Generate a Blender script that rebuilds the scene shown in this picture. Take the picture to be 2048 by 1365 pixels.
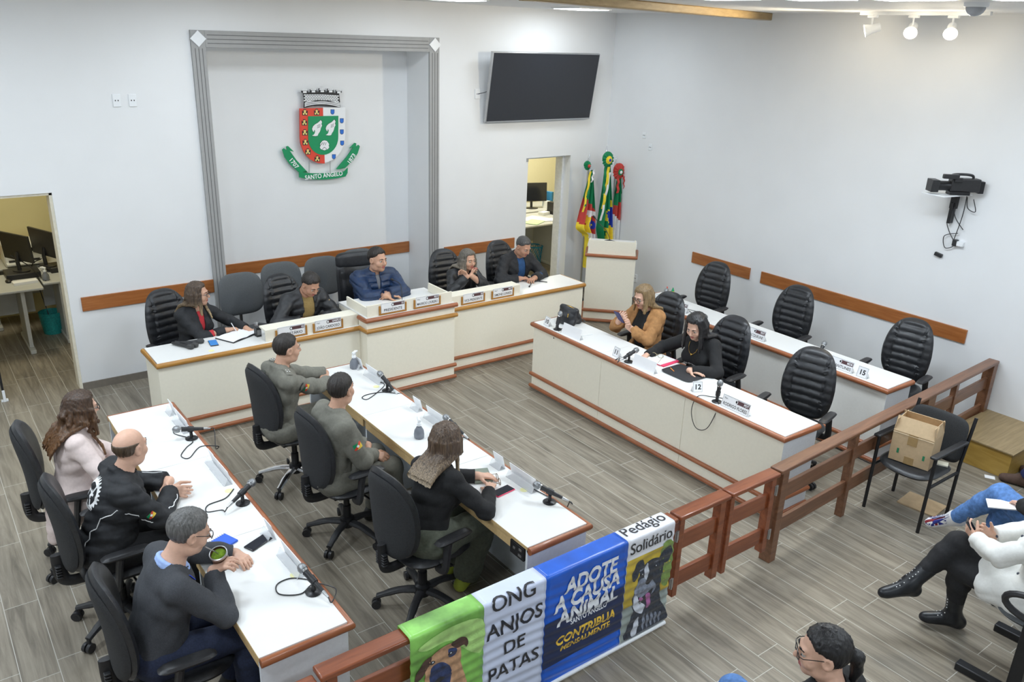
import bpy, math, random
import numpy as np
from mathutils import Vector, Matrix, Euler
for o in list(bpy.data.objects): bpy.data.objects.remove(o)
SC = bpy.context.scene
COL = SC.collection
PI = math.pi
rnd = random.Random(7)

# ---------------------------------------------------------------- camera, world, exposure, ceiling light
cam_d = bpy.data.cameras.new('camera'); cam = bpy.data.objects.new('camera', cam_d); COL.objects.link(cam)
cam_d.sensor_width = 36; cam_d.lens = 1642.6/2048*36; cam_d.clip_start = .05
yaw, pitch, roll = .65205, .356296, .035976
f_ = Vector((math.sin(yaw), math.cos(yaw), 0)); r_ = Vector((math.cos(yaw), -math.sin(yaw), 0)); u_ = Vector((0, 0, 1))
fw = f_*math.cos(pitch) - u_*math.sin(pitch); up = u_*math.cos(pitch) + f_*math.sin(pitch)
rt = r_*math.cos(roll) + up*math.sin(roll); up = up*math.cos(roll) - r_*math.sin(roll)
m = Matrix((rt, up, -fw)).transposed().to_4x4(); m.translation = (0, 0, 3.4784)
cam.matrix_world = m
SC.camera = cam
w = bpy.data.worlds.new('world'); SC.world = w; w.use_nodes = True
w.node_tree.nodes['Background'].inputs[0].default_value = (1.0, .93, .80, 1)
w.node_tree.nodes['Background'].inputs[1].default_value = .12
SC.view_settings.view_transform = 'Standard'; SC.view_settings.look = 'None'
SC.view_settings.gamma = 1; SC.view_settings.use_curve_mapping = False
SC.view_settings.exposure = .07
SC.cycles.max_bounces = 14; SC.cycles.diffuse_bounces = 10
CZ = 3.80     # ceiling height
COOL = (.80, .905, 1.0); WARM = (1.0, .86, .62)
PANELS = [(6.75,7.75,10),(4.75,7.35,11),(2.6,7.3,11),(.6,7.0,10),(5.1,4.35,23),(5.3,3.7,21),(5.45,3.1,20),(5.55,2.4,18),(3.0,5.0,14),(.8,5.0,32),(-1.1,4.6,52),(-.6,2.2,40),(-1.4,7.2,22),(2.4,-.2,26),(5.2,.0,28),(7.2,.9,22),(-.6,-1.0,26),(3.8,-2.2,28)]  # panels out of view are added as fill for the left and audience sides
def area(name, loc, size, power, color, rot=(0,0,0)):
    d = bpy.data.lights.new(name, 'AREA'); d.shape = 'SQUARE'; d.size = size; d.energy = power; d.color = color
    o = bpy.data.objects.new(name, d); COL.objects.link(o); o.location = loc; o.rotation_euler = rot; return o
for x, y, e in PANELS: area('panel_light', (x, y, CZ-.03), .5, e, COOL)

# ---------------------------------------------------------------- materials
MATS = {}
def nt(name):
    m = bpy.data.materials.new(name); m.use_nodes = True; MATS[name] = m
    return m, m.node_tree, m.node_tree.nodes['Principled BSDF']
def M(name, col, rough=.5, metal=0, var=.06, scale=30, bump=0, bscale=200, spec=.5, alpha=None, coat=0, stretch=(1,1,1), trans=0):
    if name in MATS: return MATS[name]
    m, t, b = nt(name); N = t.nodes; L = t.links
    b.inputs['Roughness'].default_value = rough; b.inputs['Metallic'].default_value = metal
    b.inputs['Specular IOR Level'].default_value = spec; b.inputs['Coat Weight'].default_value = coat
    b.inputs['Transmission Weight'].default_value = trans
    tc = N.new('ShaderNodeTexCoord'); mp = N.new('ShaderNodeMapping'); mp.inputs['Scale'].default_value = stretch
    L.new(tc.outputs['Object'], mp.inputs[0])
    no = N.new('ShaderNodeTexNoise'); no.inputs['Scale'].default_value = scale; no.inputs['Detail'].default_value = 4
    L.new(mp.outputs[0], no.inputs['Vector'])
    cr = N.new('ShaderNodeValToRGB'); c = Vector(col[:3])
    lo = c*(1-var); hi = c*(1+var)
    cr.color_ramp.elements[0].color = (*lo, 1); cr.color_ramp.elements[1].color = (*[min(1, v) for v in hi], 1)
    cr.color_ramp.elements[0].position = .3; cr.color_ramp.elements[1].position = .7
    L.new(no.outputs['Fac'], cr.inputs[0]); L.new(cr.outputs[0], b.inputs['Base Color'])
    if bump:
        n2 = N.new('ShaderNodeTexNoise'); n2.inputs['Scale'].default_value = bscale; n2.inputs['Detail'].default_value = 3
        L.new(mp.outputs[0], n2.inputs['Vector'])
        bp = N.new('ShaderNodeBump'); bp.inputs['Strength'].default_value = bump; bp.inputs['Distance'].default_value = .004
        L.new(n2.outputs['Fac'], bp.inputs['Height']); L.new(bp.outputs[0], b.inputs['Normal'])
    if alpha is not None: b.inputs['Alpha'].default_value = alpha
    return m
def EM(name, col, s):
    m, t, b = nt(name); b.inputs['Base Color'].default_value = (*col, 1)
    b.inputs['Emission Color'].default_value = (*col, 1); b.inputs['Emission Strength'].default_value = s; return m
def wood(name, c1, c2, rough=.35, stretch=(3,40,40), coat=.2):
    m, t, b = nt(name); N = t.nodes; L = t.links
    tc = N.new('ShaderNodeTexCoord'); mp = N.new('ShaderNodeMapping'); mp.inputs['Scale'].default_value = stretch
    L.new(tc.outputs['Object'], mp.inputs[0])
    no = N.new('ShaderNodeTexNoise'); no.inputs['Scale'].default_value = 1; no.inputs['Detail'].default_value = 6; no.inputs['Distortion'].default_value = .6
    L.new(mp.outputs[0], no.inputs['Vector'])
    cr = N.new('ShaderNodeValToRGB'); cr.color_ramp.elements[0].color = (*c1, 1); cr.color_ramp.elements[1].color = (*c2, 1)
    cr.color_ramp.elements[0].position = .3; cr.color_ramp.elements[1].position = .72
    L.new(no.outputs['Fac'], cr.inputs[0]); L.new(cr.outputs[0], b.inputs['Base Color'])
    b.inputs['Roughness'].default_value = rough; b.inputs['Coat Weight'].default_value = coat
    return m
def floor_mat():
    m, t, b = nt('plank floor'); N = t.nodes; L = t.links
    tc = N.new('ShaderNodeTexCoord'); sp = N.new('ShaderNodeSeparateXYZ'); cb = N.new('ShaderNodeCombineXYZ')
    L.new(tc.outputs['Object'], sp.inputs[0])
    ay = N.new('ShaderNodeMath'); ay.operation = 'ADD'; ay.inputs[1].default_value = -2.25+77.
    ax = N.new('ShaderNodeMath'); ax.operation = 'ADD'; ax.inputs[1].default_value = -3.68+.1903*201
    L.new(sp.outputs[1], ay.inputs[0]); L.new(sp.outputs[0], ax.inputs[0])
    L.new(ay.outputs[0], cb.inputs[0]); L.new(ax.outputs[0], cb.inputs[1])
    br = N.new('ShaderNodeTexBrick'); br.offset = .145; br.offset_frequency = 2; br.squash = 1
    for k, v in (('Scale', 1), ('Mortar Size', .0022), ('Mortar Smooth', .1), ('Bias', 0), ('Brick Width', .77), ('Row Height', .1903)): br.inputs[k].default_value = v
    br.inputs['Color1'].default_value = (.32,.32,.32,1); br.inputs['Color2'].default_value = (.68,.68,.68,1); br.inputs['Mortar'].default_value = (.5,.5,.5,1)
    L.new(cb.outputs[0], br.inputs['Vector'])
    mp = N.new('ShaderNodeMapping'); mp.inputs['Scale'].default_value = (22, 1.6, 1); L.new(tc.outputs['Object'], mp.inputs[0])
    # shift the grain per plank
    mx = N.new('ShaderNodeMixRGB'); mx.blend_type = 'ADD'; mx.inputs[0].default_value = 8
    L.new(mp.outputs[0], mx.inputs[1]); L.new(br.outputs['Color'], mx.inputs[2])
    no = N.new('ShaderNodeTexNoise'); no.inputs['Scale'].default_value = 1; no.inputs['Detail'].default_value = 8; no.inputs['Roughness'].default_value = .62; no.inputs['Distortion'].default_value = .8
    L.new(mx.outputs[0], no.inputs['Vector'])
    cr = N.new('ShaderNodeValToRGB'); e = cr.color_ramp.elements
    e[0].position = .3; e[0].color = (.135,.115,.088,1); e[1].position = .72; e[1].color = (.34,.30,.235,1)
    e.new(.5).color = (.235,.205,.160,1)
    L.new(no.outputs['Fac'], cr.inputs[0])
    hs = N.new('ShaderNodeHueSaturation'); va = N.new('ShaderNodeMapRange'); va.inputs[3].default_value = .78; va.inputs[4].default_value = 1.22
    L.new(br.outputs['Color'], va.inputs[0]); L.new(va.outputs[0], hs.inputs['Value']); L.new(cr.outputs[0], hs.inputs['Color'])
    mm = N.new('ShaderNodeMixRGB'); mm.inputs[2].default_value = (.50,.48,.43,1)
    L.new(br.outputs['Fac'], mm.inputs[0]); L.new(hs.outputs[0], mm.inputs[1]); L.new(mm.outputs[0], b.inputs['Base Color'])
    b.inputs['Roughness'].default_value = .42
    bp = N.new('ShaderNodeBump'); bp.inputs['Strength'].default_value = .15; bp.inputs['Distance'].default_value = .003
    L.new(no.outputs['Fac'], bp.inputs['Height']); L.new(bp.outputs[0], b.inputs['Normal'])
    return m
FLOOR = floor_mat()
WALL = M('wall paint', (.80,.81,.82), .7, var=.012, scale=3, bump=.05, bscale=300)
WALLY = M('office wall paint', (.72,.66,.40), .8, var=.02, scale=3)
CEIL = M('ceiling paint', (.80,.80,.80), .8, var=.01, scale=3)
WOODB = wood('board wood', (.30,.095,.022), (.42,.155,.045), .4, (4,4,50))
MOULD = wood('moulding wood', (.27,.080,.030), (.40,.145,.060), .35, (5,5,60))
MOULDO = wood('golden moulding wood', (.36,.16,.025), (.50,.25,.055), .35, (5,5,60))
RAILW = wood('rail wood', (.17,.042,.014), (.30,.085,.030), .3, (3,30,30), .35)
RAILD = wood('dark rail wood', (.13,.055,.026), (.22,.10,.05), .4, (3,30,30), .2)
PLY = wood('yellow plywood', (.34,.20,.035), (.48,.31,.07), .5, (3,3,18), .1)
TOP = M('white laminate', (.79,.79,.775), .35, var=.01, scale=5)
CREAM = M('cream laminate', (.86,.82,.70), .5, var=.015, scale=40)
GREYP = M('pale grey laminate', (.72,.76,.80), .5, var=.03, scale=60)
PLYEDGE = M('plywood edge', (.60,.42,.20), .6, var=.1, scale=80)
GREYT = M('grey trim paint', (.36,.36,.355), .6, var=.03, scale=20)
GROOVE = M('groove shadow paint', (.14,.14,.14), .8)
WHITE = M('white plastic', (.84,.86,.88), .4, var=.01)
PAPER = M('white paper', (.88,.89,.91), .7, var=.01)
BLACK = M('black plastic', (.022,.022,.024), .42, var=.15, scale=60)
BLACKM = M('black metal', (.02,.02,.022), .35, metal=.3, var=.1)
LEATHER = M('black leather', (.020,.021,.024), .38, var=.25, scale=40, bump=.25, bscale=160)
FABRICB = M('black chair fabric', (.028,.029,.031), .9, var=.2, scale=120, bump=.3, bscale=500)
FABRICG = M('grey chair fabric', (.105,.112,.118), .95, var=.12, scale=150, bump=.3, bscale=500)
CHROME = M('chrome', (.75,.75,.76), .15, metal=1, var=.02)
STEEL = M('brushed steel', (.55,.56,.57), .35, metal=1, var=.04)
RUBBER = M('dark rubber', (.03,.03,.03), .8)
SCREEN = M('tv screen glass', (.018,.020,.026), .12, var=.02, spec=.6)
CARD = M('cardboard', (.55,.40,.24), .8, var=.05, scale=40)
INK = M('black ink', (.02,.02,.02), .6, var=0)
DIM = M('maroon ink', (.10,.045,.05), .6, var=.02)
RED = M('red paint', (.72,.060,.030), .5, var=.02)
GREEN = M('green paint', (.0,.27,.10), .5, var=.02)
BLUE = M('blue paint', (.02,.16,.62), .5, var=.02)
YELL = M('yellow paint', (.80,.55,.05), .5, var=.02)

# ---------------------------------------------------------------- mesh helpers
class MB:
    def __init__(s): s.v = []; s.f = []; s.m = []; s.X = Matrix.Identity(4); s.mi = 0
    def add(s, vs, fs, mi=None):
        b = len(s.v); X = s.X
        s.v += [tuple(X @ Vector(p)) for p in vs]
        s.f += [tuple(b+i for i in f) for f in fs]; s.m += [s.mi if mi is None else mi]*len(fs); return s
    def box(s, x0, x1, y0, y1, z0, z1, mi=None):
        return s.add([(x,y,z) for z in (z0,z1) for y in (y0,y1) for x in (x0,x1)],
                     [(0,2,3,1),(4,5,7,6),(0,1,5,4),(2,6,7,3),(0,4,6,2),(1,3,7,5)], mi)
    def cbox(s, c, sz, mi=None, rot=None):
        hx, hy, hz = [q/2 for q in sz]; R = Euler(rot).to_matrix() if rot else Matrix.Identity(3); c = Vector(c)
        return s.add([c + R @ Vector((x,y,z)) for z in (-hz,hz) for y in (-hy,hy) for x in (-hx,hx)],
                     [(0,2,3,1),(4,5,7,6),(0,1,5,4),(2,6,7,3),(0,4,6,2),(1,3,7,5)], mi)
    def prism(s, poly, z0, z1, mi=None):      # polygon in xy, counter-clockwise
        n = len(poly)
        return s.add([(x,y,z0) for x,y in poly]+[(x,y,z1) for x,y in poly],
                     [tuple(range(n-1,-1,-1)), tuple(range(n,2*n))]+[(i,(i+1)%n,n+(i+1)%n,n+i) for i in range(n)], mi)
    def lathe(s, prof, n=20, c=(0,0,0), axis='z', mi=None, sx=1, sy=1, caps=True):   # prof: (radius, height)
        vs = []
        for r, h in prof:
            for i in range(n):
                a = 2*PI*i/n; p = (r*math.cos(a)*sx, r*math.sin(a)*sy, h)
                if axis == 'x': p = (p[2], p[0], p[1])
                elif axis == 'y': p = (p[1], p[2], p[0])
                vs.append((p[0]+c[0], p[1]+c[1], p[2]+c[2]))
        fs = [(j*n+i, j*n+(i+1)%n, (j+1)*n+(i+1)%n, (j+1)*n+i) for j in range(len(prof)-1) for i in range(n)]
        if caps: fs += [tuple(range(n-1,-1,-1)), tuple((len(prof)-1)*n+i for i in range(n))]
        return s.add(vs, fs, mi)
    def fine(s, L=.012):
        from mathutils.geometry import tessellate_polygon
        st = []
        for f, m_ in zip(s.f, s.m):
            if len(f) == 3: st.append((f, m_))
            else: st += [(tuple(f[i] for i in t), m_) for t in tessellate_polygon([[Vector(s.v[i]) for i in f]])]
        V = [Vector(v) for v in s.v]; F = []; Mi = []; mid = {}
        while st:
            f, m_ = st.pop(); e = [(V[f[i]]-V[f[(i+1)%3]]).length for i in range(3)]; k = e.index(max(e))
            if e[k] < L: F.append(f); Mi.append(m_); continue
            a, b, c = f[k], f[(k+1)%3], f[(k+2)%3]; q = (min(a,b), max(a,b))
            if q not in mid: mid[q] = len(V); V.append((V[a]+V[b])/2)
            st += [((a, mid[q], c), m_), ((mid[q], b, c), m_)]
        s.v = [tuple(v) for v in V]; s.f = F; s.m = Mi; return s
    def cyl(s, p0, p1, r0, r1=None, n=14, mi=None): return s.tube([p0, p1], [r0, r0 if r1 is None else r1], n, mi)
    def tube(s, pts, r, n=8, mi=None, closed=False, flat=None):
        pts = [Vector(p) for p in pts]; k = len(pts)
        rs = r if isinstance(r, (list, tuple)) else [r]*k
        vs = []; prev = None
        for i in range(k):
            if closed: d = pts[(i+1) % k]-pts[i-1]
            else: d = pts[min(i+1,k-1)]-pts[max(i-1,0)]
            d = d.normalized() if d.length > 1e-9 else Vector((0,0,1))
            if prev is None:
                a = Vector((0,0,1)) if abs(d.z) < .9 else Vector((1,0,0)); prev = (a - d*a.dot(d)).normalized()
            else:
                prev = prev - d*prev.dot(d); prev = prev.normalized() if prev.length > 1e-6 else d.orthogonal().normalized()
            q = d.cross(prev); fl = flat or 1
            for j in range(n):
                a = 2*PI*j/n; vs.append(pts[i] + prev*(rs[i]*fl*math.cos(a)) + q*(rs[i]*math.sin(a)))
        kk = k if closed else k-1
        fs = [(i*n+j, i*n+(j+1)%n, ((i+1)%k)*n+(j+1)%n, ((i+1)%k)*n+j) for i in range(kk) for j in range(n)]
        if not closed: fs += [tuple(range(n-1,-1,-1)), tuple((k-1)*n+j for j in range(n))]
        return s.add(vs, fs, mi)
    def sphere(s, c, r, nu=16, nv=10, mi=None):
        rx, ry, rz = r if isinstance(r, (tuple, list)) else (r, r, r)
        vs = [(c[0], c[1], c[2]-rz)]
        for j in range(1, nv):
            t = -PI/2 + PI*j/nv
            vs += [(c[0]+rx*math.cos(t)*math.cos(2*PI*i/nu), c[1]+ry*math.cos(t)*math.sin(2*PI*i/nu), c[2]+rz*math.sin(t)) for i in range(nu)]
        vs.append((c[0], c[1], c[2]+rz)); T = len(vs)-1
        fs = [(0, 1+(i+1)%nu, 1+i) for i in range(nu)] + [(T, T-nu+i, T-nu+(i+1)%nu) for i in range(nu)]
        fs += [(1+j*nu+i, 1+j*nu+(i+1)%nu, 1+(j+1)*nu+(i+1)%nu, 1+(j+1)*nu+i) for j in range(nv-2) for i in range(nu)]
        return s.add(vs, fs, mi)
    def grid(s, fn, nu, nv, mi=None):        # fn(u,v) -> point, open sheet
        vs = [fn(i/nu, j/nv) for j in range(nv+1) for i in range(nu+1)]
        return s.add(vs, [(j*(nu+1)+i, j*(nu+1)+i+1, (j+1)*(nu+1)+i+1, (j+1)*(nu+1)+i) for j in range(nv) for i in range(nu)], mi)
    def slab(s, fn, nu, nv, th, mi=None):    # fn(u,v) -> (point, normal): a sheet with thickness
        P = [[fn(i/nu, j/nv) for i in range(nu+1)] for j in range(nv+1)]
        W = nu+1; n = W*(nv+1); vs = [Vector(P[j][i][0]) for j in range(nv+1) for i in range(W)]
        vs += [Vector(P[j][i][0]) - Vector(P[j][i][1])*th for j in range(nv+1) for i in range(W)]
        q = [(j*W+i, j*W+i+1, (j+1)*W+i+1, (j+1)*W+i) for j in range(nv) for i in range(nu)]
        fs = q + [tuple(n+k for k in reversed(a)) for a in q]
        rim = [i for i in range(W)] + [j*W+nu for j in range(1, nv+1)] + [nv*W+i for i in range(nu-1, -1, -1)] + [j*W for j in range(nv-1, 0, -1)]
        fs += [(rim[(i+1)%len(rim)], rim[i], n+rim[i], n+rim[(i+1)%len(rim)]) for i in range(len(rim))]
        return s.add(vs, fs, mi)
    def build(s, name, mats, parent=None, bevel=0, smooth=True, ang=40, subsurf=0, seg=2):
        me = bpy.data.meshes.new(name); me.from_pydata(s.v, [], s.f)
        mats = mats if isinstance(mats, (list, tuple)) else [mats]
        for a in mats: me.materials.append(a)
        if len(mats) > 1: me.polygons.foreach_set('material_index', s.m)
        me.update()
        if smooth: me.shade_smooth(); me.set_sharp_from_angle(angle=math.radians(ang))
        o = bpy.data.objects.new(name, me); COL.objects.link(o)
        if parent is not None: o.parent = parent
        if bevel:
            b = o.modifiers.new('bevel', 'BEVEL'); b.width = bevel; b.segments = seg; b.limit_method = 'ANGLE'; b.angle_limit = math.radians(40); b.harden_normals = False
        if subsurf:
            b = o.modifiers.new('sub', 'SUBSURF'); b.levels = subsurf; b.render_levels = subsurf
        return o
def tag(o, label=None, cat=None, group=None, kind=None):
    if label: o['label'] = label
    if cat: o['category'] = cat
    if group: o['group'] = group
    if kind: o['kind'] = kind
    return o
def struct(o): o['kind'] = 'structure'; return o
def empty(name, loc=(0,0,0), rz=0, label=None, cat=None, group=None):
    o = bpy.data.objects.new(name, None); COL.objects.link(o); o.location = loc; o.rotation_euler = (0,0,rz); o.empty_display_size = .1
    return tag(o, label, cat, group)
def copy_tree(o, parent=None):
    c = o.copy(); COL.objects.link(c)
    if parent is not None: c.parent = parent
    for ch in list(o.children): copy_tree(ch, c)
    return c
def curve3(pts, n=8):                        # Catmull-Rom through points
    P = [Vector(p) for p in pts]; out = []
    for i in range(len(P)-1):
        a = P[max(i-1,0)]; b = P[i]; c = P[i+1]; d = P[min(i+2,len(P)-1)]
        for k in range(n):
            t = k/n; out.append(.5*((2*b)+(c-a)*t+(2*a-5*b+4*c-d)*t*t+(3*b-a-3*c+d)*t**3))
    out.append(P[-1]); return out
FONTC = {}
def text_mesh(s, size=1, bold=0, align='CENTER', shear=0, extrude=0):
    key = (s, size, bold, align, shear, extrude)
    if key in FONTC: return FONTC[key]
    c = bpy.data.curves.new('lettering', 'FONT'); c.body = s; c.size = size; c.align_x = align; c.align_y = 'CENTER'; c.offset = bold*size; c.shear = shear; c.resolution_u = 3; c.extrude = extrude
    o = bpy.data.objects.new('lettering', c); COL.objects.link(o)
    bpy.context.view_layer.update()
    me = o.evaluated_get(bpy.context.evaluated_depsgraph_get()).to_mesh()
    r = ([tuple(v.co) for v in me.vertices], [tuple(p.vertices) for p in me.polygons])
    o.to_mesh_clear(); bpy.data.objects.remove(o); bpy.data.curves.remove(c)
    FONTC[key] = r; return r
def put_text(mb, s, size, M4, mi=0, bold=0, align='CENTER', fit=None, shear=0):
    vs, fs = text_mesh(s, size, bold, align, shear)
    k = 1
    if fit and vs:
        wd = max(v[0] for v in vs)-min(v[0] for v in vs)
        if wd > fit: k = fit/wd
    old = mb.X; mb.X = old @ M4
    mb.add([(v[0]*k, v[1], 0) for v in vs], fs, mi); mb.X = old
def frame(o, x, y):                           # matrix from origin and two axes
    x = Vector(x).normalized(); z = x.cross(Vector(y)).normalized(); y = z.cross(x)
    m = Matrix((x, y, z)).transposed().to_4x4(); m.translation = Vector(o); return m
# ---------------------------------------------------------------- the room
YB, XW = 8.555, 8.076
struct(MB().box(-4.2, 11.2, -4.2, 12.2, -.12, 0).build('floor', FLOOR, smooth=False))
struct(MB().box(-4.2, XW+.2, -4.2, YB+.25, CZ, CZ+.12).build('ceiling', CEIL, smooth=False))
b = MB()
b.box(-4.2, .25, YB, YB+.22, 0, CZ); b.box(.25, 1.15, YB, YB+.22, 1.98, CZ); b.box(1.15, 2.66, YB, YB+.22, 0, CZ)
b.box(2.66, 5.18, YB, YB+.06, 3.27, CZ); b.box(5.18, 6.69, YB, YB+.3, 0, CZ); b.box(6.69, 7.42, YB, YB+.3, 1.985, CZ); b.box(7.42, XW, YB, YB+.3, 0, CZ)
# the alcove: back, cheeks, top
b.box(2.60, 5.24, 9.05, 9.11, 0, CZ); b.box(2.60, 2.66, YB+.22, 9.05, 0, CZ); b.box(5.18, 5.24, YB+.3, 9.05, 0, CZ); b.box(2.66, 5.18, YB+.06, 9.05, 3.27, 3.33)
struct(b.build('wall_back', WALL, smooth=False))
struct(MB().box(XW, XW+.2, -4.2, YB+.3, 0, CZ).build('wall_right', WALL, smooth=False))
struct(MB().box(-4.2, -4.0, -4.2, YB, 0, CZ).build('wall_left', WALL, smooth=False))
struct(MB().box(-4.2, XW, -4.2, -4.0, 0, CZ).build('wall_front', WALL, smooth=False))
# office behind the left doorway and office behind the right doorway
b = MB(); b.box(-1.2, 2.6, 11.4, 11.5, 0, 2.9); b.box(-1.3, -1.2, YB+.22, 11.5, 0, 2.9); b.box(2.5, 2.6, 9.11, 11.4, 0, 2.9); b.box(-1.3, 2.6, YB+.22, 11.5, 2.9, 3.0)
struct(b.build('wall_left_office', WALLY, smooth=False))
b = MB(); b.box(5.3, 11.1, 11.6, 11.7, 0, 2.9); b.box(11.0, 11.1, YB+.3, 11.6, 0, 2.9); b.box(5.3, 5.4, 9.12, 11.6, 0, 2.9); b.box(5.3, 11.1, YB+.3, 11.7, 2.9, 3.0); b.box(XW+.2, 11.1, YB, YB+.3, 0, 2.9)
struct(b.build('wall_right_office', M('pale yellow paint', (.80,.76,.55), .8, var=.01), smooth=False))
area('office_light', (.8, 10.2, 2.85), .6, 20, (1,.93,.70)); area('office_light', (8.3, 10.5, 2.85), .7, 62, (1,.95,.78))
struct(MB().box(1.15, 2.66, YB-.012, YB, 0, .075).build('baseboard_back', M('grey tile skirting', (.20,.175,.145), .5), smooth=False))
struct(MB().box(6.0, 6.69, YB-.012, YB, 0, .075).box(7.42, XW, YB-.012, YB, 0, .075).build('baseboard_back', MATS['grey tile skirting'], smooth=False))
struct(MB().box(XW-.012, XW, 3.1, YB-.012, 0, .075).build('baseboard_right', MATS['grey tile skirting'], smooth=False))
# door linings
dl = M('door lining', (.78,.73,.60), .6)
b = MB(); b.box(1.125, 1.15, YB+.02, YB+.2, 0, 1.98); b.box(.25, 1.15, YB+.02, YB+.2, 1.955, 1.98); struct(b.build('trim_1', dl, smooth=False))
b = MB(); b.box(7.385, 7.42, YB+.13, YB+.27, 0, 1.985); b.box(6.69, 6.725, YB+.13, YB+.27, 0, 1.985); b.box(6.725, 7.385, YB+.13, YB+.27, 1.95, 1.985); struct(b.build('trim_2', M('white door lining', (.80,.82,.84), .5), smooth=False))
b = MB(); b.box(6.66, 6.69, YB-.008, YB, 1.94, 1.985); struct(b.build('trim_3', GREYT, smooth=False))
# grey alcove surround with grooves and white corner diamonds
gs = empty('alcove_surround', (3.92, YB, 0), 0, 'grooved grey frame around the alcove with the coat of arms', 'frame'); gs['kind'] = 'thing'
def P(o, par): o.parent = par; o.matrix_parent_inverse = Matrix.Translation(-par.location); return o
OL, OR, IL, IR, OT, IT = 2.524, 5.31, 2.66, 5.18, 3.425, 3.27
P(MB().box(OL, IL, YB-.03, YB, 0, OT).build('post', GREYT, bevel=.003), gs)
P(MB().box(IR, OR, YB-.03, YB, 0, OT).build('post', GREYT, bevel=.003), gs)
P(MB().box(IL, IR, YB-.03, YB, IT, OT).build('head', GREYT, bevel=.003), gs)
for x0 in (OL, IR):
    g = MB()
    for k in (1, 2, 3): g.box(x0+.034*k-.003, x0+.034*k+.003, YB-.032, YB-.029, 0, IT-.01)
    P(g.build('groove', GROOVE, smooth=False), gs)
g = MB()
for k in (1, 2, 3): g.box(IL+.02, IR-.02, YB-.032, YB-.029, IT+.038*k-.003, IT+.038*k+.003)
P(g.build('groove', GROOVE, smooth=False), gs)
for x in ((OL+IL)/2, (OR+IR)/2):
    g = MB(); g.X = Matrix.Translation((x, YB-.03, (OT+IT)/2)) @ Matrix.Rotation(PI/4, 4, 'Y'); g.box(-.054, .054, -.014, 0, -.054, .054)
    P(g.build('corner_diamond', WHITE, bevel=.002), gs)
# brown chair-rail boards on the walls
def board(x0, x1, y0, y1, label):
    o = MB().box(x0, x1, y0, y1, .815, .955).build('wall_guard_board', WOODB, bevel=.003); tag(o, label, 'wall board', 'brown wall guard boards'); o['kind'] = 'thing'
board(1.25, OL-.002, YB-.02, YB, 'brown board on back wall between left doorway and grey frame')
board(IL+.004, IR-.004, 9.03, 9.05, 'brown board across the back of the alcove')
board(OR+.09, 6.5, YB-.02, YB, 'brown board behind the two seats beside the right doorway')
board(XW-.02, XW, 5.9, 6.81, 'short brown board on right wall nearest the lectern')
board(XW-.02, XW, 3.318, 5.735, 'long brown board on right wall behind the empty seats')
o = MB().box(-1.0, 2.45, 11.38, 11.4, .81, .965).build('wall_guard_board', WOODB, bevel=.003); tag(o, 'brown board on the yellow wall inside the left office', 'wall board'); o['kind'] = 'thing'
# ceiling beam, panels, track lights, dome camera
b = MB(); b.X = Matrix.Translation((6.2, 5.73, CZ)) @ Matrix.Rotation(.2, 4, 'Z')
b.prism([(-2.2,-.07),(1.83,-.07),(1.80,.07),(-2.2,.07)], -.075, 0)
o = b.build('ceiling_beam', wood('beam wood', (.30,.20,.085), (.40,.28,.13), .5), bevel=.01); o['kind'] = 'structure'
glow = EM('lamp diffuser', (.92,.97,1), 9)
for i, (x, y, _) in enumerate(PANELS):
    t = empty('ceiling_panel_light', (x, y, CZ))
    tag(t, ['flat white ceiling panel light above the right doorway', 'flat white ceiling panel light above the alcove', None, None,
        'flat ceiling panel light nearest the beam on its far row', 'second flat ceiling panel light along the row from the beam', 'third flat ceiling panel light along the row from the beam', 'flat ceiling panel light beside the grey dome'][i] if i < 8 and i not in (2, 3) else 'unseen ceiling panel light added to brighten the room', 'ceiling light', 'ceiling panel lights')
    MB().box(-.25, .25, -.25, .25, -.014, 0).build('frame', WHITE, t, bevel=.004)
    MB().box(-.225, .225, -.225, .225, -.018, -.014).build('diffuser', glow, t, smooth=False)
tr = MB().box(7.62, 7.66, 3.55, 4.75, CZ-.03, CZ).build('light_track', WHITE, bevel=.003); tag(tr, 'white track on ceiling along the right wall', 'light track')
hot = EM('spot lamp glass', (1.0, .93, .76), 30)
for y, az, el, lit, lab in ((4.62, 2.20, .30, 1, 'white track spotlight turned away from view, first on the track'), (4.22, -2.75, .48, 1, 'glowing middle spotlight on the white track'), (3.86, -2.7, .50, 1, 'brightest glowing spotlight, third on the white track')):
    t = empty('track_spotlight', (7.64, y, CZ-.03)); tag(t, lab, 'spotlight', 'track spotlights')
    MB().box(-.02, .02, -.045, .045, -.022, 0).build('adapter', WHITE, t, bevel=.003)
    MB().cyl((0,0,-.02), (0,0,-.11), .008).build('stem', WHITE, t)
    h = MB().lathe([(.022,-.085),(.038,-.08),(.042,0),(.058,.05),(.058,.055),(.05,.05)], 24, axis='y').build('lamp_head', WHITE, t)
    h.location = (0,0,-.125); h.rotation_euler = (-el, 0, az-PI/2)
    if lit:
        g = MB().lathe([(.05,.05),(.05,.053)], 20, axis='y').build('lamp_glass', hot, h)
        s = bpy.data.lights.new('spot_beam', 'SPOT'); s.energy = 150 if y > 4.5 else 40; s.color = WARM; s.spot_size = 1.7; s.spot_blend = .8; s.shadow_soft_size = .06
        so = bpy.data.objects.new('spot_beam', s); COL.objects.link(so); so.parent = h; so.location = (0,.07,0); so.rotation_euler = (PI/2,0,0)
        s = bpy.data.lights.new('lamp_glow', 'POINT'); s.energy = 2.6; s.color = WARM; s.shadow_soft_size = .05
        so = bpy.data.objects.new('lamp_glow', s); COL.objects.link(so); so.parent = h; so.location = (0,.13,0)
t = empty('dome_camera', (6.25, 3.02, CZ), 0, 'grey dome security camera on the ceiling', 'security camera')
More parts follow.
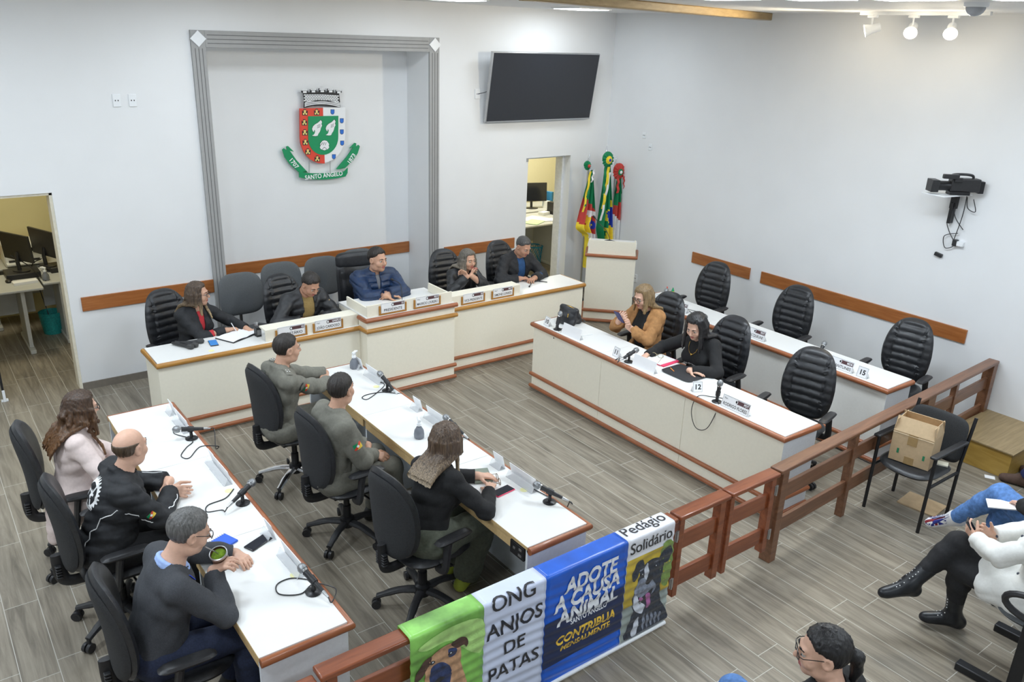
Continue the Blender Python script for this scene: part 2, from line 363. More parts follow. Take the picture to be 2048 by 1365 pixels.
MB().lathe([(.075,-.03),(.08,-.02),(.08,0)], 24).build('housing', WHITE, t)
MB().sphere((0,0,-.03), (.066,.066,.06), 20, 10).build('dome', M('smoked dome', (.30,.31,.33), .2), t)
# wall plates
def plate(name, loc, axis, label, cat, w=.07, h=.115, hole=True):
    t = MB(); 
    if axis == 'y': t.box(-w/2, w/2, -.01, 0, -h/2, h/2)
    else: t.box(-.01, 0, -w/2, w/2, -h/2, h/2)
    o = t.build(name, WHITE, bevel=.003); o.location = loc; tag(o, label, cat)
    if hole:
        g = MB()
        for dx in (-.012, .012):
            g.box(dx-.004, dx+.004, -.012, -.009, -.006, .006) if axis == 'y' else g.box(-.012, -.009, dx-.004, dx+.004, -.006, .006)
        g.build('socket', INK, o, smooth=False)
plate('wall_socket', (1.804, YB, 2.787), 'y', 'white wall socket high on back wall, nearer the doorway', 'wall socket')
plate('wall_socket', (1.944, YB, 2.786), 'y', 'white wall socket high on back wall, nearer the grey frame', 'wall socket')
plate('wall_socket', (5.87, YB, 2.80), 'y', 'white wall socket beside the television edge', 'wall socket', .08)
plate('thermostat', (XW, 7.855, 2.30), 'x', 'small white wall sensor above right wall, the upper one', 'wall sensor', .06, .08)
plate('thermostat', (XW, 7.727, 2.16), 'x', 'small white wall sensor, the lower of two by the flags', 'wall sensor', .06, .08)
plate('wall_socket', (XW, 7.79, .355), 'x', 'low white wall socket behind lectern, nearer the seats', 'wall socket')
plate('wall_socket', (XW, 7.89, .345), 'x', 'low white wall socket behind lectern, nearer the corner', 'wall socket')
# small ledge on the back wall beside the dais desk
# television
t = empty('television', (6.80, YB, 2.88), 0, 'large dark flat television tilted forward on back wall', 'television')
g = MB(); g.X = Matrix.Translation((0,-.105,0)) @ Matrix.Rotation(.155, 4, 'X'); g.box(-.85, .85, -.03, .02, -.42, .42); g.build('casing', STEEL, t, bevel=.004)
g = MB(); g.X = Matrix.Translation((0,-.105,0)) @ Matrix.Rotation(.155, 4, 'X'); g.box(-.838, .838, -.034, -.029, -.400, .408); g.build('screen', SCREEN, t, smooth=False)
MB().box(-.3, .3, -.075, 0, -.12, .12).build('mount', BLACKM, t)
MB().tube(curve3([(-.80,-.09,-.03),(-.86,-.05,-.06),(-.93,-.012,-.08)]), .004).build('cable', BLACK, t)
# video camera on wall bracket
t = empty('camera_shelf', (XW, 3.70, 2.235), 0, 'white bracket shelf on right wall under video camera', 'shelf')
g = MB(); g.X = Matrix.Translation((-.2,0,0)) @ Matrix.Rotation(-.2, 4, 'Z'); g.box(-.20, .19, -.12, .12, -.012, 0); g.build('board', WHITE, t, bevel=.003)
MB().box(-.05, 0, -.03, .03, -.16, .0).box(-.07, -.0, -.015, .015, -.30, -.1).build('bracket', BLACKM, t, bevel=.003)
t2 = empty('video_camera', (XW-.22, 3.63, 2.237), .85, 'black professional video camera on the white wall shelf', 'video camera')
t2.scale = (1.0,)*3
MB().box(-.05, .05, -.20, .06, .03, .15).build('body', BLACK, t2, bevel=.012)
MB().lathe([(.035,.05),(.045,.06),(.045,.15),(.05,.16),(.05,.17)], 20, (0,0,.075), 'y').build('lens', BLACKM, t2)
MB().prism([(-.06,.17),(.06,.17),(.065,.24),(-.065,.24)], .02, .13).build('lens_hood', BLACK, t2, bevel=.004)
MB().tube(curve3([(0,.05,.14),(0,.05,.175),(0,-.04,.185),(0,-.13,.175),(0,-.14,.13)]), .012).build('carry_handle', BLACK, t2)
MB().box(-.09, -.05, .02, .16, .15, .19).box(-.075,-.06,-.02,.05,.12,.16).build('viewfinder', BLACK, t2, bevel=.006)
MB().box(-.04, .04, -.24, -.19, .02, .13).build('battery', BLACKM, t2, bevel=.005)
MB().box(-.05, .05, -.12, .06, 0, .03).build('shoe_plate', BLACKM, t2, bevel=.003)
g = MB()
for pts in ([(0,.02,0),(-.02,.06,-.25),(-.01,.03,-.36),(-.01,-.05,-.48),(-.01,.03,-.53),(-.01,.06,-.42),(-.01,-.06,-.37)], [(0,-.06,0),(-.02,-.07,-.2),(-.01,-.03,-.48)], [(0,.05,0),(-.03,.0,-.2),(-.01,-.1,-.33)], [(-.03,-.14,-.03),(-.03,-.18,-.14),(-.02,-.1,-.12),(-.03,-.08,-.02)]):
    g.tube(curve3([(x-.025,y,z) for x,y,z in pts]), .004, 6)
o = g.build('camera_cables', BLACK); o.location = (XW, 3.66, 2.225); tag(o, 'loose black cables hanging under the wall camera shelf', 'cable')
t = empty('power_adapter', (XW, 3.62, 1.76), 0, 'small black and white plug adapter at the cable end', 'plug adapter')
MB().box(-.05, 0, -.03, .01, -.03, .03).build('body', BLACK, t, bevel=.004); MB().box(-.045, 0, -.09, -.03, -.025, .02).build('plug', WHITE, t, bevel=.004)
o = MB().cbox((0,0,0), (.03,.075,.035), rot=(.2,0,0)).build('sensor_box', BLACK, bevel=.004); o.location = (XW-.016, 3.745, 1.61); tag(o, 'small black box on right wall below the adapter', 'sensor')
# glass door edge at the left doorway
t = empty('glass_door', (.478, 8.66, 0)); tag(t, 'open glass door edge with white foot bolt at left doorway', 'door')
MB().box(-.72, -.012, -.006, .006, .03, 1.95).build('pane', M('door glass', (.85,.9,.88), .05, trans=.95, var=0), t)
MB().box(-.012, .008, -.014, .014, .02, 1.95).build('edge_rail', BLACKM, t, bevel=.002)
MB().box(-.03, .03, -.02, .02, .0, .02).box(-.012, .012, -.026, -.014, 0, .12).build('foot_bolt', WHITE, t, bevel=.003)
# ---------------------------------------------------------------- desks
TZ = .75
def moulding(par, pts, mat=None, r=.023, name='moulding'):
    return P(MB().tube(pts, r, 12).build(name, mat or MOULD), par)
def desk_unit(name, x0, x1, y0, y1, z, front, ends, panel, label, group, box=None, seam=True, far=False):
    """x0..x1 white top, front: +1 panel on the x1 side, -1 on the x0 side; ends: (near, far) closed end panels"""
    t = empty(name, ((x0+x1)/2, (y0+y1)/2, 0), 0, label, 'desk', group)
    g = .0015
    P(MB().box(x0, x1, y0+g, y1-g, z-.022, z).build('top', TOP, bevel=.0015), t)
    e = MB(); xs = x0 if front > 0 else x1
    e.box(xs-.0015, xs+.0015, y0+g, y1-g, z-.021, z-.001); P(e.build('edge_band', PLYEDGE, smooth=False), t)
    xf = x1 if front > 0 else x0; d = -.02*front
    P(MB().box(min(xf, xf+d), max(xf, xf+d), y0+g, y1-g, .0, z-.022).build('front_panel', panel, bevel=.001), t)
    for k, yy in ((0, y0), (1, y1)):
        s = .018 if k == 0 else -.018
        a = min(x0, x1)+.002; bb = max(x0, x1)
        if ends[k]: P(MB().box(a, bb, min(yy, yy+s), max(yy, yy+s), 0, z-.022).build('end_panel', GREYP if k == 0 or panel is GREYP else panel, bevel=.001), t)
        elif k == 0: P(MB().box(a+.03, bb-.02, yy+.002, yy+.02, 0, z-.022).build('divider', GREYP, bevel=.001), t)
    # apron tray under the seat edge
    ax = x0+.012 if front > 0 else x1-.03
    P(MB().box(ax, ax+.018, y0+.02, y1-.02, z-.10, z-.022).build('apron', PLYEDGE if panel is GREYP else panel, bevel=.001), t)
    xo = xf+.012*front; pth = [(xo, y1, z-.024)]
    if ends[1] and far: pth = [(x0 if front > 0 else x1, y1+.012, z-.024), (xo, y1+.012, z-.024)]
    if ends[0]: pth += [(xo, y0-.012, z-.024), (x0+.002 if front > 0 else x1-.002, y0-.012, z-.024)]
    else: pth += [(xo, y0, z-.024)]
    moulding(t, pth)
    for zz in (.032, .165):
        q = [(xf+.008*front, y1+(.012 if ends[1] else 0), zz)]
        q += [(xf+.008*front, y0-.008, zz), (x0 if front > 0 else x1, y0-.008, zz)] if ends[0] and panel is not GREYP else [(xf+.008*front, y0-(.01 if ends[0] else 0), zz)]
        moulding(t, q, r=.02)
    if box:
        P(MB().box(x0-.004, x0+.03, y0+.03, y0+.16, z-.115, z-.03).build('socket_box', BLACKM, bevel=.002), t)
        P(MB().box(x0-.006, x0-.003, y0+.05, y0+.075, z-.06, z-.045).box(x0-.006, x0-.003, y0+.05, y0+.08, z-.10, z-.085).box(x0-.006, x0-.003, y0+.11, y0+.13, z-.075, z-.06).build('socket_insert', STEEL, smooth=False), t)
    return t
yy = [3.076, 4.095, 5.115, 6.11]
nm = ['nearest the banner', 'in the middle of its row', 'nearest the dais']
for k in range(3):
    desk_unit('desk', .949, 1.395, yy[k], yy[k+1], TZ, 1, (k == 0, k == 2), GREYP, ['white desk where the man sips from a gourd', 'white desk before the bald man with clasped hands', 'white desk in front of the curly-haired woman'][k], 'white desks in the left row', far=True)
    desk_unit('desk', 2.514, 2.963, yy[k], yy[k+1], TZ, 1, (k == 0, k == 2), GREYP, ['white desk with pink phone under the long-haired woman', 'white desk with spray bottle beside second officer', 'white desk where the officer holds a pen'][k], 'white desks in the middle row', box=(k == 0), far=True)
y1 = [3.147, 4.13, 5.17, 6.198]; y2 = [3.216, 4.21, 5.24, 6.27]
for k in range(3):
    desk_unit('bench_desk', 5.007, 5.428, y1[k], y1[k+1], .732, -1, (k == 0, k == 2), CREAM, ['cream desk unit with the end name plate and number 12', 'cream desk unit holding number 11, papers and black portfolio', 'cream desk unit with number 10 and black handbag'][k], 'cream desks in the front right row', far=True)
    desk_unit('bench_desk', 6.55, 6.945, y2[k], y2[k+1], .732, -1, (k == 0, k == 2), GREYP if k == 9 else M('pale cream laminate', (.84,.83,.79), .5, var=.015, scale=40), ['pale desk unit with number 15 at the wooden rail', 'pale desk unit with number 14 by the wall', 'pale desk unit with pencil holder near the lectern'][k], 'pale desks in the row along the right wall', far=True)
# dais desk: two wings and the raised centre
def wing(x0, x1, ends, label, px0, px1):
    t = empty('dais_desk', ((x0+x1)/2, 7.2, 0), 0, label, 'desk', 'sections of the long head desk')
    z = .748
    P(MB().box(x0, x1, 6.975, 7.407, z-.022, z).build('top', TOP, bevel=.0015), t)
    P(MB().box(x0, x1, 6.975, 6.995, 0, z-.022).build('front_panel', CREAM, bevel=.001), t)
    [P(MB().box(a, a+.02, 6.995, 7.40, 0, z-.022).build('end_panel', CREAM, bevel=.001), t) for a in (x0, x1-.02)]
    pth = [(x0, 6.963, z-.024), (x1, 6.963, z-.024)]
    if ends[0]: pth = [(x0-.012, 7.407, z-.024), (x0-.012, 6.963, z-.024)] + pth[1:]
    if ends[1]: pth[-1] = (x1+.012, 6.963, z-.024); pth += [(x1+.012, 7.407, z-.024)]
    moulding(t, pth, MOULDO)
    for zz in (.032, .165): moulding(t, [(x0-(.01 if ends[0] else 0), 6.967, zz), (x1+(.01 if ends[1] else 0), 6.967, zz)], r=.02)
    P(MB().box(px0, px1, 6.998, 7.016, z, z+.112).box(px0, px1, 7.016, 7.16, z+.094, z+.112).build('name_ledge', CREAM, bevel=.0015), t)
wing(1.525, 3.43, (1, 0), 'cream wing of the head desk where the secretary sits', 2.49, 3.425)
wing(4.45, 6.36, (0, 1), 'cream wing of the head desk beside the lectern', 4.455, 5.43)
t = empty('president_desk', (3.94, 7.05, 0), 0, 'raised cream centre of the head desk with president plate', 'desk', 'sections of the long head desk')
P(MB().box(3.432, 4.448, 6.835, 7.45, .838, .86).build('top', TOP, bevel=.0015), t)
P(MB().box(3.432, 4.448, 6.83, 6.85, 0, .838).build('front_panel', CREAM, bevel=.001), t)
[P(MB().box(a, a+.02, 6.85, 7.44, 0, .838).build('side_panel', CREAM, bevel=.001), t) for a in (3.432, 4.428)]
P(MB().box(3.452, 4.425, 6.85, 6.868, .86, .975).build('name_ledge', CREAM, bevel=.0015), t)
for xx in (3.452, 4.407): P(MB().box(xx, xx+.018, 6.868, 7.30, .86, .955).build('ledge_return', CREAM, bevel=.0015), t)
moulding(t, [(3.42, 6.97, .836), (3.42, 6.818, .836), (4.47, 6.818, .836)])
moulding(t, [(3.42, 6.97, .726), (3.42, 6.818, .726), (4.47, 6.818, .726)], MOULDO)
for zz in (.032, .165): moulding(t, [(3.425, 6.95, zz), (3.425, 6.822, zz), (4.465, 6.822, zz)], r=.02)
# lectern, turned towards the room
t = empty('lectern', (7.13, 7.33, 0), math.radians(-45), 'cream lectern with wooden mouldings in front of flags', 'lectern')
W2 = .31
MB().box(-W2, W2, 0, .02, 0, .90).box(-W2, -W2+.02, .02, .36, 0, .90).box(W2-.02, W2, .02, .36, 0, .90).build('body', CREAM, t, bevel=.0015)
MB().box(-W2+.01, W2-.01, .015, .033, .90, 1.085).box(-W2+.01, -W2+.028, .033, .38, .90, 1.03).box(W2-.028, W2-.01, .033, .38, .90, 1.03).build('upper_board', CREAM, t, bevel=.0015)
MB().box(-W2, W2, .03, .40, 1.0, 1.02).build('desktop', TOP, t, bevel=.0015)
for zz, ext in ((.895, .36), (.165, .30), (.032, .30)): MB().tube([(-W2-.012, ext, zz), (-W2-.012, -.012, zz), (W2+.012, -.012, zz), (W2+.012, ext, zz)], .021, 12).build('moulding', MOULD, t)
# ---------------------------------------------------------------- wooden rail and gates
def rail_section(name, x0, x1, label, posts, loc=(0,0,0), rz=0, boards=True, matw=None, z0=.0, topz=.76):
    t = empty(name, loc, rz, label, 'railing', 'wooden railing sections'); w_ = matw or RAILW
    MB().box(x0, x1, -.05, .05, topz-.032, topz).build('handrail', w_, t, bevel=.009, seg=3)
    for (a, bb, zb, dp) in posts: MB().box(a, bb, -dp, dp, zb, topz-.032).build('post', w_, t, bevel=.004)
    if boards:
        xa, xb = posts[0][1]-.01, posts[-1][0]+.01
        for (za, zb) in ((.485, .60), (.205, .32)): MB().box(xa, xb, -.014, .014, za, zb).build('rail_board', w_, t, bevel=.004)
    return t
YR = 2.836
rail_section('railing', -.0, 2.33, 'wooden railing under the banner', [(.03,.085,0,.035),(1.15,1.19,0,.025),(2.23,2.29,0,.04)], (1.125, YR, 0))
rail_section('railing', -1.6, -.01, 'short wooden railing end beyond the banner, at picture edge', [(-1.57,-1.52,0,.03),(-.08,-.03,0,.03)], (1.125, YR-.02, 0), topz=.735)
g1 = rail_section('gate_leaf', 0, .475, 'narrow wooden gate leaf next to the banner', [(.02,.065,.15,.03),(.40,.455,.13,.03)], (3.475, YR, 0))
g2 = rail_section('gate_leaf', 0, .50, 'narrow wooden gate leaf next to the square post', [(.012,.052,.13,.03),(.44,.49,.13,.03)], (3.965, YR, 0))
for g, x, in ((g1, -.004), (g2, .497)):
    for zz in (.27, .62): MB().cyl((x, -.036, zz-.04), (x, -.036, zz+.04), .007).box(x-.018, x+.018, -.034, -.030, zz-.035, zz+.035).build('hinge', STEEL, g)
rail_section('railing', 0, 3.565, 'long dark wooden railing meeting the right wall', [(.03,.105,0,.045),(1.02,1.07,0,.03),(2.20,2.34,0,.03),(2.75,2.80,0,.025),(3.47,3.56,0,.045)], (4.488, YR+.01, 0), .0467, matw=RAILD)
# plywood step box by the wall
t = MB().box(7.29, XW, 2.40, 2.97, 0, .235).build('step_body', PLY, bevel=.003); t.name = 'step_box'; tag(t, 'yellow plywood step box against the right wall', 'step')
o = MB().box(7.275, XW, 2.385, 2.975, .235, .25).build('top_board', wood('worn plywood', (.24,.17,.08), (.36,.26,.13), .6), t, bevel=.003)
# ---------------------------------------------------------------- chairs
def pad(mb, w, h, th, n=3.2, curve=.05, lumbar=.0, ribs=0, ribw=.62, nu=26, nv=34, taper=0, mi=None, ribd=.010):
    """upright cushion: x width, z 0..h, front towards +y"""
    vs = []; W = nu+1
    def pt(a, b, s):
        r = max(abs(a), abs(b)); q = (abs(a)**n+abs(b)**n)**(1/n) if r > 0 else 1
        x, z = a*r/q, b*r/q
        e = min(1, (abs(x)**n+abs(z)**n)**(1/n)); t = th/2*math.sqrt(max(0, 1-e**5))
        wz = w/2*(1-taper*max(0, z)); y = curve*x*x + lumbar*math.sin((z+1)*PI/2)
        if s > 0 and ribs:
            k = 1 if abs(x) < ribw else .35
            y += ribd*k*abs(math.sin((z+1)*ribs*PI/2)) * min(1, (1-e)*9)
            if abs(abs(x)-ribw) < .05: y -= .010*min(1, (1-e)*9)
        return (x*wz, y + s*t, h/2*(1+z))
    for s in (1, -1):
        vs += [pt(-1+2*i/nu, -1+2*j/nv, s) for j in range(nv+1) for i in range(W)]
    N = W*(nv+1); fs = []
    for j in range(nv):
        for i in range(nu):
            a = (j*W+i, j*W+i+1, (j+1)*W+i+1, (j+1)*W+i)
            fs.append(tuple(reversed(a))); fs.append(tuple(N+q for q in a))
    rim = [i for i in range(W)] + [j*W+nu for j in range(1, nv+1)] + [nv*W+i for i in range(nu-1, -1, -1)] + [j*W for j in range(nv-1, 0, -1)]
    fs += [(rim[i], rim[(i+1)%len(rim)], N+rim[(i+1)%len(rim)], N+rim[i]) for i in range(len(rim))]
    return mb.add(vs, fs, mi)
def star_base(t, mat, sh=.42, chrome=False):
    b = MB().lathe([(.05,.09),(.055,.10),(.05,.16),(.03,.17),(.03,.26),(.022,.265),(.022,sh-.02)], 16).build('gas_column', BLACKM, t)
    for k in range(5):
        a = 2*PI*k/5+.3; d = Vector((math.cos(a), math.sin(a), 0))
        MB().tube(curve3([d*.03+Vector((0,0,.125)), d*.15+Vector((0,0,.125)), d*.29+Vector((0,0,.085))], 5), [.030]*4+[.027]*4+[.022]*3, 8, flat=.75).build('base_leg', mat, t)
        c = MB(); q = Vector((-d.y, d.x, 0))
        for s in (-1, 1): c.cyl(d*.295+q*(.006*s)+Vector((0,0,.03)), d*.295+q*(.026*s)+Vector((0,0,.03)), .03, n=14)
        c.cyl(d*.285+Vector((0,0,.03)), d*.285+Vector((0,0,.09)), .012); c.cyl(d*.295-q*.028+Vector((0,0,.03)), d*.295+q*.028+Vector((0,0,.03)), .012)
        c.build('caster', BLACK, t)
def arm_rest(t, x, mat=BLACK, h=.65, y=.02):
    MB().tube(curve3([(x*.75,-.05,.43),(x,-.05,.45),(x,-.03,.58),(x,-.02,h-.02)], 5), .02, 8, flat=1.4).build('arm_post', mat, t)
    g = MB(); g.X = Matrix.Translation((x, y+.0, h)) @ Matrix.Rotation(PI/2, 4, 'X') @ Matrix.Translation((0,0,-.13)); pad(g, .075, .27, .035, 4, 0, nu=10, nv=16); g.build('arm_pad', mat, t)
def seat_pad(t, mat, w=.49, d=.48, z=.45, th=.085, name='seat', off=.0):
    g = MB(); g.X = Matrix.Translation((0, d/2+off, z)) @ Matrix.Rotation(PI/2, 4, 'X'); pad(g, w, d, th, 3.2, .02); o = g.build(name, mat, t)
    return o
def chair_task(label, group, fabric=None, chrome=False):
    t = empty('office_chair', (0,0,0), 0, label, 'office chair', group); f = fabric or LEATHER
    star_base(t, CHROME if chrome else BLACK, .42)
    MB().box(-.10, .10, -.14, .12, .385, .415).cyl((.09,.05,.40), (.24,.06,.40), .007).build('tilt_mechanism', BLACKM, t, bevel=.006)
    seat_pad(t, f, off=.035)
    g = MB(); g.X = Matrix.Translation((0,-.235,.50)) @ Matrix.Rotation(.10, 4, 'X'); pad(g, .47, .60, .075, 2.6, .05, .02, taper=.10); g.build('backrest', f, t)
    g = MB(); g.X = Matrix.Translation((0,-.262,.50)) @ Matrix.Rotation(.10, 4, 'X'); pad(g, .44, .57, .05, 2.6, .05, .02, taper=.10); g.build('back_shell', FABRICB, t)
    MB().tube(curve3([(0,-.10,.40),(0,-.25,.405),(0,-.295,.46),(0,-.30,.60)], 6), .020, 10, flat=1.8).build('back_post', BLACK, t)
    g = MB(); g.X = Matrix.Translation((0,-.305,.50)); 
    for k in range(5): g.box(-.042, .042, -.018, .015, k*.018-.045, k*.018-.033)
    g.build('bellows', BLACK, t, bevel=.004)
    for s in (-1, 1): arm_rest(t, .285*s)
    return t
def chair_exec(label, group, high=False):
    t = empty('executive_chair', (0,0,0), 0, label, 'office chair', group)
    star_base(t, BLACK, .42)
    MB().box(-.10, .10, -.14, .12, .385, .415).build('tilt_mechanism', BLACKM, t, bevel=.006)
    seat_pad(t, LEATHER, .50, .48, .45, .10)
    g = MB(); g.X = Matrix.Translation((0,-.25,.46)) @ Matrix.Rotation(.13, 4, 'X')
    if high:
        pad(g, .52, .66, .12, 5, .04, .03, ribs=3, ribw=.8); g.build('backrest', LEATHER, t)
        g = MB(); g.X = Matrix.Translation((0,-.31,1.0)) @ Matrix.Rotation(.13, 4, 'X'); pad(g, .50, .19, .15, 4, .03); g.build('headrest', LEATHER, t)
    else:
        pad(g, .46, .63, .10, 2.7, .04, .03, ribs=9, ribw=.60, taper=.12, nv=60, ribd=.014); g.build('backrest', LEATHER, t)
    MB().tube(curve3([(0,-.10,.40),(0,-.26,.405),(0,-.325,.46),(0,-.34,.60)], 6), .022, 10, flat=1.8).build('back_post', BLACK, t)
    for s in (-1, 1): arm_rest(t, .285*s, BLACK, .64)
    return t
def place(t, x, y, rz, label=None):
    t.location = (x, y, 0); t.rotation_euler = (0, 0, rz)
    if label: t['label'] = label
    return t
G1 = 'black office chairs at the floor desks'
task = chair_task('black office chair under the man with the gourd', G1)
E1 = -PI/2
place(task, .70, 3.64, E1-.05)
for x, y, a, lab in ((.66, 4.70, E1, 'black office chair under the bald man'), (.62, 5.50, E1-.1, 'black office chair under the curly-haired woman in pale coat'),
                     (2.20, 4.78, E1+.05, 'black office chair under the officer with hands in his lap'), (2.25, 3.80, E1+.12, 'black office chair under the long-haired woman in black')):
    place(copy_tree(task), x, y, a, lab)
place(chair_task('black office chair with chrome base under the officer holding a pen', G1, chrome=True), 2.20, 5.72, E1+.1)
G2 = 'ribbed black leather chairs behind the right desks'
ex = chair_exec('empty ribbed leather chair at the end of the front right row', G2)
E2 = PI/2
place(ex, 5.72, 3.55, E2+.22)
for x, y, a, lab in ((5.80, 4.52, E2+.05, 'ribbed leather chair under the black-haired woman'), (5.84, 5.36, E2+.1, 'leather chair under the woman in tan coat'),
                     (7.25, 3.54, E2+.12, 'empty ribbed leather chair by the wall, closest to the rail'), (7.24, 4.82, E2+.10, 'empty ribbed leather chair by the wall, middle of three'), (7.24, 5.92, E2+.12, 'empty ribbed leather chair by the wall, closest to the lectern')):
    place(copy_tree(ex), x, y, a, lab)
G3 = 'black chairs behind the head desk'
for x, y, a, lab in ((1.94, 7.72, PI+.25, 'black chair under the secretary woman with glasses'), (3.06, 7.68, PI+.15, 'black ribbed chair under the man in mustard sweater'), (5.04, 7.74, PI-.05, 'ribbed black chair under the woman with clasped hands'), (5.90, 7.78, PI+.05, 'black chair under the man in blue shirt by the doorway')):
    c = place(copy_tree(ex), x, y, a, lab); c['group'] = G3
hi = chair_exec('tall black leather chair with headrest under the man in puffer jacket', G3, True); place(hi, 3.92, 7.76, PI-.12)
# grey visitor chairs along the alcove
def chair_grey(label, group):
    t = empty('visitor_chair', (0,0,0), 0, label, 'chair', group)
    g = MB(); g.X = Matrix.Translation((0,-.22,.60)) @ Matrix.Rotation(.14, 4, 'X'); pad(g, .47, .45, .06, 3.6, .05, .015, taper=.04); g.build('backrest', FABRICG, t)
    seat_pad(t, FABRICG, .50, .47, .45, .07)
    MB().tube(curve3([(0,-.16,.42),(0,-.26,.46),(0,-.27,.72)], 6), .014, 8, flat=2.2).build('back_bracket', BLACKM, t)
    for s in (-1, 1):
        MB().tube([(s*.2,.16,.405),(s*.23,.2,.0)], .012).build('leg', BLACKM, t); MB().tube([(s*.2,-.16,.405),(s*.23,-.24,.0)], .012).build('leg', BLACKM, t)
    MB().box(-.2,.2,-.17,-.15,.398,.415).box(-.2,.2,.15,.17,.398,.415).build('frame', BLACKM, t)
    return t
G4 = 'grey fabric chairs along the alcove'
gc = place(chair_grey('grey fabric chair beside the secretary, farthest from the president', G4), 2.72, 8.08, PI)
for x, y, lab in ((3.24, 8.28, 'grey fabric chair behind the man in mustard sweater'), (3.74, 8.28, 'grey fabric chair between that man and the president'), (4.25, 8.40, 'grey fabric chair hidden behind the president')): place(copy_tree(gc), x, y, PI, lab)
# black armchair with the carton
t = empty('armchair', (6.03, 2.63, 0), E2, 'black padded armchair with metal legs holding a carton', 'chair')
seat_pad(t, LEATHER, .46, .46, .42, .07)
g = MB(); g.X = Matrix.Translation((0,-.25,.44)) @ Matrix.Rotation(.12, 4, 'X'); pad(g, .46, .38, .05, 5, .03); g.build('backrest', FABRICB, t)
for s in (-1, 1):
    MB().tube([(s*.225,.19,.64),(s*.225,.21,.0)], .014).build('leg', BLACKM, t); MB().tube([(s*.225,-.34,.83),(s*.225,-.25,.45),(s*.225,-.23,0)], .014).build('leg', BLACKM, t)
    MB().box(s*.225-.027, s*.225+.027, -.26, .24, .635, .66).build('armrest', BLACK, t, bevel=.01)
    MB().tube([(s*.225,.2,.385),(s*.225,-.24,.385)], .012).build('side_bar', BLACKM, t)
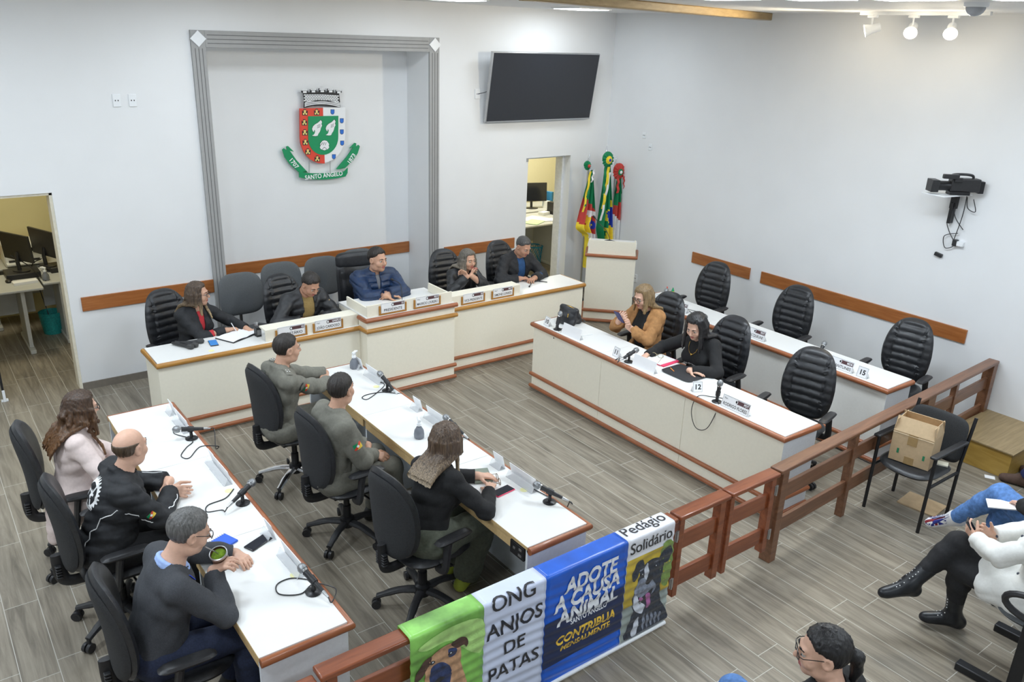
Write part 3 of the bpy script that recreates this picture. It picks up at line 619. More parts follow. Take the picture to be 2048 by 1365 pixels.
# ---------------------------------------------------------------- smooth bodies from blended round shapes (distance field -> quads)
class Field:
    def __init__(s, lo, hi, h):
        s.h = h; s.lo = np.array(lo, np.float32); n = np.ceil((np.array(hi)-np.array(lo))/h).astype(int)+1
        s.ax = [s.lo[i]+h*np.arange(n[i], dtype=np.float32) for i in range(3)]
        s.F = np.full(n, 1.0, np.float32)
    def sl(s, lo, hi):
        r = []
        for i in range(3):
            a = int(max(0, math.floor((lo[i]-s.lo[i])/s.h))); b = int(min(s.F.shape[i], math.ceil((hi[i]-s.lo[i])/s.h)+1))
            if b <= a: return None
            r.append(slice(a, b))
        return tuple(r)
    def xyz(s, r): return (s.ax[0][r[0]][:,None,None], s.ax[1][r[1]][None,:,None], s.ax[2][r[2]][None,None,:])
    def put(s, fn, lo, hi, k=.01, op='u'):
        m = max(k, .02)+.01
        r = s.sl(np.array(lo)-m, np.array(hi)+m)
        if r is None: return
        d = fn(*s.xyz(r)).astype(np.float32); a = s.F[r]
        if op == 'u':
            if k > 0:
                hh = np.clip(.5+.5*(a-d)/k, 0, 1); s.F[r] = a*(1-hh)+d*hh-k*hh*(1-hh)
            else: s.F[r] = np.minimum(a, d)
        elif op == 's':
            if k > 0:
                d = -d; hh = np.clip(.5-.5*(a-d)/k, 0, 1); s.F[r] = a*(1-hh)+d*hh+k*hh*(1-hh)
            else: s.F[r] = np.maximum(a, -d)
    def rc(s, p, q, r0, r1=None, k=.01, op='u', flat=None):
        r1 = r0 if r1 is None else r1; p = np.array(p, float); q = np.array(q, float); v = q-p; L2 = max(1e-9, v@v); R = max(r0, r1)
        fl = None
        if flat is not None: fa, fs = np.array(flat[0], float), flat[1]
        def fn(x, y, z):
            X, Y, Z_ = x-p[0], y-p[1], z-p[2]
            t = np.clip((X*v[0]+Y*v[1]+Z_*v[2])/L2, 0, 1); dx, dy, dz = X-t*v[0], Y-t*v[1], Z_-t*v[2]
            if flat is not None:
                g = (dx*fa[0]+dy*fa[1]+dz*fa[2])*(fs-1); dx = dx+g*fa[0]; dy = dy+g*fa[1]; dz = dz+g*fa[2]
            return np.sqrt(dx*dx+dy*dy+dz*dz)-(r0+t*(r1-r0))
        s.put(fn, np.minimum(p, q)-R*1.05, np.maximum(p, q)+R*1.05, k, op)
    def el(s, c, rad, B=None, k=.01, op='u'):
        c = np.array(c, float); rad = np.array(rad, float); B = np.eye(3) if B is None else np.array(B, float)  # rows: local axes
        ext = np.sqrt(((B.T*rad)**2).sum(1)) if True else rad
        def fn(x, y, z):
            X, Y, Z_ = x-c[0], y-c[1], z-c[2]
            q = [(X*B[i][0]+Y*B[i][1]+Z_*B[i][2]) for i in range(3)]
            k0 = np.sqrt(sum((q[i]/rad[i])**2 for i in range(3))); k1 = np.sqrt(sum((q[i]/rad[i]**2)**2 for i in range(3)))+1e-9
            return k0*(k0-1)/k1
        s.put(fn, c-ext, c+ext, k, op)
    def mesh(s, name, mats, parent, matfn=None, smooth_it=0, post=None):
        F = s.F; S = F < 0
        c = np.zeros(tuple(n-1 for n in F.shape), np.int8)
        for i in (0,1):
            for j in (0,1):
                for k in (0,1): c += S[i:i+c.shape[0], j:j+c.shape[1], k:k+c.shape[2]]
        act = (c > 0) & (c < 8); I = np.argwhere(act); n = len(I)
        idx = np.full(act.shape, -1, np.int32); idx[act] = np.arange(n)
        acc = np.zeros((n,3), np.float32); cnt = np.zeros(n, np.float32)
        C8 = [(i,j,k) for i in (0,1) for j in (0,1) for k in (0,1)]
        V8 = {q: F[I[:,0]+q[0], I[:,1]+q[1], I[:,2]+q[2]] for q in C8}
        for a in range(3):
            for q in C8:
                if q[a]: continue
                q2 = tuple(q[t]+(t==a) for t in range(3)); f0, f1 = V8[q], V8[q2]; mk = (f0 < 0) != (f1 < 0)
                t = np.where(mk, f0/np.where(mk, f0-f1, 1), 0)
                pt = np.array(q, np.float32)[None,:].repeat(n, 0); pt[:,a] += t
                acc += pt*mk[:,None]; cnt += mk
        V = (I+acc/np.maximum(cnt,1)[:,None])*s.h+s.lo
        Q = []
        for a in range(3):
            b, d = (a+1)%3, (a+2)%3
            f0 = np.take(S, range(0, S.shape[a]-1), a); f1 = np.take(S, range(1, S.shape[a]), a)
            E = np.argwhere(f0 != f1)
            E = E[(E[:,b] > 0) & (E[:,d] > 0) & (E[:,b] < act.shape[b]) & (E[:,d] < act.shape[d])]
            sg = f0[E[:,0],E[:,1],E[:,2]]
            def ix(db, dd):
                e = E.copy(); e[:,b] -= db; e[:,d] -= dd; return idx[e[:,0],e[:,1],e[:,2]]
            q = np.stack([ix(0,0), ix(1,0), ix(1,1), ix(0,1)], 1); q[~sg] = q[~sg][:,::-1]
            Q.append(q)
        Q = np.concatenate(Q); Q = Q[(Q >= 0).all(1)]
        for _ in range(smooth_it):
            A = np.zeros_like(V); w_ = np.zeros(n, np.float32)
            for i in range(4):
                np.add.at(A, Q[:,i], V[Q[:,(i+1)%4]]); np.add.at(w_, Q[:,i], 1)
                np.add.at(A, Q[:,i], V[Q[:,(i-1)%4]]); np.add.at(w_, Q[:,i], 1)
            V = .5*V+.5*A/np.maximum(w_,1)[:,None]
        if post is not None: V = post(V)
        # keep the largest connected piece(s): drop specks
        lab = np.arange(n)
        for _ in range(400):
            m_ = np.minimum.reduce([lab[Q[:,i]] for i in range(4)]); new = lab.copy()
            for i in range(4): np.minimum.at(new, Q[:,i], m_)
            new = new[new]
            if (new == lab).all(): break
            lab = new
        big = np.bincount(lab, minlength=n); keep = big[lab] >= max(60, .02*n); Q = Q[keep[Q].all(1)]
        used = np.zeros(n, bool); used[Q.ravel()] = True; re = np.cumsum(used)-1; V = V[used]; Q = re[Q]
        me = bpy.data.meshes.new(name); me.vertices.add(len(V)); me.vertices.foreach_set('co', V.astype(np.float32).ravel())
        me.loops.add(len(Q)*4); me.loops.foreach_set('vertex_index', Q.astype(np.int32).ravel())
        me.polygons.add(len(Q)); me.polygons.foreach_set('loop_start', np.arange(0, len(Q)*4, 4, dtype=np.int32)); 
        me.update(calc_edges=True); me.validate()
        mats = mats if isinstance(mats, (list,tuple)) else [mats]
        for a in mats: me.materials.append(a)
        me.shade_smooth()
        if matfn is not None:
            cen = V[Q].mean(1); me.polygons.foreach_set('material_index', matfn(cen).astype(np.int32))
        o = bpy.data.objects.new(name, me); COL.objects.link(o)
        if parent is not None: o.parent = parent
        return o
WV = np.random.RandomState(3)
def folds(amp, wl, n=7, stretch=(1,1,1), seed=0):
    R_ = np.random.RandomState(seed); K = R_.normal(size=(n,3)); K /= np.linalg.norm(K,axis=1)[:,None]; K = K*np.array(stretch)
    K *= (2*PI/(wl*R_.uniform(.7,1.6,n)))[:,None]; ph = R_.uniform(0,6.28,n); am = R_.uniform(.5,1,n); am = am/am.sum()*amp*1.8
    def fn(x, y, z): 
        r = 0
        for i in range(n): r = r+am[i]*(1-1.6*np.abs(np.sin(.5*(K[i,0]*x+K[i,1]*y+K[i,2]*z)+ph[i])))
        return r
    return fn
def unit(v): v = np.array(v, float); return v/max(1e-9, np.linalg.norm(v))
def rotm(axis, a):
    axis = unit(axis); K = np.array([[0,-axis[2],axis[1]],[axis[2],0,-axis[0]],[-axis[1],axis[0],0]]); return np.eye(3)+math.sin(a)*K+(1-math.cos(a))*K@K
def ik(a, b, l1, l2, pole):
    a = np.array(a, float); b = np.array(b, float); d = b-a; L = np.linalg.norm(d); L2 = min(L, (l1+l2)*.985); n = unit(d); b = a+n*L2
    x = (l1*l1-l2*l2+L2*L2)/(2*L2); hgt = math.sqrt(max(0, l1*l1-x*x)); p = np.array(pole, float)-a; p = p-n*(p@n); p = unit(p)
    return a+n*x+p*hgt, b
SKIN = {}
def skin(name, c):
    m = M(name, c, .5, var=.05, scale=60, bump=.06, bscale=400); b = m.node_tree.nodes['Principled BSDF']
    b.inputs['Subsurface Weight'].default_value = .08; b.inputs['Subsurface Radius'].default_value = (.02,.008,.004); b.inputs['Subsurface Scale'].default_value = .5; return m
SK = [skin('skin light', (.66,.40,.29)), skin('skin tan', (.52,.28,.185)), skin('skin olive', (.58,.335,.23))]
LIP = M('lip colour', (.42,.13,.11), .45); EYEW = M('eye white', (.50,.47,.44), .3); IRIS = M('dark iris', (.03,.018,.012), .2)
def hairmat(name, c, tip=None, zt=(0,1), rough=.42):
    m, t, b = nt(name); N = t.nodes; L = t.links
    tc = N.new('ShaderNodeTexCoord'); mp = N.new('ShaderNodeMapping'); mp.inputs['Scale'].default_value = (150,150,9); L.new(tc.outputs['Object'], mp.inputs[0])
    no = N.new('ShaderNodeTexNoise'); no.inputs['Scale'].default_value = 1; no.inputs['Detail'].default_value = 4; no.inputs['Distortion'].default_value = .4; L.new(mp.outputs[0], no.inputs['Vector'])
    cr = N.new('ShaderNodeValToRGB'); c = Vector(c); cr.color_ramp.elements[0].color = (*(c*.55),1); cr.color_ramp.elements[1].color = (*(c*1.45),1); cr.color_ramp.elements[0].position = .32; cr.color_ramp.elements[1].position = .7
    L.new(no.outputs['Fac'], cr.inputs[0]); out = cr.outputs[0]
    if tip:
        c2 = N.new('ShaderNodeValToRGB'); tp = Vector(tip); c2.color_ramp.elements[0].color = (*(tp*.5),1); c2.color_ramp.elements[1].color = (*[min(1,q) for q in tp*1.4],1); c2.color_ramp.elements[0].position = .32; c2.color_ramp.elements[1].position = .7
        L.new(no.outputs['Fac'], c2.inputs[0]); sp = N.new('ShaderNodeSeparateXYZ'); L.new(tc.outputs['Object'], sp.inputs[0])
        mr = N.new('ShaderNodeMapRange'); mr.inputs[1].default_value = zt[1]; mr.inputs[2].default_value = zt[0]; L.new(sp.outputs[2], mr.inputs[0])
        ad = N.new('ShaderNodeMath'); ad.operation = 'MULTIPLY_ADD'; ad.inputs[1].default_value = .5; L.new(no.outputs['Fac'], ad.inputs[0]); L.new(mr.outputs[0], ad.inputs[2])
        sb = N.new('ShaderNodeMath'); sb.operation = 'SUBTRACT'; sb.inputs[1].default_value = .25; sb.use_clamp = True; L.new(ad.outputs[0], sb.inputs[0])
        mx = N.new('ShaderNodeMixRGB'); L.new(sb.outputs[0], mx.inputs[0]); L.new(cr.outputs[0], mx.inputs[1]); L.new(c2.outputs[0], mx.inputs[2]); out = mx.outputs[0]
    L.new(out, b.inputs['Base Color']); b.inputs['Roughness'].default_value = rough
    bp = N.new('ShaderNodeBump'); bp.inputs['Strength'].default_value = .6; bp.inputs['Distance'].default_value = .004; L.new(no.outputs['Fac'], bp.inputs['Height']); L.new(bp.outputs[0], b.inputs['Normal'])
    return m
H_BODY, H_CLOTH, H_HAIR = .0055, .0075, .006

class Person:
    """seated figure; local frame: x right, y forward, z up, origin on the floor under the hips"""
    def __init__(s, name_label, loc, face, seat=.47, k=1.0, lean=.1, twist=0, side=0, hyaw=0, hpitch=0, hroll=0, girth=1.0, female=False,
                 hands=((.2,.4,.75),(-.2,.4,.75)), palms=None, curl=(.5,.5), knees=((.12,.44),(-.12,.44)), feet=((.13,.42),(-.13,.42)), fdir=((.1,1,0),(-.1,1,0)),
                 ankle_z=(.085,.085), knee_z=(None,None), sk=0, elbows=((.4,-.15,.3),(-.4,-.15,.3)), neck=0, headfwd=.0):
        s.root = empty('person', (loc[0], loc[1], loc[2] if len(loc) > 2 else 0), face, name_label, 'person')
        s.k = k; s.fem = female; s.g = girth; s.sk = sk; s.name = name_label
        H = np.array([0, 0, seat+.085*k]); s.H = H
        U = rotm((1,0,0), -lean) @ np.array([0,0,1.]); U = rotm((0,1,0), side) @ U; s.U = U
        fwdv = np.array([0, math.cos(lean), -math.sin(lean)])
        X = rotm(U, twist) @ unit(np.cross(fwdv, U)); s.X = X; s.Y = np.cross(U, X)   # torso axes: X right, Y front, U up
        sw = (.145 if female else .166)*k*(.5+.5*girth)
        s.waist = H+U*.15*k; s.chest = H+U*.33*k+s.Y*.01; s.neckb = H+U*.50*k; sh = H+U*.445*k
        s.sh = [sh+X*sw-s.Y*.005, sh-X*sw-s.Y*.005]       # right, left
        s.nt = s.neckb+U*.055*k+s.Y*(.03+headfwd)*k
        # head axes: yaw about torso up, then pitch, roll
        hy = rotm(np.array([0,0,1.]), hyaw); b = np.array([[1,0,0],[0,1,0],[0,0,1.]]) @ hy.T
        HX, HY, HZ = b[0], b[1], b[2]
        Rp = rotm(HX, -hpitch); HY, HZ = Rp@HY, Rp@HZ; Rr = rotm(HY, hroll); HX, HZ = Rr@HX, Rr@HZ
        s.HB = np.array([HX, HY, HZ]); s.hc = s.nt+HZ*.105*k+HY*.022*k
        # arms
        s.el, s.wr, s.hb = [], [], []
        for i in (0,1):
            tgt = np.array(hands[i], float); pole = s.sh[i]+np.array(elbows[i], float)-np.array([0,0,.35])
            e, w_ = ik(s.sh[i], tgt, .285*k, .25*k, pole); s.el.append(e); s.wr.append(w_)
            fd = unit(w_-e) if palms is None or palms[i] is None or palms[i][0] is None else unit(palms[i][0])
            pn = np.array([0,0,-1.]) if palms is None or palms[i] is None else np.array(palms[i][1], float)
            pn = unit(pn-fd*(pn@fd)); s.hb.append((fd, pn, curl[i]))
        # legs
        s.hip = [H+np.array([.088*k,.03,-.005]), H+np.array([-.088*k,.03,-.005])]; s.kn, s.an, s.fd = [], [], []
        for i in (0,1):
            an = np.array([feet[i][0], feet[i][1], ankle_z[i]]); kz = knee_z[i] if knee_z[i] is not None else seat+.075*k
            s.kn.append(np.array([knees[i][0], knees[i][1], kz])); s.an.append(an); s.fd.append(unit(fdir[i]))
        s.girthT = girth
        pts = np.array([H, s.hc]+s.el+s.wr+s.kn+s.an+s.sh); s.lo = pts.min(0)-.26; s.hi = pts.max(0)+.26; s.lo[2] = -.02
        s._body()
    # --- shared shapes, inflated by e
    def torso(s, f, e=0, k=.035):
        X, Y, U, kk, g = s.X, s.Y, s.U, s.k, s.g; B = np.array([X, Y, U])
        f.el(s.H+U*.02, np.array([.158*g if not s.fem else .165*g,.120*g,.12])*kk+e, B, k)
        f.el(s.waist+Y*.008*g, np.array([(.148 if not s.fem else .132)*g,.112*g,.15])*kk+e, B, k)
        f.el(s.chest, np.array([(.170 if not s.fem else .152)*(.5+.5*g),.118*(.4+.6*g),.17])*kk+e, B, k)
        if s.fem:
            for sx in (-1,1): f.el(s.chest+X*.07*sx*kk+Y*.085*kk-U*.01, np.array([.065,.06,.065])*kk+e, B, .03)
        f.rc(s.sh[0]-X*.02*kk-U*.012, s.sh[1]+X*.02*kk-U*.012, .056*kk+e*.8, .056*kk+e*.8, k)
        for sx in (0,1): f.rc(s.neckb-U*.015*kk, s.sh[sx]+U*.012*kk, .050*kk+e*.5, .040*kk+e*.6, .03)
        f.rc(s.neckb-U*.05*kk, s.neckb+U*.0*kk, .085*kk+e*.6, .06*kk+e*.6, k)
    def arm(s, f, i, e=0, k=.03, end=1.0, cuff=0):
        kk = s.k*(.94 if s.fem else 1); g = .6+.4*s.g
        f.rc(s.sh[i], s.el[i], .053*kk*g+e, .042*kk*g+e, k); w_ = s.el[i]+(s.wr[i]-s.el[i])*end
        f.rc(s.el[i], w_, .045*kk*g+e, (.045+(.030-.045)*end)*kk*g+e+cuff, k if k < .02 else .02)
    def leg(s, f, i, e=0, k=.04, end=1.0, flare=0):
        kk = s.k; g = .55+.45*s.g
        f.rc(s.hip[i], s.kn[i], .088*kk*g+e, .060*kk*g+e, k); a = s.kn[i]+(s.an[i]-s.kn[i])*end
        mid = s.kn[i]*.65+a*.35; bk = unit(np.cross(np.cross(s.fd[i], s.an[i]-s.kn[i]), s.an[i]-s.kn[i])); 
        f.rc(s.kn[i], mid, .060*kk*g+e, .056*kk*g+e+flare*.35, .03); f.rc(mid, a, .056*kk*g+e+flare*.35, .034*kk+e+flare, .03)
    def hp(s, x, y, z): return s.hc+(s.HB[0]*x+s.HB[1]*y+s.HB[2]*z)*s.k
    def _head(s, f):
        hp, B, k = s.hp, s.HB, s.k; j = .92 if s.fem else 1.0
        E = lambda c, r, kk=.02, op='u': f.el(hp(*c), np.array(r)*k, B, kk, op)
        f.rc(s.neckb-s.U*.03, s.nt+s.HB[2]*.03*k-s.HB[1]*.01, .060*k*j, .054*k*j, .03)
        E((0,-.015,.03), (.074,.094,.088)); E((0,.018,-.035), (.060*j,.072,.080), .03); E((0,.055,-.088), (.030*j,.028,.024), .025)
        for sx in (-1,1):
            E((.038*sx,.056,-.03), (.026,.026,.028), .02); E((.048*sx*j,.01,-.075), (.018,.035,.025), .025)
        f.rc(hp(-.032,.078,.024), hp(.032,.078,.024), .012*k, None, .015)
        for sx in (-1,1): E((.031*sx,.098,.006), (.017,.012,.010), .010, 's')
        for sx in (-1,1): f.rc(hp(.019*sx,.0835,.0135), hp(.043*sx,.0780,.0125), .0050*k, None, .004)
        f.rc(hp(0,.088,.012), hp(0,.106,-.022), .0075*k, .0125*k, .010); 
        for sx in (-1,1): f.rc(hp(.010*sx,.096,-.028), hp(.013*sx,.092,-.028), .0075*k, None, .006)
        f.rc(hp(-.020,.080,-.052), hp(0,.088,-.051), .0055*k, .0065*k, .006); f.rc(hp(.020,.080,-.052), hp(0,.088,-.051), .0055*k, .0065*k, .006)
        f.rc(hp(-.016,.080,-.063), hp(0,.086,-.064), .006*k, .0075*k, .006); f.rc(hp(.016,.080,-.063), hp(0,.086,-.064), .006*k, .0075*k, .006)
        for sx in (-1,1):
            E((.075*sx,-.012,-.003), (.012,.024,.034), .008); E((.083*sx,-.006,.0), (.006,.012,.018), .005, 's')
    def _hand(s, f, i):
        fd, pn, curl = s.hb[i]; k = s.k*(.93 if s.fem else 1.0); sgn = 1 if i == 0 else -1
        th = np.cross(pn, fd)*sgn*-1      # thumb side
        if i == 1: pass
        w_ = s.wr[i]; F = lambda a, b, c: w_+(fd*a+th*b-pn*c)*k
        f.rc(s.el[i], w_, .043*k, .027*k, .02); f.rc(w_, F(.03,0,0), .027*k, .027*k, .015, flat=(pn,1.35))
        for b in (-.026,-.009,.009,.026): f.rc(F(.02,b*.7,0), F(.082-abs(b-.006)*.25,b,0), .0145*k, .0115*k, .009)
        for n_, (b, L) in enumerate(((.030,.068),(.010,.078),(-.010,.072),(-.030,.056))):
            p = F(.082-abs(b-.006)*.25, b, .002); spread = b*.9; a = curl*.75+.06*n_
            d = unit(fd*math.cos(a)+pn*math.sin(a)+th*spread*2.2); q = p+d*L*.46*k
            a2 = a+curl*.95+.1; d2 = unit(fd*math.cos(a2)+pn*math.sin(a2)+th*spread); q2 = q+d2*L*.32*k
            a3 = a2+curl*.6; d3 = unit(fd*math.cos(a3)+pn*math.sin(a3)+th*spread); q3 = q2+d3*L*.24*k
            f.rc(p, q, .0098*k, .0088*k, .004); f.rc(q, q2, .0088*k, .0080*k, .002); f.rc(q2, q3, .0080*k, .0070*k, .002)
        p = F(.018,.022,-.004); d = unit(fd*.62+th*.72+pn*(.25+.3*curl)); q = p+d*.042*k; d2 = unit(fd*.85+th*(.40-.35*curl)+pn*(.2+.5*curl)); q2 = q+d2*.032*k; q3 = q2+unit(d2+pn*.15)*.024*k
        f.rc(p, q, .0145*k, .0115*k, .008); f.rc(q, q2, .0108*k, .0098*k, .003); f.rc(q2, q3, .0098*k, .0080*k, .002)
    def _body(s):
        f = Field(s.lo, s.hi, H_BODY)
        s.torso(f, -.014)
        for i in (0,1): s.arm(f, i, -.004); s.leg(f, i, -.010)
        for i in (0,1):                         # bare feet (under the shoes)
            sn_ = unit(s.kn[i]-s.an[i]); nn_ = unit(np.cross(np.cross(s.fd[i], sn_), s.fd[i])); nn_ = nn_ if nn_@sn_ > 0 else -nn_; f.rc(s.an[i], s.an[i]+s.fd[i]*.12*s.k-nn_*.045, .028, .020, .02)
        s._head(f)
        for i in (0,1): s._hand(f, i)
        hc, HB, k = s.hc, s.HB, s.k
        def mf(c):
            q = (c-hc)@HB.T/k; lip = (np.abs(q[:,0]) < .021*(1-np.abs((q[:,2]+.057)/.016)**2*.5)) & (np.abs(q[:,2]+.0575) < .0125) & (q[:,1] > .077)
            return lip.astype(int)
        s.body = f.mesh('body', [SK[s.sk], LIP], s.root, mf)
        # eyes and brows ride on the head
        g = MB()
        def loc(x, y, z): return tuple(hp_ for hp_ in s.hp(x, y, z))
        for sx in (-1,1):
            c = s.hp(.031*sx, .0765, .005); base = len(g.v); g.sphere((0,0,0), .0122*k, 14, 10, 0)
            HBm = Matrix([list(HB[0]), list(HB[1]), list(HB[2])]).transposed()
            for j in range(base, len(g.v)): g.v[j] = tuple(HBm @ Vector(g.v[j]) + Vector(c))
            e = s.hp(.031*sx, .0865, .004); g.sphere(tuple(e), (.0060*k,.0045*k,.0060*k), 10, 8, 1)
        g.build('eyes', [EYEW, IRIS], s.body)
    def brows(s, mat):
        for sx in (-1,1):
            g = MB(); g.tube([s.hp(.012*sx,.0925,.024), s.hp(.027*sx,.0915,.030), s.hp(.046*sx,.079,.026)], [.0035*s.k,.0045*s.k,.002*s.k], 6); g.build('eyebrow', mat, s.body)
    # --- hair
    def hair(s, mat, style='short', length=.0, name='hair', seed=1, part=0, front=0, vol=0, sideburn=0):
        hp, B, k = s.hp, s.HB, s.k; f = Field(hp(0,0,0)-np.array([.24,.24,.24+length]), hp(0,0,0)+np.array([.24,.24,.22]), H_HAIR)
        e0_ = .011+vol
        hl = lambda q: np.maximum(-(q[2]-(.052+front)-.10*np.clip(np.abs(q[0])-.03,0,1)*0)+np.clip((.055-q[1])*1.9,0,.135), -q[1]-.2)  # negative above hairline
        def loc(x, y, z):
            X, Y, Z_ = x-s.hc[0], y-s.hc[1], z-s.hc[2]; return [(X*B[i][0]+Y*B[i][1]+Z_*B[i][2])/k for i in range(3)]
        def cap(x, y, z):
            q = loc(x, y, z); e = e0_*(.45+.55*np.clip((q[2]+.03)/.11, 0, 1)) if style in ('short','bald') else e0_; rad = (.074+e,.094+e,.088+e); c = (q[0], q[1]+.015, q[2]-.03)
            k0 = np.sqrt(sum((c[i]/rad[i])**2 for i in range(3))); d = (k0-1)*.085
            ang = np.arctan2(c[0], c[1]); st = .0026*np.sin(ang*34+c[2]*25+seed)*np.sin(ang*11+seed*2)+.0010*np.sin(c[0]*240+c[1]*90+seed)*np.sin(c[1]*170-c[2]*120+seed)
            # hairline: forehead edge falls towards the temples, then down to the nape
            line = np.where(q[1] > .02, .074+front-1.1*np.clip(np.abs(q[0])-.038,0,1), np.where(q[1] > -.03, .012-sideburn+(q[1]+.03)*.6, -.055))
            tp = np.clip((q[2]-line)/.035, 0, 1); return np.maximum(d+st+(e-.002)*(1-tp)*(1-tp), (line-q[2])*.8)
        if style == 'bald':
            def fn(x, y, z):
                q = loc(x, y, z); return np.maximum(np.maximum(cap(x, y, z)+.004, q[2]-.048-.25*np.clip(-q[1]-.02,0,1)*0), np.abs(q[0])*0+(q[1]-.045))
            f.put(fn, hp(0,0,0)-.2, hp(0,0,0)+.2, 0)
        else: f.put(cap, hp(0,0,0)-.2, hp(0,0,0)+.2, 0)
        R_ = np.random.RandomState(seed)
        if style in ('long','curly','bob'):
            n_ = {'long': 34, 'curly': 44, 'bob': 30}[style]
            for t in np.linspace(-1, 1, n_):
                a = t*2.25; lay = R_.uniform(-.012,.012)
                x0 = math.sin(a)*(.074+e0_*.6+lay); y0 = -.015-math.cos(a)*(.088+lay)
                fr = max(0, -math.cos(a))            # strands that fall in front of the ears
                L = length*R_.uniform(.66,1.06)*(1-.15*fr); pts = [hp(x0*.75, y0*.75, .085), hp(x0*1.02, y0*1.02, .01)]
                down = np.array([0,0,-1.]); m_ = 5 if style != 'curly' else 6
                for j in range(1, m_+1):
                    w_ = j/m_; out = 1.05+.12*w_*(1.9 if style == 'curly' else 1)
                    p = hp(x0*out, y0*out, .01)*1; p = p+down*(L*w_+.0)
                    # hair lies behind/over the shoulders
                    if style == 'curly': p = p+R_.uniform(-.030,.030,3)
                    else: p = p+R_.uniform(-.004,.004,3)
                    dd = p-s.neckb; tt = -(dd@s.U)
                    if tt > -.07:
                        yb = dd@s.Y; q_ = min(1, max(0, tt/.12)); tgt = (-(.10+.075*q_)*k if y0 < .02 else (.09+.08*q_)*k); kk_ = min(1, (tt+.07)/.06) if y0 < .02 else min(1, max(0, tt/.04))
                        p = p+s.Y*((tgt-yb)*kk_ if (y0 < .02 and yb > tgt) or (y0 >= .02 and yb < tgt) else 0)
                    pts.append(p)
                r = .017 if style != 'curly' else .019
                for j in range(len(pts)-1):
                    f.rc(pts[j], pts[j+1], r*k*(1-.08*j), r*k*(1-.08*(j+1)), .008 if style != 'curly' else .006)
        if style == 'pony':
            p = [hp(0,-.10,.02), hp(0,-.135,-.01), hp(.01,-.14,-.08), hp(.005,-.12,-.17)]
            for j in range(3): f.rc(p[j], p[j+1], (.022,.030,.024)[j]*k, (.030,.024,.012)[j]*k, .012)
        if style in ('long','curly','bob','pony'):
            amp = .0022
            x, y, z = f.xyz((slice(None),)*3); f.F = f.F+(amp*np.sin(x*330+np.sin(z*25+seed)*2)*np.sin(y*300+np.sin(z*21)*2)).astype(np.float32)
        if style != 'bald':                        # keep the face open
            fc = hp(0,.075,-.03)
            f.el(fc, np.array([.056,.05,.088])*k, B, .012, 's')
        o = f.mesh(name, mat, s.root); return o
    # --- clothing
    def top(s, mat, name='jacket', e=.016, fold=.004, wl=.07, hem=-.03, open_=None, collar=.0, sleeve=.97, cuff=.006, extra=None, quilt=0, neck_r=.066, matfn=None, h=None, seed=0, skirt=0, vneck=0):
        f = Field(s.lo, s.hi, h or H_CLOTH); k, U, X, Y = s.k, s.U, s.X, s.Y
        s.torso(f, e)
        for i in (0,1): s.arm(f, i, e*.8, .028, sleeve, cuff)
        if skirt:
            B = np.array([X, Y, U]); f.el(s.H+np.array([0,.02,-.02]), np.array([.19*s.g,.17*s.g,.17])*k+e, B, .04)
            for i in (0,1): f.rc(s.hip[i], s.hip[i]+(s.kn[i]-s.hip[i])*.55, .10*k*s.g+e, .085*k+e, .04)
            if skirt > 1: f.rc(s.H-Y*.12-np.array([0,0,.02]), s.H-Y*.16-np.array([0,0,.26]), .10*k, .07*k, .05, flat=(Y,1.6))
        if collar:
            cb = s.neckb+U*.01*k
            for j in range(24):
                a = 2*PI*j/24; p = cb+(X*math.sin(a)*.078-Y*(math.cos(a)*.074-.010))*k-U*.03*(1-math.cos(a))*k*.9
                a2 = 2*PI*(j+1)/24; p2 = cb+(X*math.sin(a2)*.078-Y*(math.cos(a2)*.074-.010))*k-U*.03*(1-math.cos(a2))*k*.9
                f.rc(p, p2, collar*k, None, .004); f.rc(p+U*collar*1.3*k, p2+U*collar*1.3*k, collar*.8*k, None, .004)
        x, y, z = f.xyz((slice(None),)*3)
        if fold: f.F = f.F+folds(fold*1.7, wl*1.2, 6, (.8,.8,1.1), seed)(x, y, z).astype(np.float32)
        if quilt: 
            t = (x-s.H[0])*U[0]+(y-s.H[1])*U[1]+(z-s.H[2])*U[2]
            f.F = f.F-(.013*np.abs(np.sin(PI*t/quilt))**.7).astype(np.float32)+.008
        # cut at hem, neck, cuffs
        t = (x-s.H[0])*U[0]+(y-s.H[1])*U[1]+(z-s.H[2])*U[2]
        if not skirt: f.F = np.maximum(f.F, (hem*k-t).astype(np.float32))
        f.rc(s.neckb-U*.03, s.nt+U*.10*k, (.058+(.0 if collar else .012))*k, neck_r*k*1.0, .004, 's')
        tx = (x-s.H[0])*X[0]+(y-s.H[1])*X[1]+(z-s.H[2])*X[2]; ty = (x-s.H[0])*Y[0]+(y-s.H[1])*Y[1]+(z-s.H[2])*Y[2]
        if open_:
            w0, w1, t0 = open_      # half width at hem, half width at neck, height where it starts
            tt = np.clip((t/k-t0)/(.46-t0), 0, 1); hw = (w0+(w1-w0)*tt)*k
            wedge = np.maximum(np.abs(tx)-hw, np.maximum(.0-ty, t0*k-t)); f.F = np.maximum(f.F, (-wedge).astype(np.float32))
        if vneck:
            wedge = np.maximum(np.abs(tx)-(t/k-(.46-vneck))*.55*k, -ty); f.F = np.maximum(f.F, (-wedge).astype(np.float32))
        if extra: extra(s, f)
        for i in (0,1):
            fd = unit(s.wr[i]-s.el[i]); p = s.el[i]+(s.wr[i]-s.el[i])*sleeve
            f.put(lambda x, y, z, p=p, fd=fd: np.maximum(-((x-p[0])*fd[0]+(y-p[1])*fd[1]+(z-p[2])*fd[2]), np.sqrt((x-p[0])**2+(y-p[1])**2+(z-p[2])**2)-.07), p-.08, p+.08, 0, 's')
        mf = None
        if matfn: 
            def mf(c):
                q = c-s.H; return matfn(q@X/k, q@Y/k, q@U/k, c)
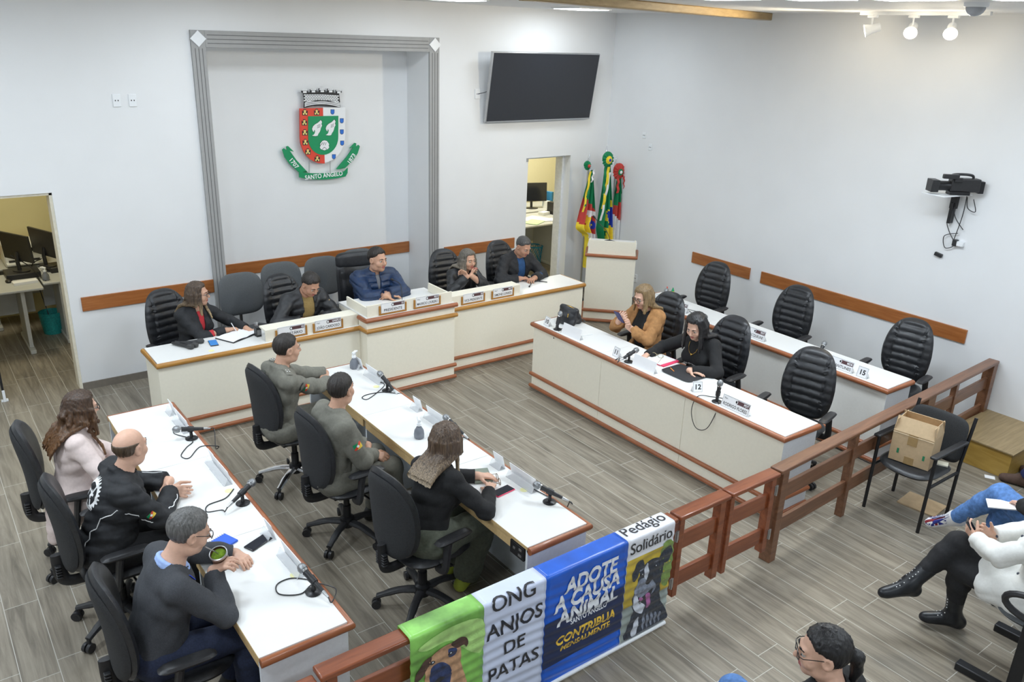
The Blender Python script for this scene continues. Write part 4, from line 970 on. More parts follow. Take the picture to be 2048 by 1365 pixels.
        return f.mesh(name, mat, s.root, mf)
    def trousers(s, mat, name='trousers', e=.014, fold=.004, end=.96, flare=.015, seed=5):
        f = Field(s.lo, s.hi, H_CLOTH); B = np.array([s.X, s.Y, s.U]); k, g = s.k, s.g
        f.el(s.H+s.U*.02, np.array([.165*g if not s.fem else .172*g,.125*g,.12])*k+e, B, .05)
        for i in (0,1): s.leg(f, i, e, .04, end, flare)
        x, y, z = f.xyz((slice(None),)*3); f.F = f.F+folds(fold, .08, 8, (1,1,1), seed)(x, y, z).astype(np.float32)
        t = (x-s.H[0])*s.U[0]+(y-s.H[1])*s.U[1]+(z-s.H[2])*s.U[2]; dH = np.sqrt((x-s.H[0])**2+(y-s.H[1])**2+(z-s.H[2])**2)-.22*k*g; f.F = np.maximum(f.F, np.where(dH > 0, -1e3, (z-s.H[2]-.135*k)+0*x+0*y).astype(np.float32))
        for i in (0,1):
            d = unit(s.an[i]-s.kn[i]); p = s.kn[i]+(s.an[i]-s.kn[i])*end
            f.put(lambda x, y, z, p=p, d=d: np.maximum(-((x-p[0])*d[0]+(y-p[1])*d[1]+(z-p[2])*d[2]), np.sqrt((x-p[0])**2+(y-p[1])**2+(z-p[2])**2)-.12), p-.13, p+.13, 0, 's')
        return f.mesh(name, mat, s.root)
    def shoes(s, mat, sole, boot=0, L=.26, up=None):
        for i in (0,1):
            an, fd = s.an[i], s.fd[i]; f = Field(an-.32, an+.32, .006)
            shin = unit(s.kn[i]-an); n_ = unit(np.cross(np.cross(fd, shin), fd)); n_ = n_ if n_@shin > 0 else -n_
            q = an-n_*.048; heel = q-fd*.045; toe = q+fd*(L-.10)
            f.rc(heel, toe, .036, .030, .0, flat=(n_,1.0)); f.rc(an-fd*.005, toe-fd*.03+n_*.004, .040, .032, .03); f.rc(heel+n_*.012, an+shin*.02, .042, .045, .03); f.rc(an-n_*.01, an+shin*(.03+boot), .045, .046+boot*.06, .03)
            f.put(lambda x, y, z, p=q-n_*.034, n_=n_: ((x-p[0])*n_[0]+(y-p[1])*n_[1]+(z-p[2])*n_[2]), an-.3, an+.3, 0, 's') if False else None
            pl = q-n_*.033; x, y, z = f.xyz((slice(None),)*3); dd = (x-pl[0])*n_[0]+(y-pl[1])*n_[1]+(z-pl[2])*n_[2]; f.F = np.maximum(f.F, (-dd).astype(np.float32))
            e = an+shin*(.045+boot); d3 = (x-e[0])*shin[0]+(y-e[1])*shin[1]+(z-e[2])*shin[2]; f.F = np.maximum(f.F, d3.astype(np.float32))
            mf = lambda c, pl=pl, n_=n_: (((c-pl)@n_) < .016).astype(int)
            o = f.mesh('boot' if boot else 'shoe', [mat, sole], s.root, mf)
            if boot:
                sn = Snap(o); sd = np.cross(fd, n_); g = MB(); q = []
                for j in range(7):
                    c = an+fd*(.10-.085*min(1, j/3))+shin*(.012+.022*max(0, j-1.5)); 
                    for sx in (-1, 1):
                        h_ = sn.t.ray_cast(Vector(c+sd*sx*.018+(fd+n_)*.2), Vector(-(fd+n_)).normalized(), .5)
                        if h_[0] is not None: q.append(h_[0]); g.sphere(tuple(h_[0]), (.004,)*3, 6, 4, 1)
                for j in range(len(q)-2): g.tube([q[j], q[j+1]], .0025, 5, 0)
                g.build('laces', [BLACK, PIPE], o)
    def glasses(s, mat, round_=False, r=.021):
        g = MB()
        for sx in (-1,1):
            n_ = 20; pts = []
            for j in range(n_):
                a = 2*PI*j/n_; ca, sa = math.cos(a), math.sin(a)
                if not round_: ca = math.copysign(abs(ca)**.6, ca)*1.12; sa = math.copysign(abs(sa)**.6, sa)*.78
                pts.append(s.hp(.031*sx+ca*r, .104-.004*abs(ca), .004+sa*r))
            g.tube(pts, .0022*s.k, 6, closed=True); g.tube([s.hp(.031*sx+sx*r*1.05, .102, .010), s.hp(.072*sx,.085,.012), s.hp(.079*sx,-.01,.016)], .0020*s.k, 6)
        g.tube([s.hp(-.011,.106,.008), s.hp(0,.109,.010), s.hp(.011,.106,.008)], .002*s.k, 6)
        return g.build('glasses', mat, s.root)
    
# ---------------------------------------------------------------- people
from mathutils.bvhtree import BVHTree
def WL(loc, rz, p):
    dx, dy = p[0]-loc[0], p[1]-loc[1]; c, s_ = math.cos(-rz), math.sin(-rz); return (c*dx-s_*dy, s_*dx+c*dy, p[2])
def person(label, loc, rz, hw=None, **kw):
    if hw: kw['hands'] = tuple(WL(loc, rz, h) for h in hw)
    return Person(label, loc, rz, **kw)
class Snap:                                     # flat prints wrapped onto a garment or another smooth part
    def __init__(s, o): s.o = o; s.t = BVHTree.FromPolygons([v.co for v in o.data.vertices], [tuple(p.vertices) for p in o.data.polygons])
    def print(s, name, mb, M4, mat, lift=.0025, dist=.3):
        d = -M4.to_3x3().col[2].normalized(); vs = []
        for v in mb.v:
            p = M4 @ Vector(v); h = s.t.ray_cast(p, d, dist)
            if h[0] is None: n = s.t.find_nearest(p); vs.append(n[0]+n[1]*lift)
            else: vs.append(h[0]+h[1].normalized()*lift if h[1].dot(-d) > 0 else h[0]-d*lift)
        mb.v = [tuple(v) for v in vs]; return mb.build(name, mat, s.o, smooth=False)
def dense(poly, n=1): return poly
def disc_fan(mb, r0, r1, n=40, mi=0, teeth=0, th=0):
    N_ = n; vs = []
    for i in range(N_):
        a = 2*PI*i/N_; ro = r1+(th if teeth and (i*teeth*2//N_) % 2 == 0 else 0); vs += [(r0*math.cos(a), r0*math.sin(a), 0), (ro*math.cos(a), ro*math.sin(a), 0)]
    mb.add(vs, [(2*i, 2*i+1, 2*((i+1)%N_)+1, 2*((i+1)%N_)) for i in range(N_)], mi)
def quadgrid(mb, x0, x1, y0, y1, nx=6, ny=6, mi=0): mb.grid(lambda u, v: (x0+(x1-x0)*u, y0+(y1-y0)*v, 0), nx, ny, mi)
HB_DK = hairmat('dark brown hair', (.050,.028,.018)); HB_BK = hairmat('black hair', (.012,.011,.012), rough=.35); HB_GR = hairmat('grey hair', (.115,.112,.108))
HB_SHORT = hairmat('short dark hair', (.022,.017,.014), rough=.5)
JBLK = M('black jacket cloth', (.016,.017,.020), .75, var=.25, scale=60, bump=.25, bscale=350); JLEA = M('black leather jacket', (.020,.021,.024), .42, var=.3, scale=40, bump=.3, bscale=180)
NAVYP = M('navy puffer nylon', (.010,.030,.085), .42, var=.3, scale=30, bump=.3, bscale=150); UNI = M('grey green uniform', (.185,.180,.150), .85, var=.10, scale=60, bump=.25, bscale=400)
SWG = M('charcoal knit', (.055,.058,.066), .95, var=.15, scale=150, bump=.4, bscale=500); JEANS = M('dark jeans', (.018,.026,.060), .85, var=.25, scale=120, bump=.2, bscale=500)
PANTB = M('black trousers', (.014,.014,.016), .85, var=.2, scale=80, bump=.15, bscale=400); OLIVE = M('olive cargo cloth', (.105,.115,.085), .9, var=.15, scale=60, bump=.3, bscale=350)
PINKW = M('pale pink coat', (.72,.60,.57), .85, var=.05, scale=60, bump=.2, bscale=400); TAN = M('tan suede', (.40,.20,.075), .85, var=.14, scale=40, bump=.25, bscale=300)
WCOAT = M('white wool coat', (.80,.80,.77), .9, var=.03, scale=80, bump=.25, bscale=350); BLKT = M('black knit', (.013,.013,.014), .9, var=.25, scale=120, bump=.3, bscale=500)
SHBK = M('black shoe leather', (.02,.02,.02), .4, var=.2); SOLE = M('shoe sole', (.03,.03,.03), .8); PIPE = M('white piping', (.80,.80,.80), .6)
MUST = M('mustard knit', (.33,.23,.085), .9, var=.12, scale=100, bump=.3, bscale=500); SHB = M('pale blue shirt', (.36,.50,.85), .8, var=.05, scale=60); BLT = M('blue tee', (.020,.075,.20), .85, var=.15)
REDT = M('red blouse', (.50,.03,.04), .8); FRAME = M('dark spectacle frame', (.015,.014,.014), .3); GOLD = M('gold', (.80,.52,.14), .25, metal=1)
FLIP = lambda rz: rz

# 1 curly-haired woman
p = person('woman with long dark curly hair, glasses and pale pink coat', (.58,5.42), E1+.05, k=.93, female=True, lean=.12, hyaw=.05, hpitch=.12, hw=((.86,5.30,.70),(.90,5.50,.72)), sk=0, knees=((.11,.44),(-.09,.44)))
p.brows(HB_DK); p.hair(hairmat('dark curly hair', (.050,.026,.014), (.13,.062,.025), (1.0,1.2)), 'curly', .30, seed=4, vol=.006); p.glasses(FRAME)
p.top(PINKW, 'coat', .018, .005, collar=.014, skirt=2, sleeve=.95, seed=1); p.trousers(PANTB); p.shoes(SHBK, SOLE)
# 2 bald man
p = person('bald man in black jacket with white gear emblem on back', (.60,4.68), E1-.02, k=.98, girth=1.16, lean=.32, hyaw=.55, hpitch=.05, hw=((1.02,4.72,.80),(1.04,4.84,.795)), palms=((( .75,.75,0),(-.7,.3,-.4)),((.8,-.6,0),(.6,.3,-.5))), curl=(.75,.75), sk=0, elbows=((.5,-.1,0),(-.5,-.1,0)))
p.brows(HB_SHORT); p.hair(hairmat('thin brown hair', (.085,.055,.032)), 'bald', seed=2)
jk = p.top(JBLK, 'jacket', .022, .006, collar=.016, sleeve=.93, cuff=.008, hem=-.10, seed=2); p.trousers(PANTB); p.shoes(SHBK, SOLE)
sn = Snap(jk); B = lambda o, x, y: frame(o, x, y)
c = p.H+p.U*.36-p.Y*.35; g = MB(); disc_fan(g, .066, .084, 96, teeth=24, th=.014); disc_fan(g, .0, .018, 24)
for a in range(6):
    ca, sa = math.cos(a*PI/3), math.sin(a*PI/3); g.add([(ca*.016-sa*.006, sa*.016+ca*.006, 0), (ca*.016+sa*.006, sa*.016-ca*.006, 0), (ca*.07+sa*.006, sa*.07-ca*.006, 0), (ca*.07-sa*.006, sa*.07+ca*.006, 0)], [(0,1,2,3)])
sn.print('gear_emblem', g, frame(c, p.X, p.U), PIPE)
def piping(pts, o, nm='white_piping', r=.003, mat=None):
    t = Snap(o); q = []
    for a in curve3(pts, 10):
        n = t.t.find_nearest(a); q.append(n[0]+n[1]*.001)
    MB().tube(q, r, 6).build(nm, mat or PIPE, o)
piping([p.H-p.Y*.2+p.X*.10-p.U*.06, p.H-p.Y*.2+p.X*.12+p.U*.10, p.H-p.Y*.17+p.X*.15+p.U*.22, p.sh[0]*.5+p.el[0]*.5-p.Y*.06, p.el[0]-p.Y*.05+p.X*.03], jk)
piping([p.el[0]+(p.wr[0]-p.el[0])*.3+p.X*.05, p.el[0]+(p.wr[0]-p.el[0])*.85+p.X*.05], jk)
piping([p.el[1]+(p.wr[1]-p.el[1])*.3+np.array([0,0,.05]), p.el[1]+(p.wr[1]-p.el[1])*.85+np.array([0,0,.05])], jk)
def badge(p, o, i, t, size=.03, tri=True, name='flag_badge'):
    a = p.sh[i]+(p.el[i]-p.sh[i])*t; out = p.X*(1 if i == 0 else -1); out = unit(out-unit(p.el[i]-p.sh[i])*(out@unit(p.el[i]-p.sh[i]))); upv = -unit(p.el[i]-p.sh[i])
    M4 = frame(a+out*.2, np.cross(upv, out), upv); s_ = Snap(o); w_, h_ = size, size*.72
    def one(pts, mt, lift, nm, par=None):
        g = MB(); g.add([(x, y, 0) for x, y in pts], [tuple(range(len(pts)))]); g.fine(.006); q = s_.print(nm, g, M4, mt, lift)
        if par: q.parent = par
        return q
    b_ = one([(-w_,-h_),(w_,-h_),(w_,h_),(-w_,h_)], RED, .0025, name); one([(w_,-h_),(w_,h_*.5),(-w_*.5,-h_)], YELL, .0034, 'yellow_field', b_); one([(-w_,h_),(-w_,-h_*.5),(w_*.5,h_)], GREEN, .0034, 'green_field', b_)
    one([(h_*.42*math.cos(a), h_*.42*math.sin(a)) for a in np.linspace(0, 2*PI, 13)[:-1]], PAPER, .0042, 'white_disc', b_)
badge(p, jk, 0, .62, .022)
# 3 man drinking from a gourd
p = person('grey-haired man in charcoal sweater sipping from a gourd', (.60,3.64), E1+.02, k=.98, girth=1.06, lean=.30, hyaw=.02, hpitch=.36, hw=((.935,3.63,.90),(1.12,3.88,.785)), palms=(((.35,.55,.45),(.35,.75,-.1)), ((.9,.25,0),(0,0,-1))), curl=(.62,.45), sk=0, elbows=((.35,.10,.0),(-.5,.1,.1)))
p.brows(HB_GR); p.hair(HB_GR, 'short', seed=5, vol=.004); p.glasses(FRAME); MATE = p
o = p.top(SWG, 'sweater', .017, .005, collar=.0, sleeve=.95, hem=-.10, seed=3, vneck=.03, neck_r=.10); p.top(SHB, 'shirt_collar', -.006, 0, collar=.015, sleeve=.3, hem=.42); p.trousers(JEANS); p.shoes(SHBK, SOLE)
lan = MB(); q = []
sn = Snap(o)
for a in np.linspace(-2.2, 2.2, 22):
    pt = p.neckb+(p.X*math.sin(a)*.105-p.Y*(math.cos(a)*.09-.02))*p.k-p.U*(.03+.06*max(0, -math.cos(a)))*p.k; n = sn.t.find_nearest(Vector(pt)); q.append(n[0]+n[1]*.003)
lan.tube(q, .008, 6, flat=.3).build('lanyard', M('blue lanyard', (.04,.10,.75), .6), o)
# 4, 5 uniformed officers
def epaulette(p, o):
    for i in (0,1):
        a = p.sh[i]*.35+p.neckb*.65+p.U*.0; b_ = p.sh[i]+p.U*.03; d = unit(b_-a); g = MB(); quadgrid(g, 0, .10, -.022, .022, 8, 3)
        e = Snap(o).print('epaulette', g, frame(a+d*.04+p.U*.2, d, np.cross(p.U, d)), UNI, .006)
        h = MB()
        for x in (.04,.065):
            for y in (-.009,.009): disc_fan(h, 0, .005, 8); h.v[-16:] = [(v[0]+x, v[1]+y, 0) for v in h.v[-16:]]
        Snap(o).print('rank_star', h, frame(a+d*.04+p.U*.2, d, np.cross(p.U, d)), PIPE, .0085)
def arc_patch(p, o, i, t):
    a = p.sh[i]+(p.el[i]-p.sh[i])*t; out = p.X*(1 if i == 0 else -1); upv = -unit(p.el[i]-p.sh[i]); out = unit(out-upv*(out@upv)); g = MB(); N_ = 10
    vs = []
    for j in range(N_+1):
        an = PI*.15+PI*.7*j/N_; vs += [(.028*math.cos(an), .028*math.sin(an)-.02, 0), (.040*math.cos(an), .040*math.sin(an)-.02, 0)]
    g.add(vs, [(2*j, 2*j+1, 2*j+3, 2*j+2) for j in range(N_)]); Snap(o).print('shoulder_patch', g, frame(a+out*.2, np.cross(upv, out), upv), INK)
p = person('officer in grey-green uniform holding a pen over green notebook', (2.06,5.66), E1+.02, k=.97, lean=.10, hyaw=-.02, hpitch=.08, hw=((2.60,5.74,.79),(2.62,5.90,.795)), palms=(((.9,.4,-.1),(.2,.5,-.6)),((.85,-.5,-.1),(0,-.4,-.8))), curl=(.7,.65), sk=2, elbows=((.5,-.1,-.1),(-.5,-.1,-.1)))
p.brows(HB_SHORT); p.hair(HB_SHORT, 'short', seed=6); o = p.top(UNI, 'uniform_jacket', .020, .007, collar=.015, sleeve=.95, hem=-.10, seed=6, cuff=.006); badge(p, o, 0, .50, .028); epaulette(p, o); arc_patch(p, o, 0, .30); p.trousers(UNI, seed=8); p.shoes(SHBK, SOLE)
h = MB().tube(curve3([p.sh[1]*.6+p.neckb*.4-p.Y*.13-p.U*.02, p.neckb-p.Y*.135-p.U*.02, p.sh[1]*.8+p.neckb*.2-p.Y*.16-p.U*.08]), .022, 8).build('jacket_hood', M('dark green nylon', (.05,.055,.045), .6), o)
p = person('officer in grey-green uniform with hands folded in his lap', (2.06,4.74), E1+.05, k=.97, lean=.14, hyaw=.45, hpitch=.05, hw=((2.38,4.70,.66),(2.40,4.82,.665)), palms=(((.7,.6,-.2),(-.3,.3,-.8)),((.75,-.6,-.2),(.2,.2,-.9))), curl=(.55,.6), sk=2, elbows=((.45,-.2,.0),(-.4,-.2,0)))
p.brows(HB_SHORT); p.hair(HB_SHORT, 'short', seed=7); o = p.top(UNI, 'uniform_jacket', .022, .008, collar=.016, sleeve=.94, hem=-.12, seed=7, cuff=.006); badge(p, o, 0, .48, .030); p.trousers(UNI, seed=9); p.shoes(SHBK, SOLE)
# 6 long-haired woman in black sweater
p = person('woman with long blond-tipped hair, black sweater and olive trousers', (2.22,3.74), E1+.22, k=.95, female=True, lean=.30, hyaw=.62, hpitch=.18, hw=((2.66,3.66,.785),(2.70,3.85,.785)), curl=(.3,.3), sk=0, elbows=((.5,.0,.0),(-.5,0,0)), feet=((.02,.36),(-.16,.42)), fdir=((-.35,1,0),(-.1,1,0)))
p.brows(HB_DK); p.hair(hairmat('ombre hair', (.085,.052,.033), (.56,.43,.27), (.80,1.10)), 'long', .42, seed=8, vol=.004)
o = p.top(BLKT, 'sweater', .016, .005, sleeve=.92, hem=-.03, seed=10, collar=0); q = p.trousers(OLIVE, 'cargo_trousers', .024, .009, .96, .035, seed=11); p.shoes(M('lime sneaker', (.42,.50,.06), .6, var=.1), M('tan sneaker sole', (.45,.33,.12), .7))
g = MB(); quadgrid(g, -.03, .03, -.017, .017, 6, 4, 0); n0 = 35; quadgrid(g, -.024, .024, -.010, .004, 6, 2, 1)
z = Snap(q).print('waist_label', g, frame(p.H+p.U*.05-p.Y*.35+p.X*.0, p.X, p.U), [PAPER, M('label ink', (.15,.14,.10))], .004)
for j, v in enumerate(z.data.vertices):
    if j >= n0: v.co -= Vector(p.Y)*.0015
# 7 secretary
D = PI
p = person('secretary woman in dark blazer with glasses writing in a notebook', (2.01,7.70), D+.42, seat=.45, k=.93, female=True, lean=.20, hyaw=.55, hpitch=.05, hw=((2.27,7.42,.775),(2.45,7.40,.765)), palms=((None,(.2,0,-1)),(None,(0,0,-1))), curl=(.55,.25), sk=2, elbows=((.5,-.1,0),(-.5,-.1,0)))
p.brows(HB_DK); p.hair(hairmat('brown hair with blond tips', (.070,.045,.030), (.42,.30,.16), (.90,1.08)), 'long', .24, seed=12, vol=.004); p.glasses(FRAME)
p.top(JBLK, 'blazer', .018, .004, collar=.012, sleeve=.94, hem=-.1, open_=(.0,.035,.16), seed=12); p.top(REDT, 'blouse', .005, .001, sleeve=.5, hem=-.02); p.trousers(PANTB); p.shoes(SHBK, SOLE)
# 8 man in mustard sweater
p = person('man in open black leather jacket and mustard sweater looking down', (3.08,7.68), D+.10, seat=.45, k=.98, girth=1.08, lean=.36, hyaw=.12, hpitch=.58, hw=((2.98,7.30,.78),(3.17,7.29,.78)), curl=(.5,.4), sk=1, elbows=((.6,0,.05),(-.6,0,.05)))
p.brows(HB_SHORT); p.hair(HB_SHORT, 'short', seed=13, vol=.006); p.top(JLEA, 'leather_jacket', .022, .006, collar=.016, sleeve=.93, hem=-.12, open_=(.085,.06,-.12), seed=13); p.top(MUST, 'sweater', .008, .002, sleeve=.5, hem=-.06); p.trousers(JEANS); p.shoes(SHBK, SOLE)
# 9 president
p = person('man in navy puffer jacket speaking at the raised desk', (3.95,7.72), D-.10, seat=.46, k=1.04, girth=1.16, lean=.20, hyaw=.38, hpitch=.05, hw=((3.98,7.32,.90),(3.88,7.26,.905)), palms=(((.9,.2,-.05),(0,-.3,-1)),((-.9,.1,0),(0,-.2,-1))), curl=(.15,.25), sk=2, elbows=((.75,.1,.12),(-.75,.1,.12)))
p.brows(HB_SHORT); p.hair(HB_SHORT, 'short', seed=14, vol=.003); p.top(NAVYP, 'puffer_jacket', .034, .003, collar=.017, sleeve=.93, hem=-.12, quilt=.058, seed=14, open_=(.0,.022,.30)); p.top(M('grey shirt', (.22,.22,.24), .8), 'shirt', .008, 0, sleeve=.5, hem=.1, collar=.008); p.trousers(JEANS); p.shoes(SHBK, SOLE)
# 10 woman with clasped hands
p = person('woman with long grey-blond hair and hands clasped below chin', (5.03,7.72), D-.02, seat=.44, k=.95, female=True, lean=.40, hyaw=.10, hpitch=.10, hw=((4.93,7.33,.945),(4.99,7.33,.945)), palms=(((.55,-.55,.55),(.7,.1,.2)),((-.55,-.55,.55),(-.7,.1,.2))), curl=(.7,.7), sk=2, elbows=((.35,.2,.0),(-.35,.2,.0)))
p.brows(HB_DK); p.hair(hairmat('grey blond hair', (.13,.115,.095), (.40,.34,.26), (.80,1.12)), 'long', .30, seed=15, vol=.006)
p.top(JLEA, 'leather_jacket', .022, .006, collar=.014, sleeve=.93, hem=-.1, seed=15, open_=(.02,.045,.10)); p.top(BLKT, 'top', .006, 0, sleeve=.5, hem=0); p.trousers(PANTB); p.shoes(SHBK, SOLE)
# 11 man in blue shirt
p = person('grey-haired man in black jacket and blue shirt holding microphone cable', (5.84,7.72), D-.02, seat=.45, k=.98, girth=1.1, lean=.24, hyaw=.12, hpitch=.46, hw=((5.73,7.40,.785),(5.90,7.33,.785)), curl=(.75,.5), sk=1, elbows=((.55,0,.05),(-.55,0,.05)))
p.brows(HB_GR); p.hair(hairmat('salt and pepper hair', (.07,.068,.066)), 'short', seed=16); p.top(JBLK, 'jacket', .024, .006, collar=.015, sleeve=.93, hem=-.12, open_=(.07,.05,-.12), seed=16); p.top(BLT, 'shirt', .010, .002, sleeve=.5, hem=-.06); p.trousers(PANTB); p.shoes(SHBK, SOLE)
# 12 tan coat woman
p = person('woman in tan coat with round glasses looking at phone', (5.80,5.34), E2+.05, seat=.43, k=.96, female=True, lean=.10, hyaw=-.08, hpitch=.30, hw=((5.44,5.42,.89),(5.46,5.31,.87)), palms=(((-.45,-.3,.8),(.3,-.8,0)),((-.5,.35,.75),(.2,.8,.1))), curl=(.65,.65), sk=0, elbows=((.4,-.2,.0),(-.4,-.2,.0)))
p.brows(HB_DK); p.hair(hairmat('dark blond hair', (.22,.145,.070), (.42,.29,.14), (.85,1.1)), 'long', .18, seed=17, vol=.004); p.glasses(FRAME, True, .023); TANW = p
o = p.top(TAN, 'coat', .024, .006, collar=.016, sleeve=.90, hem=-.14, skirt=1, seed=17, open_=(.10,.075,-.2)); o2 = p.top(BLKT, 'printed_shirt', .007, .001, sleeve=.5, hem=-.08); p.trousers(PANTB); p.shoes(SHBK, SOLE)
def no_dog_print(p, o2, off=(0,.20)):
    sn = Snap(o2); M4 = frame(p.H+p.U*off[1]*p.k+p.Y*.4+p.X*off[0], -p.X, p.U)
    g = MB(); disc_fan(g, .030, .037, 40, 0); g.add([(-.026,.021,0),(-.021,.026,0),(.026,-.021,0),(.021,-.026,0)], [(0,3,2,1)], 0); disc_fan(g, 0, .030, 30, 1)
    sn.print('round_symbol', g, M4, [RED, PAPER], .004)
    d = MB(); dog = [(-.020,-.014),(-.016,-.014),(-.014,-.004),(.006,-.004),(.008,-.014),(.012,-.014),(.012,.002),(.020,.006),(.017,.012),(.010,.011),(.006,.004),(-.014,.005),(-.021,.012),(-.022,.010),(-.018,.002)]
    d.add([(x, y, 0) for x, y in dog], [tuple(range(len(dog)))]); sn.print('dog_mark', d, M4, INK, .0052)
    t = MB(); put_text(t, 'CÃES NÃO DECIDEM', .018, Matrix.Translation((0,.078,0)), bold=.03, fit=.15); put_text(t, 'EDUQUE', .018, Matrix.Translation((0,.056,0)), bold=.03); sn.print('shirt_lettering', t, M4, PIPE, .005)
no_dog_print(p, o2)
# 13 black-haired woman
p = person('woman with long black hair and necklace, hand on black portfolio', (5.74,4.52), E2, seat=.43, k=.97, female=True, lean=.30, hyaw=.22, hpitch=.40, hw=((5.27,4.86,.75),(5.30,4.36,.775)), palms=((None,(0,0,-1)),((-.75,-.3,0),(0,0,-1))), curl=(.3,.12), sk=0, elbows=((.5,-.1,.1),(-.5,-.1,.1)))
p.brows(HB_BK); p.hair(HB_BK, 'long', .26, seed=18, vol=.010); o2 = p.top(BLKT, 'sweater', .018, .005, sleeve=.93, hem=-.1, seed=18); no_dog_print(p, o2, (0,.22)); p.trousers(PANTB); p.shoes(SHBK, SOLE)
sn = Snap(o2); q = []
for a in np.linspace(-1, 1, 17):
    pt = p.neckb+p.Y*(.10+.0*a)*p.k+p.X*a*.065-p.U*(.115*(1-a*a))+p.U*.0; n = sn.t.find_nearest(Vector(pt)); q.append(n[0]+n[1]*.003)
nk = MB().tube(q, .0022, 6).build('necklace', GOLD, p.root); MB().sphere(tuple(q[8]), (.010,.010,.012), 10, 8).build('pendant', GOLD, nk)
# audience
p = person('woman in white coat and black laced boots with crossed legs', (4.90,1.26), .10, seat=.43, k=.97, female=True, lean=.05, hpitch=.3, hw=((4.93,1.62,.74),(4.83,1.66,.73)), palms=(((-.5,.6,.5),(-.6,.0,.5)),((.3,.8,.5),(.6,.0,.3))), curl=(.6,.5), sk=0, knees=((.02,.50),(-.02,.44)), knee_z=(.63,.50), feet=((-.20,.66),(.06,.44)), ankle_z=(.34,.10), fdir=((-.75,.55,-.05),(-.55,.8,0)))
p.brows(HB_DK); p.hair(HB_DK, 'bob', .16, seed=19); WCW = p; o = p.top(WCOAT, 'coat', .026, .007, collar=.018, sleeve=.92, skirt=1, seed=19); p.trousers(PANTB, flare=-.002, end=.80); p.shoes(M('black boot leather', (.012,.014,.018), .35, var=.3), SOLE, boot=.13)
BT = M('coat button', (.05,.06,.09), .3); sn = Snap(o)
for t_ in (.04,.14,.26,.38):
    for sx in (-.06,.06):
        h_ = sn.t.ray_cast(Vector(p.H+p.U*t_+p.X*sx+p.Y*.5), Vector(-p.Y), 1.0)
        if h_[0] is not None: MB().sphere(tuple(h_[0]), (.009,.009,.009), 8, 6).build('button', BT, o)
UJ = M('union canvas', (.80,.80,.82), .7)
p = person('person in blue jeans and union-flag canvas shoes with notepad on lap', (5.72,1.42), .0, seat=.43, k=.98, female=True, lean=.02, hw=((5.80,1.66,.72),(5.56,1.70,.70)), curl=(.4,.4), knees=((.10,.46),(-.02,.46)), knee_z=(.50,.64), feet=((.10,.48),(.04,.74)), ankle_z=(.085,.28), fdir=((.1,1,0),(-.55,.75,-.3)))
p.brows(HB_DK); p.hair(HB_DK, 'short', seed=20); p.top(BLKT, 'sweater', .018, .004, sleeve=.93, hem=-.08, seed=20); p.trousers(M('light jeans', (.10,.22,.50), .85, var=.25, scale=40, bump=.25, bscale=400), 'jeans', flare=.004); JW = p
p.shoes(UJ, UJ)
for sh_ in [o for o in p.root.children if o.name.startswith('shoe')]:
    pass
i = 1; an, fd = p.an[i], p.fd[i]; shin = unit(p.kn[i]-an); n_ = unit(np.cross(np.cross(fd, shin), fd)); n_ = n_ if n_@shin > 0 else -n_; sd = np.cross(fd, n_); so = [o for o in p.root.children if o.name.startswith('shoe')][-1]; sn = Snap(so); M4 = frame(an+fd*.08+n_*.2, fd, np.cross(n_, fd))
g = MB(); quadgrid(g, -.030, .105, -.034, .034, 16, 8, 0); n0 = len(g.v)
quadgrid(g, -.03, .105, -.016, .016, 14, 3, 1); quadgrid(g, .022, .052, -.034, .034, 3, 8, 1); n1 = len(g.v)
for (a, b_) in (((-.03,-.034),(.105,.034)), ((-.03,.034),(.105,-.034))):
    d = Vector((b_[0]-a[0], b_[1]-a[1])).normalized(); q = Vector((-d.y, d.x))*.007
    g.grid(lambda u, v, a=a, b_=b_, q=q: (a[0]+(b_[0]-a[0])*u+q.x*(2*v-1), a[1]+(b_[1]-a[1])*u+q.y*(2*v-1), 0), 14, 1, 1)
n2 = len(g.v); quadgrid(g, -.03, .105, -.009, .009, 14, 2, 2); quadgrid(g, .028, .046, -.034, .034, 3, 8, 2)
o = sn.print('flag_print', g, M4, [M('flag navy', (.02,.03,.22), .7), UJ, M('flag red', (.22,.012,.02), .7)], .003)
for j, v in enumerate(o.data.vertices): v.co += Vector(n_)*(0 if j < n0 else .0012 if j < n2 else .0024)
p = person('seated person at the picture edge with brown suede shoe', (7.42,1.60), .0, seat=.43, k=.98, lean=.0, hw=((7.6,1.85,.6),(7.25,1.85,.6)), knees=((.12,.44),(-.12,.44)), feet=((.13,.62),(-.14,.66)), fdir=((0,1,0),(-.3,1,0)))
p.brows(HB_DK); p.hair(HB_DK, 'short', seed=21); p.top(JBLK, 'jacket', .02, .005, collar=.014, hem=-.1); p.trousers(M('navy trousers', (.015,.025,.10), .85)); p.shoes(M('brown suede', (.10,.060,.045), .9, var=.15), SOLE)
p = person('woman with black ponytail and glasses in ripped light jeans', (2.72,1.30), .06, seat=.43, k=.98, female=True, lean=.02, hyaw=.65, hpitch=.10, hw=((2.95,1.55,.6),(2.55,1.6,.6)), knees=((.14,.52),(-.06,.50)), knee_z=(.52,.50), sk=0)
p.brows(HB_BK); p.hair(HB_BK, 'pony', seed=22); p.glasses(FRAME); p.top(BLKT, 'jacket', .02, .005, collar=.016, hem=-.08); p.trousers(MATS['light jeans'], 'jeans')
p.shoes(SHBK, SOLE)
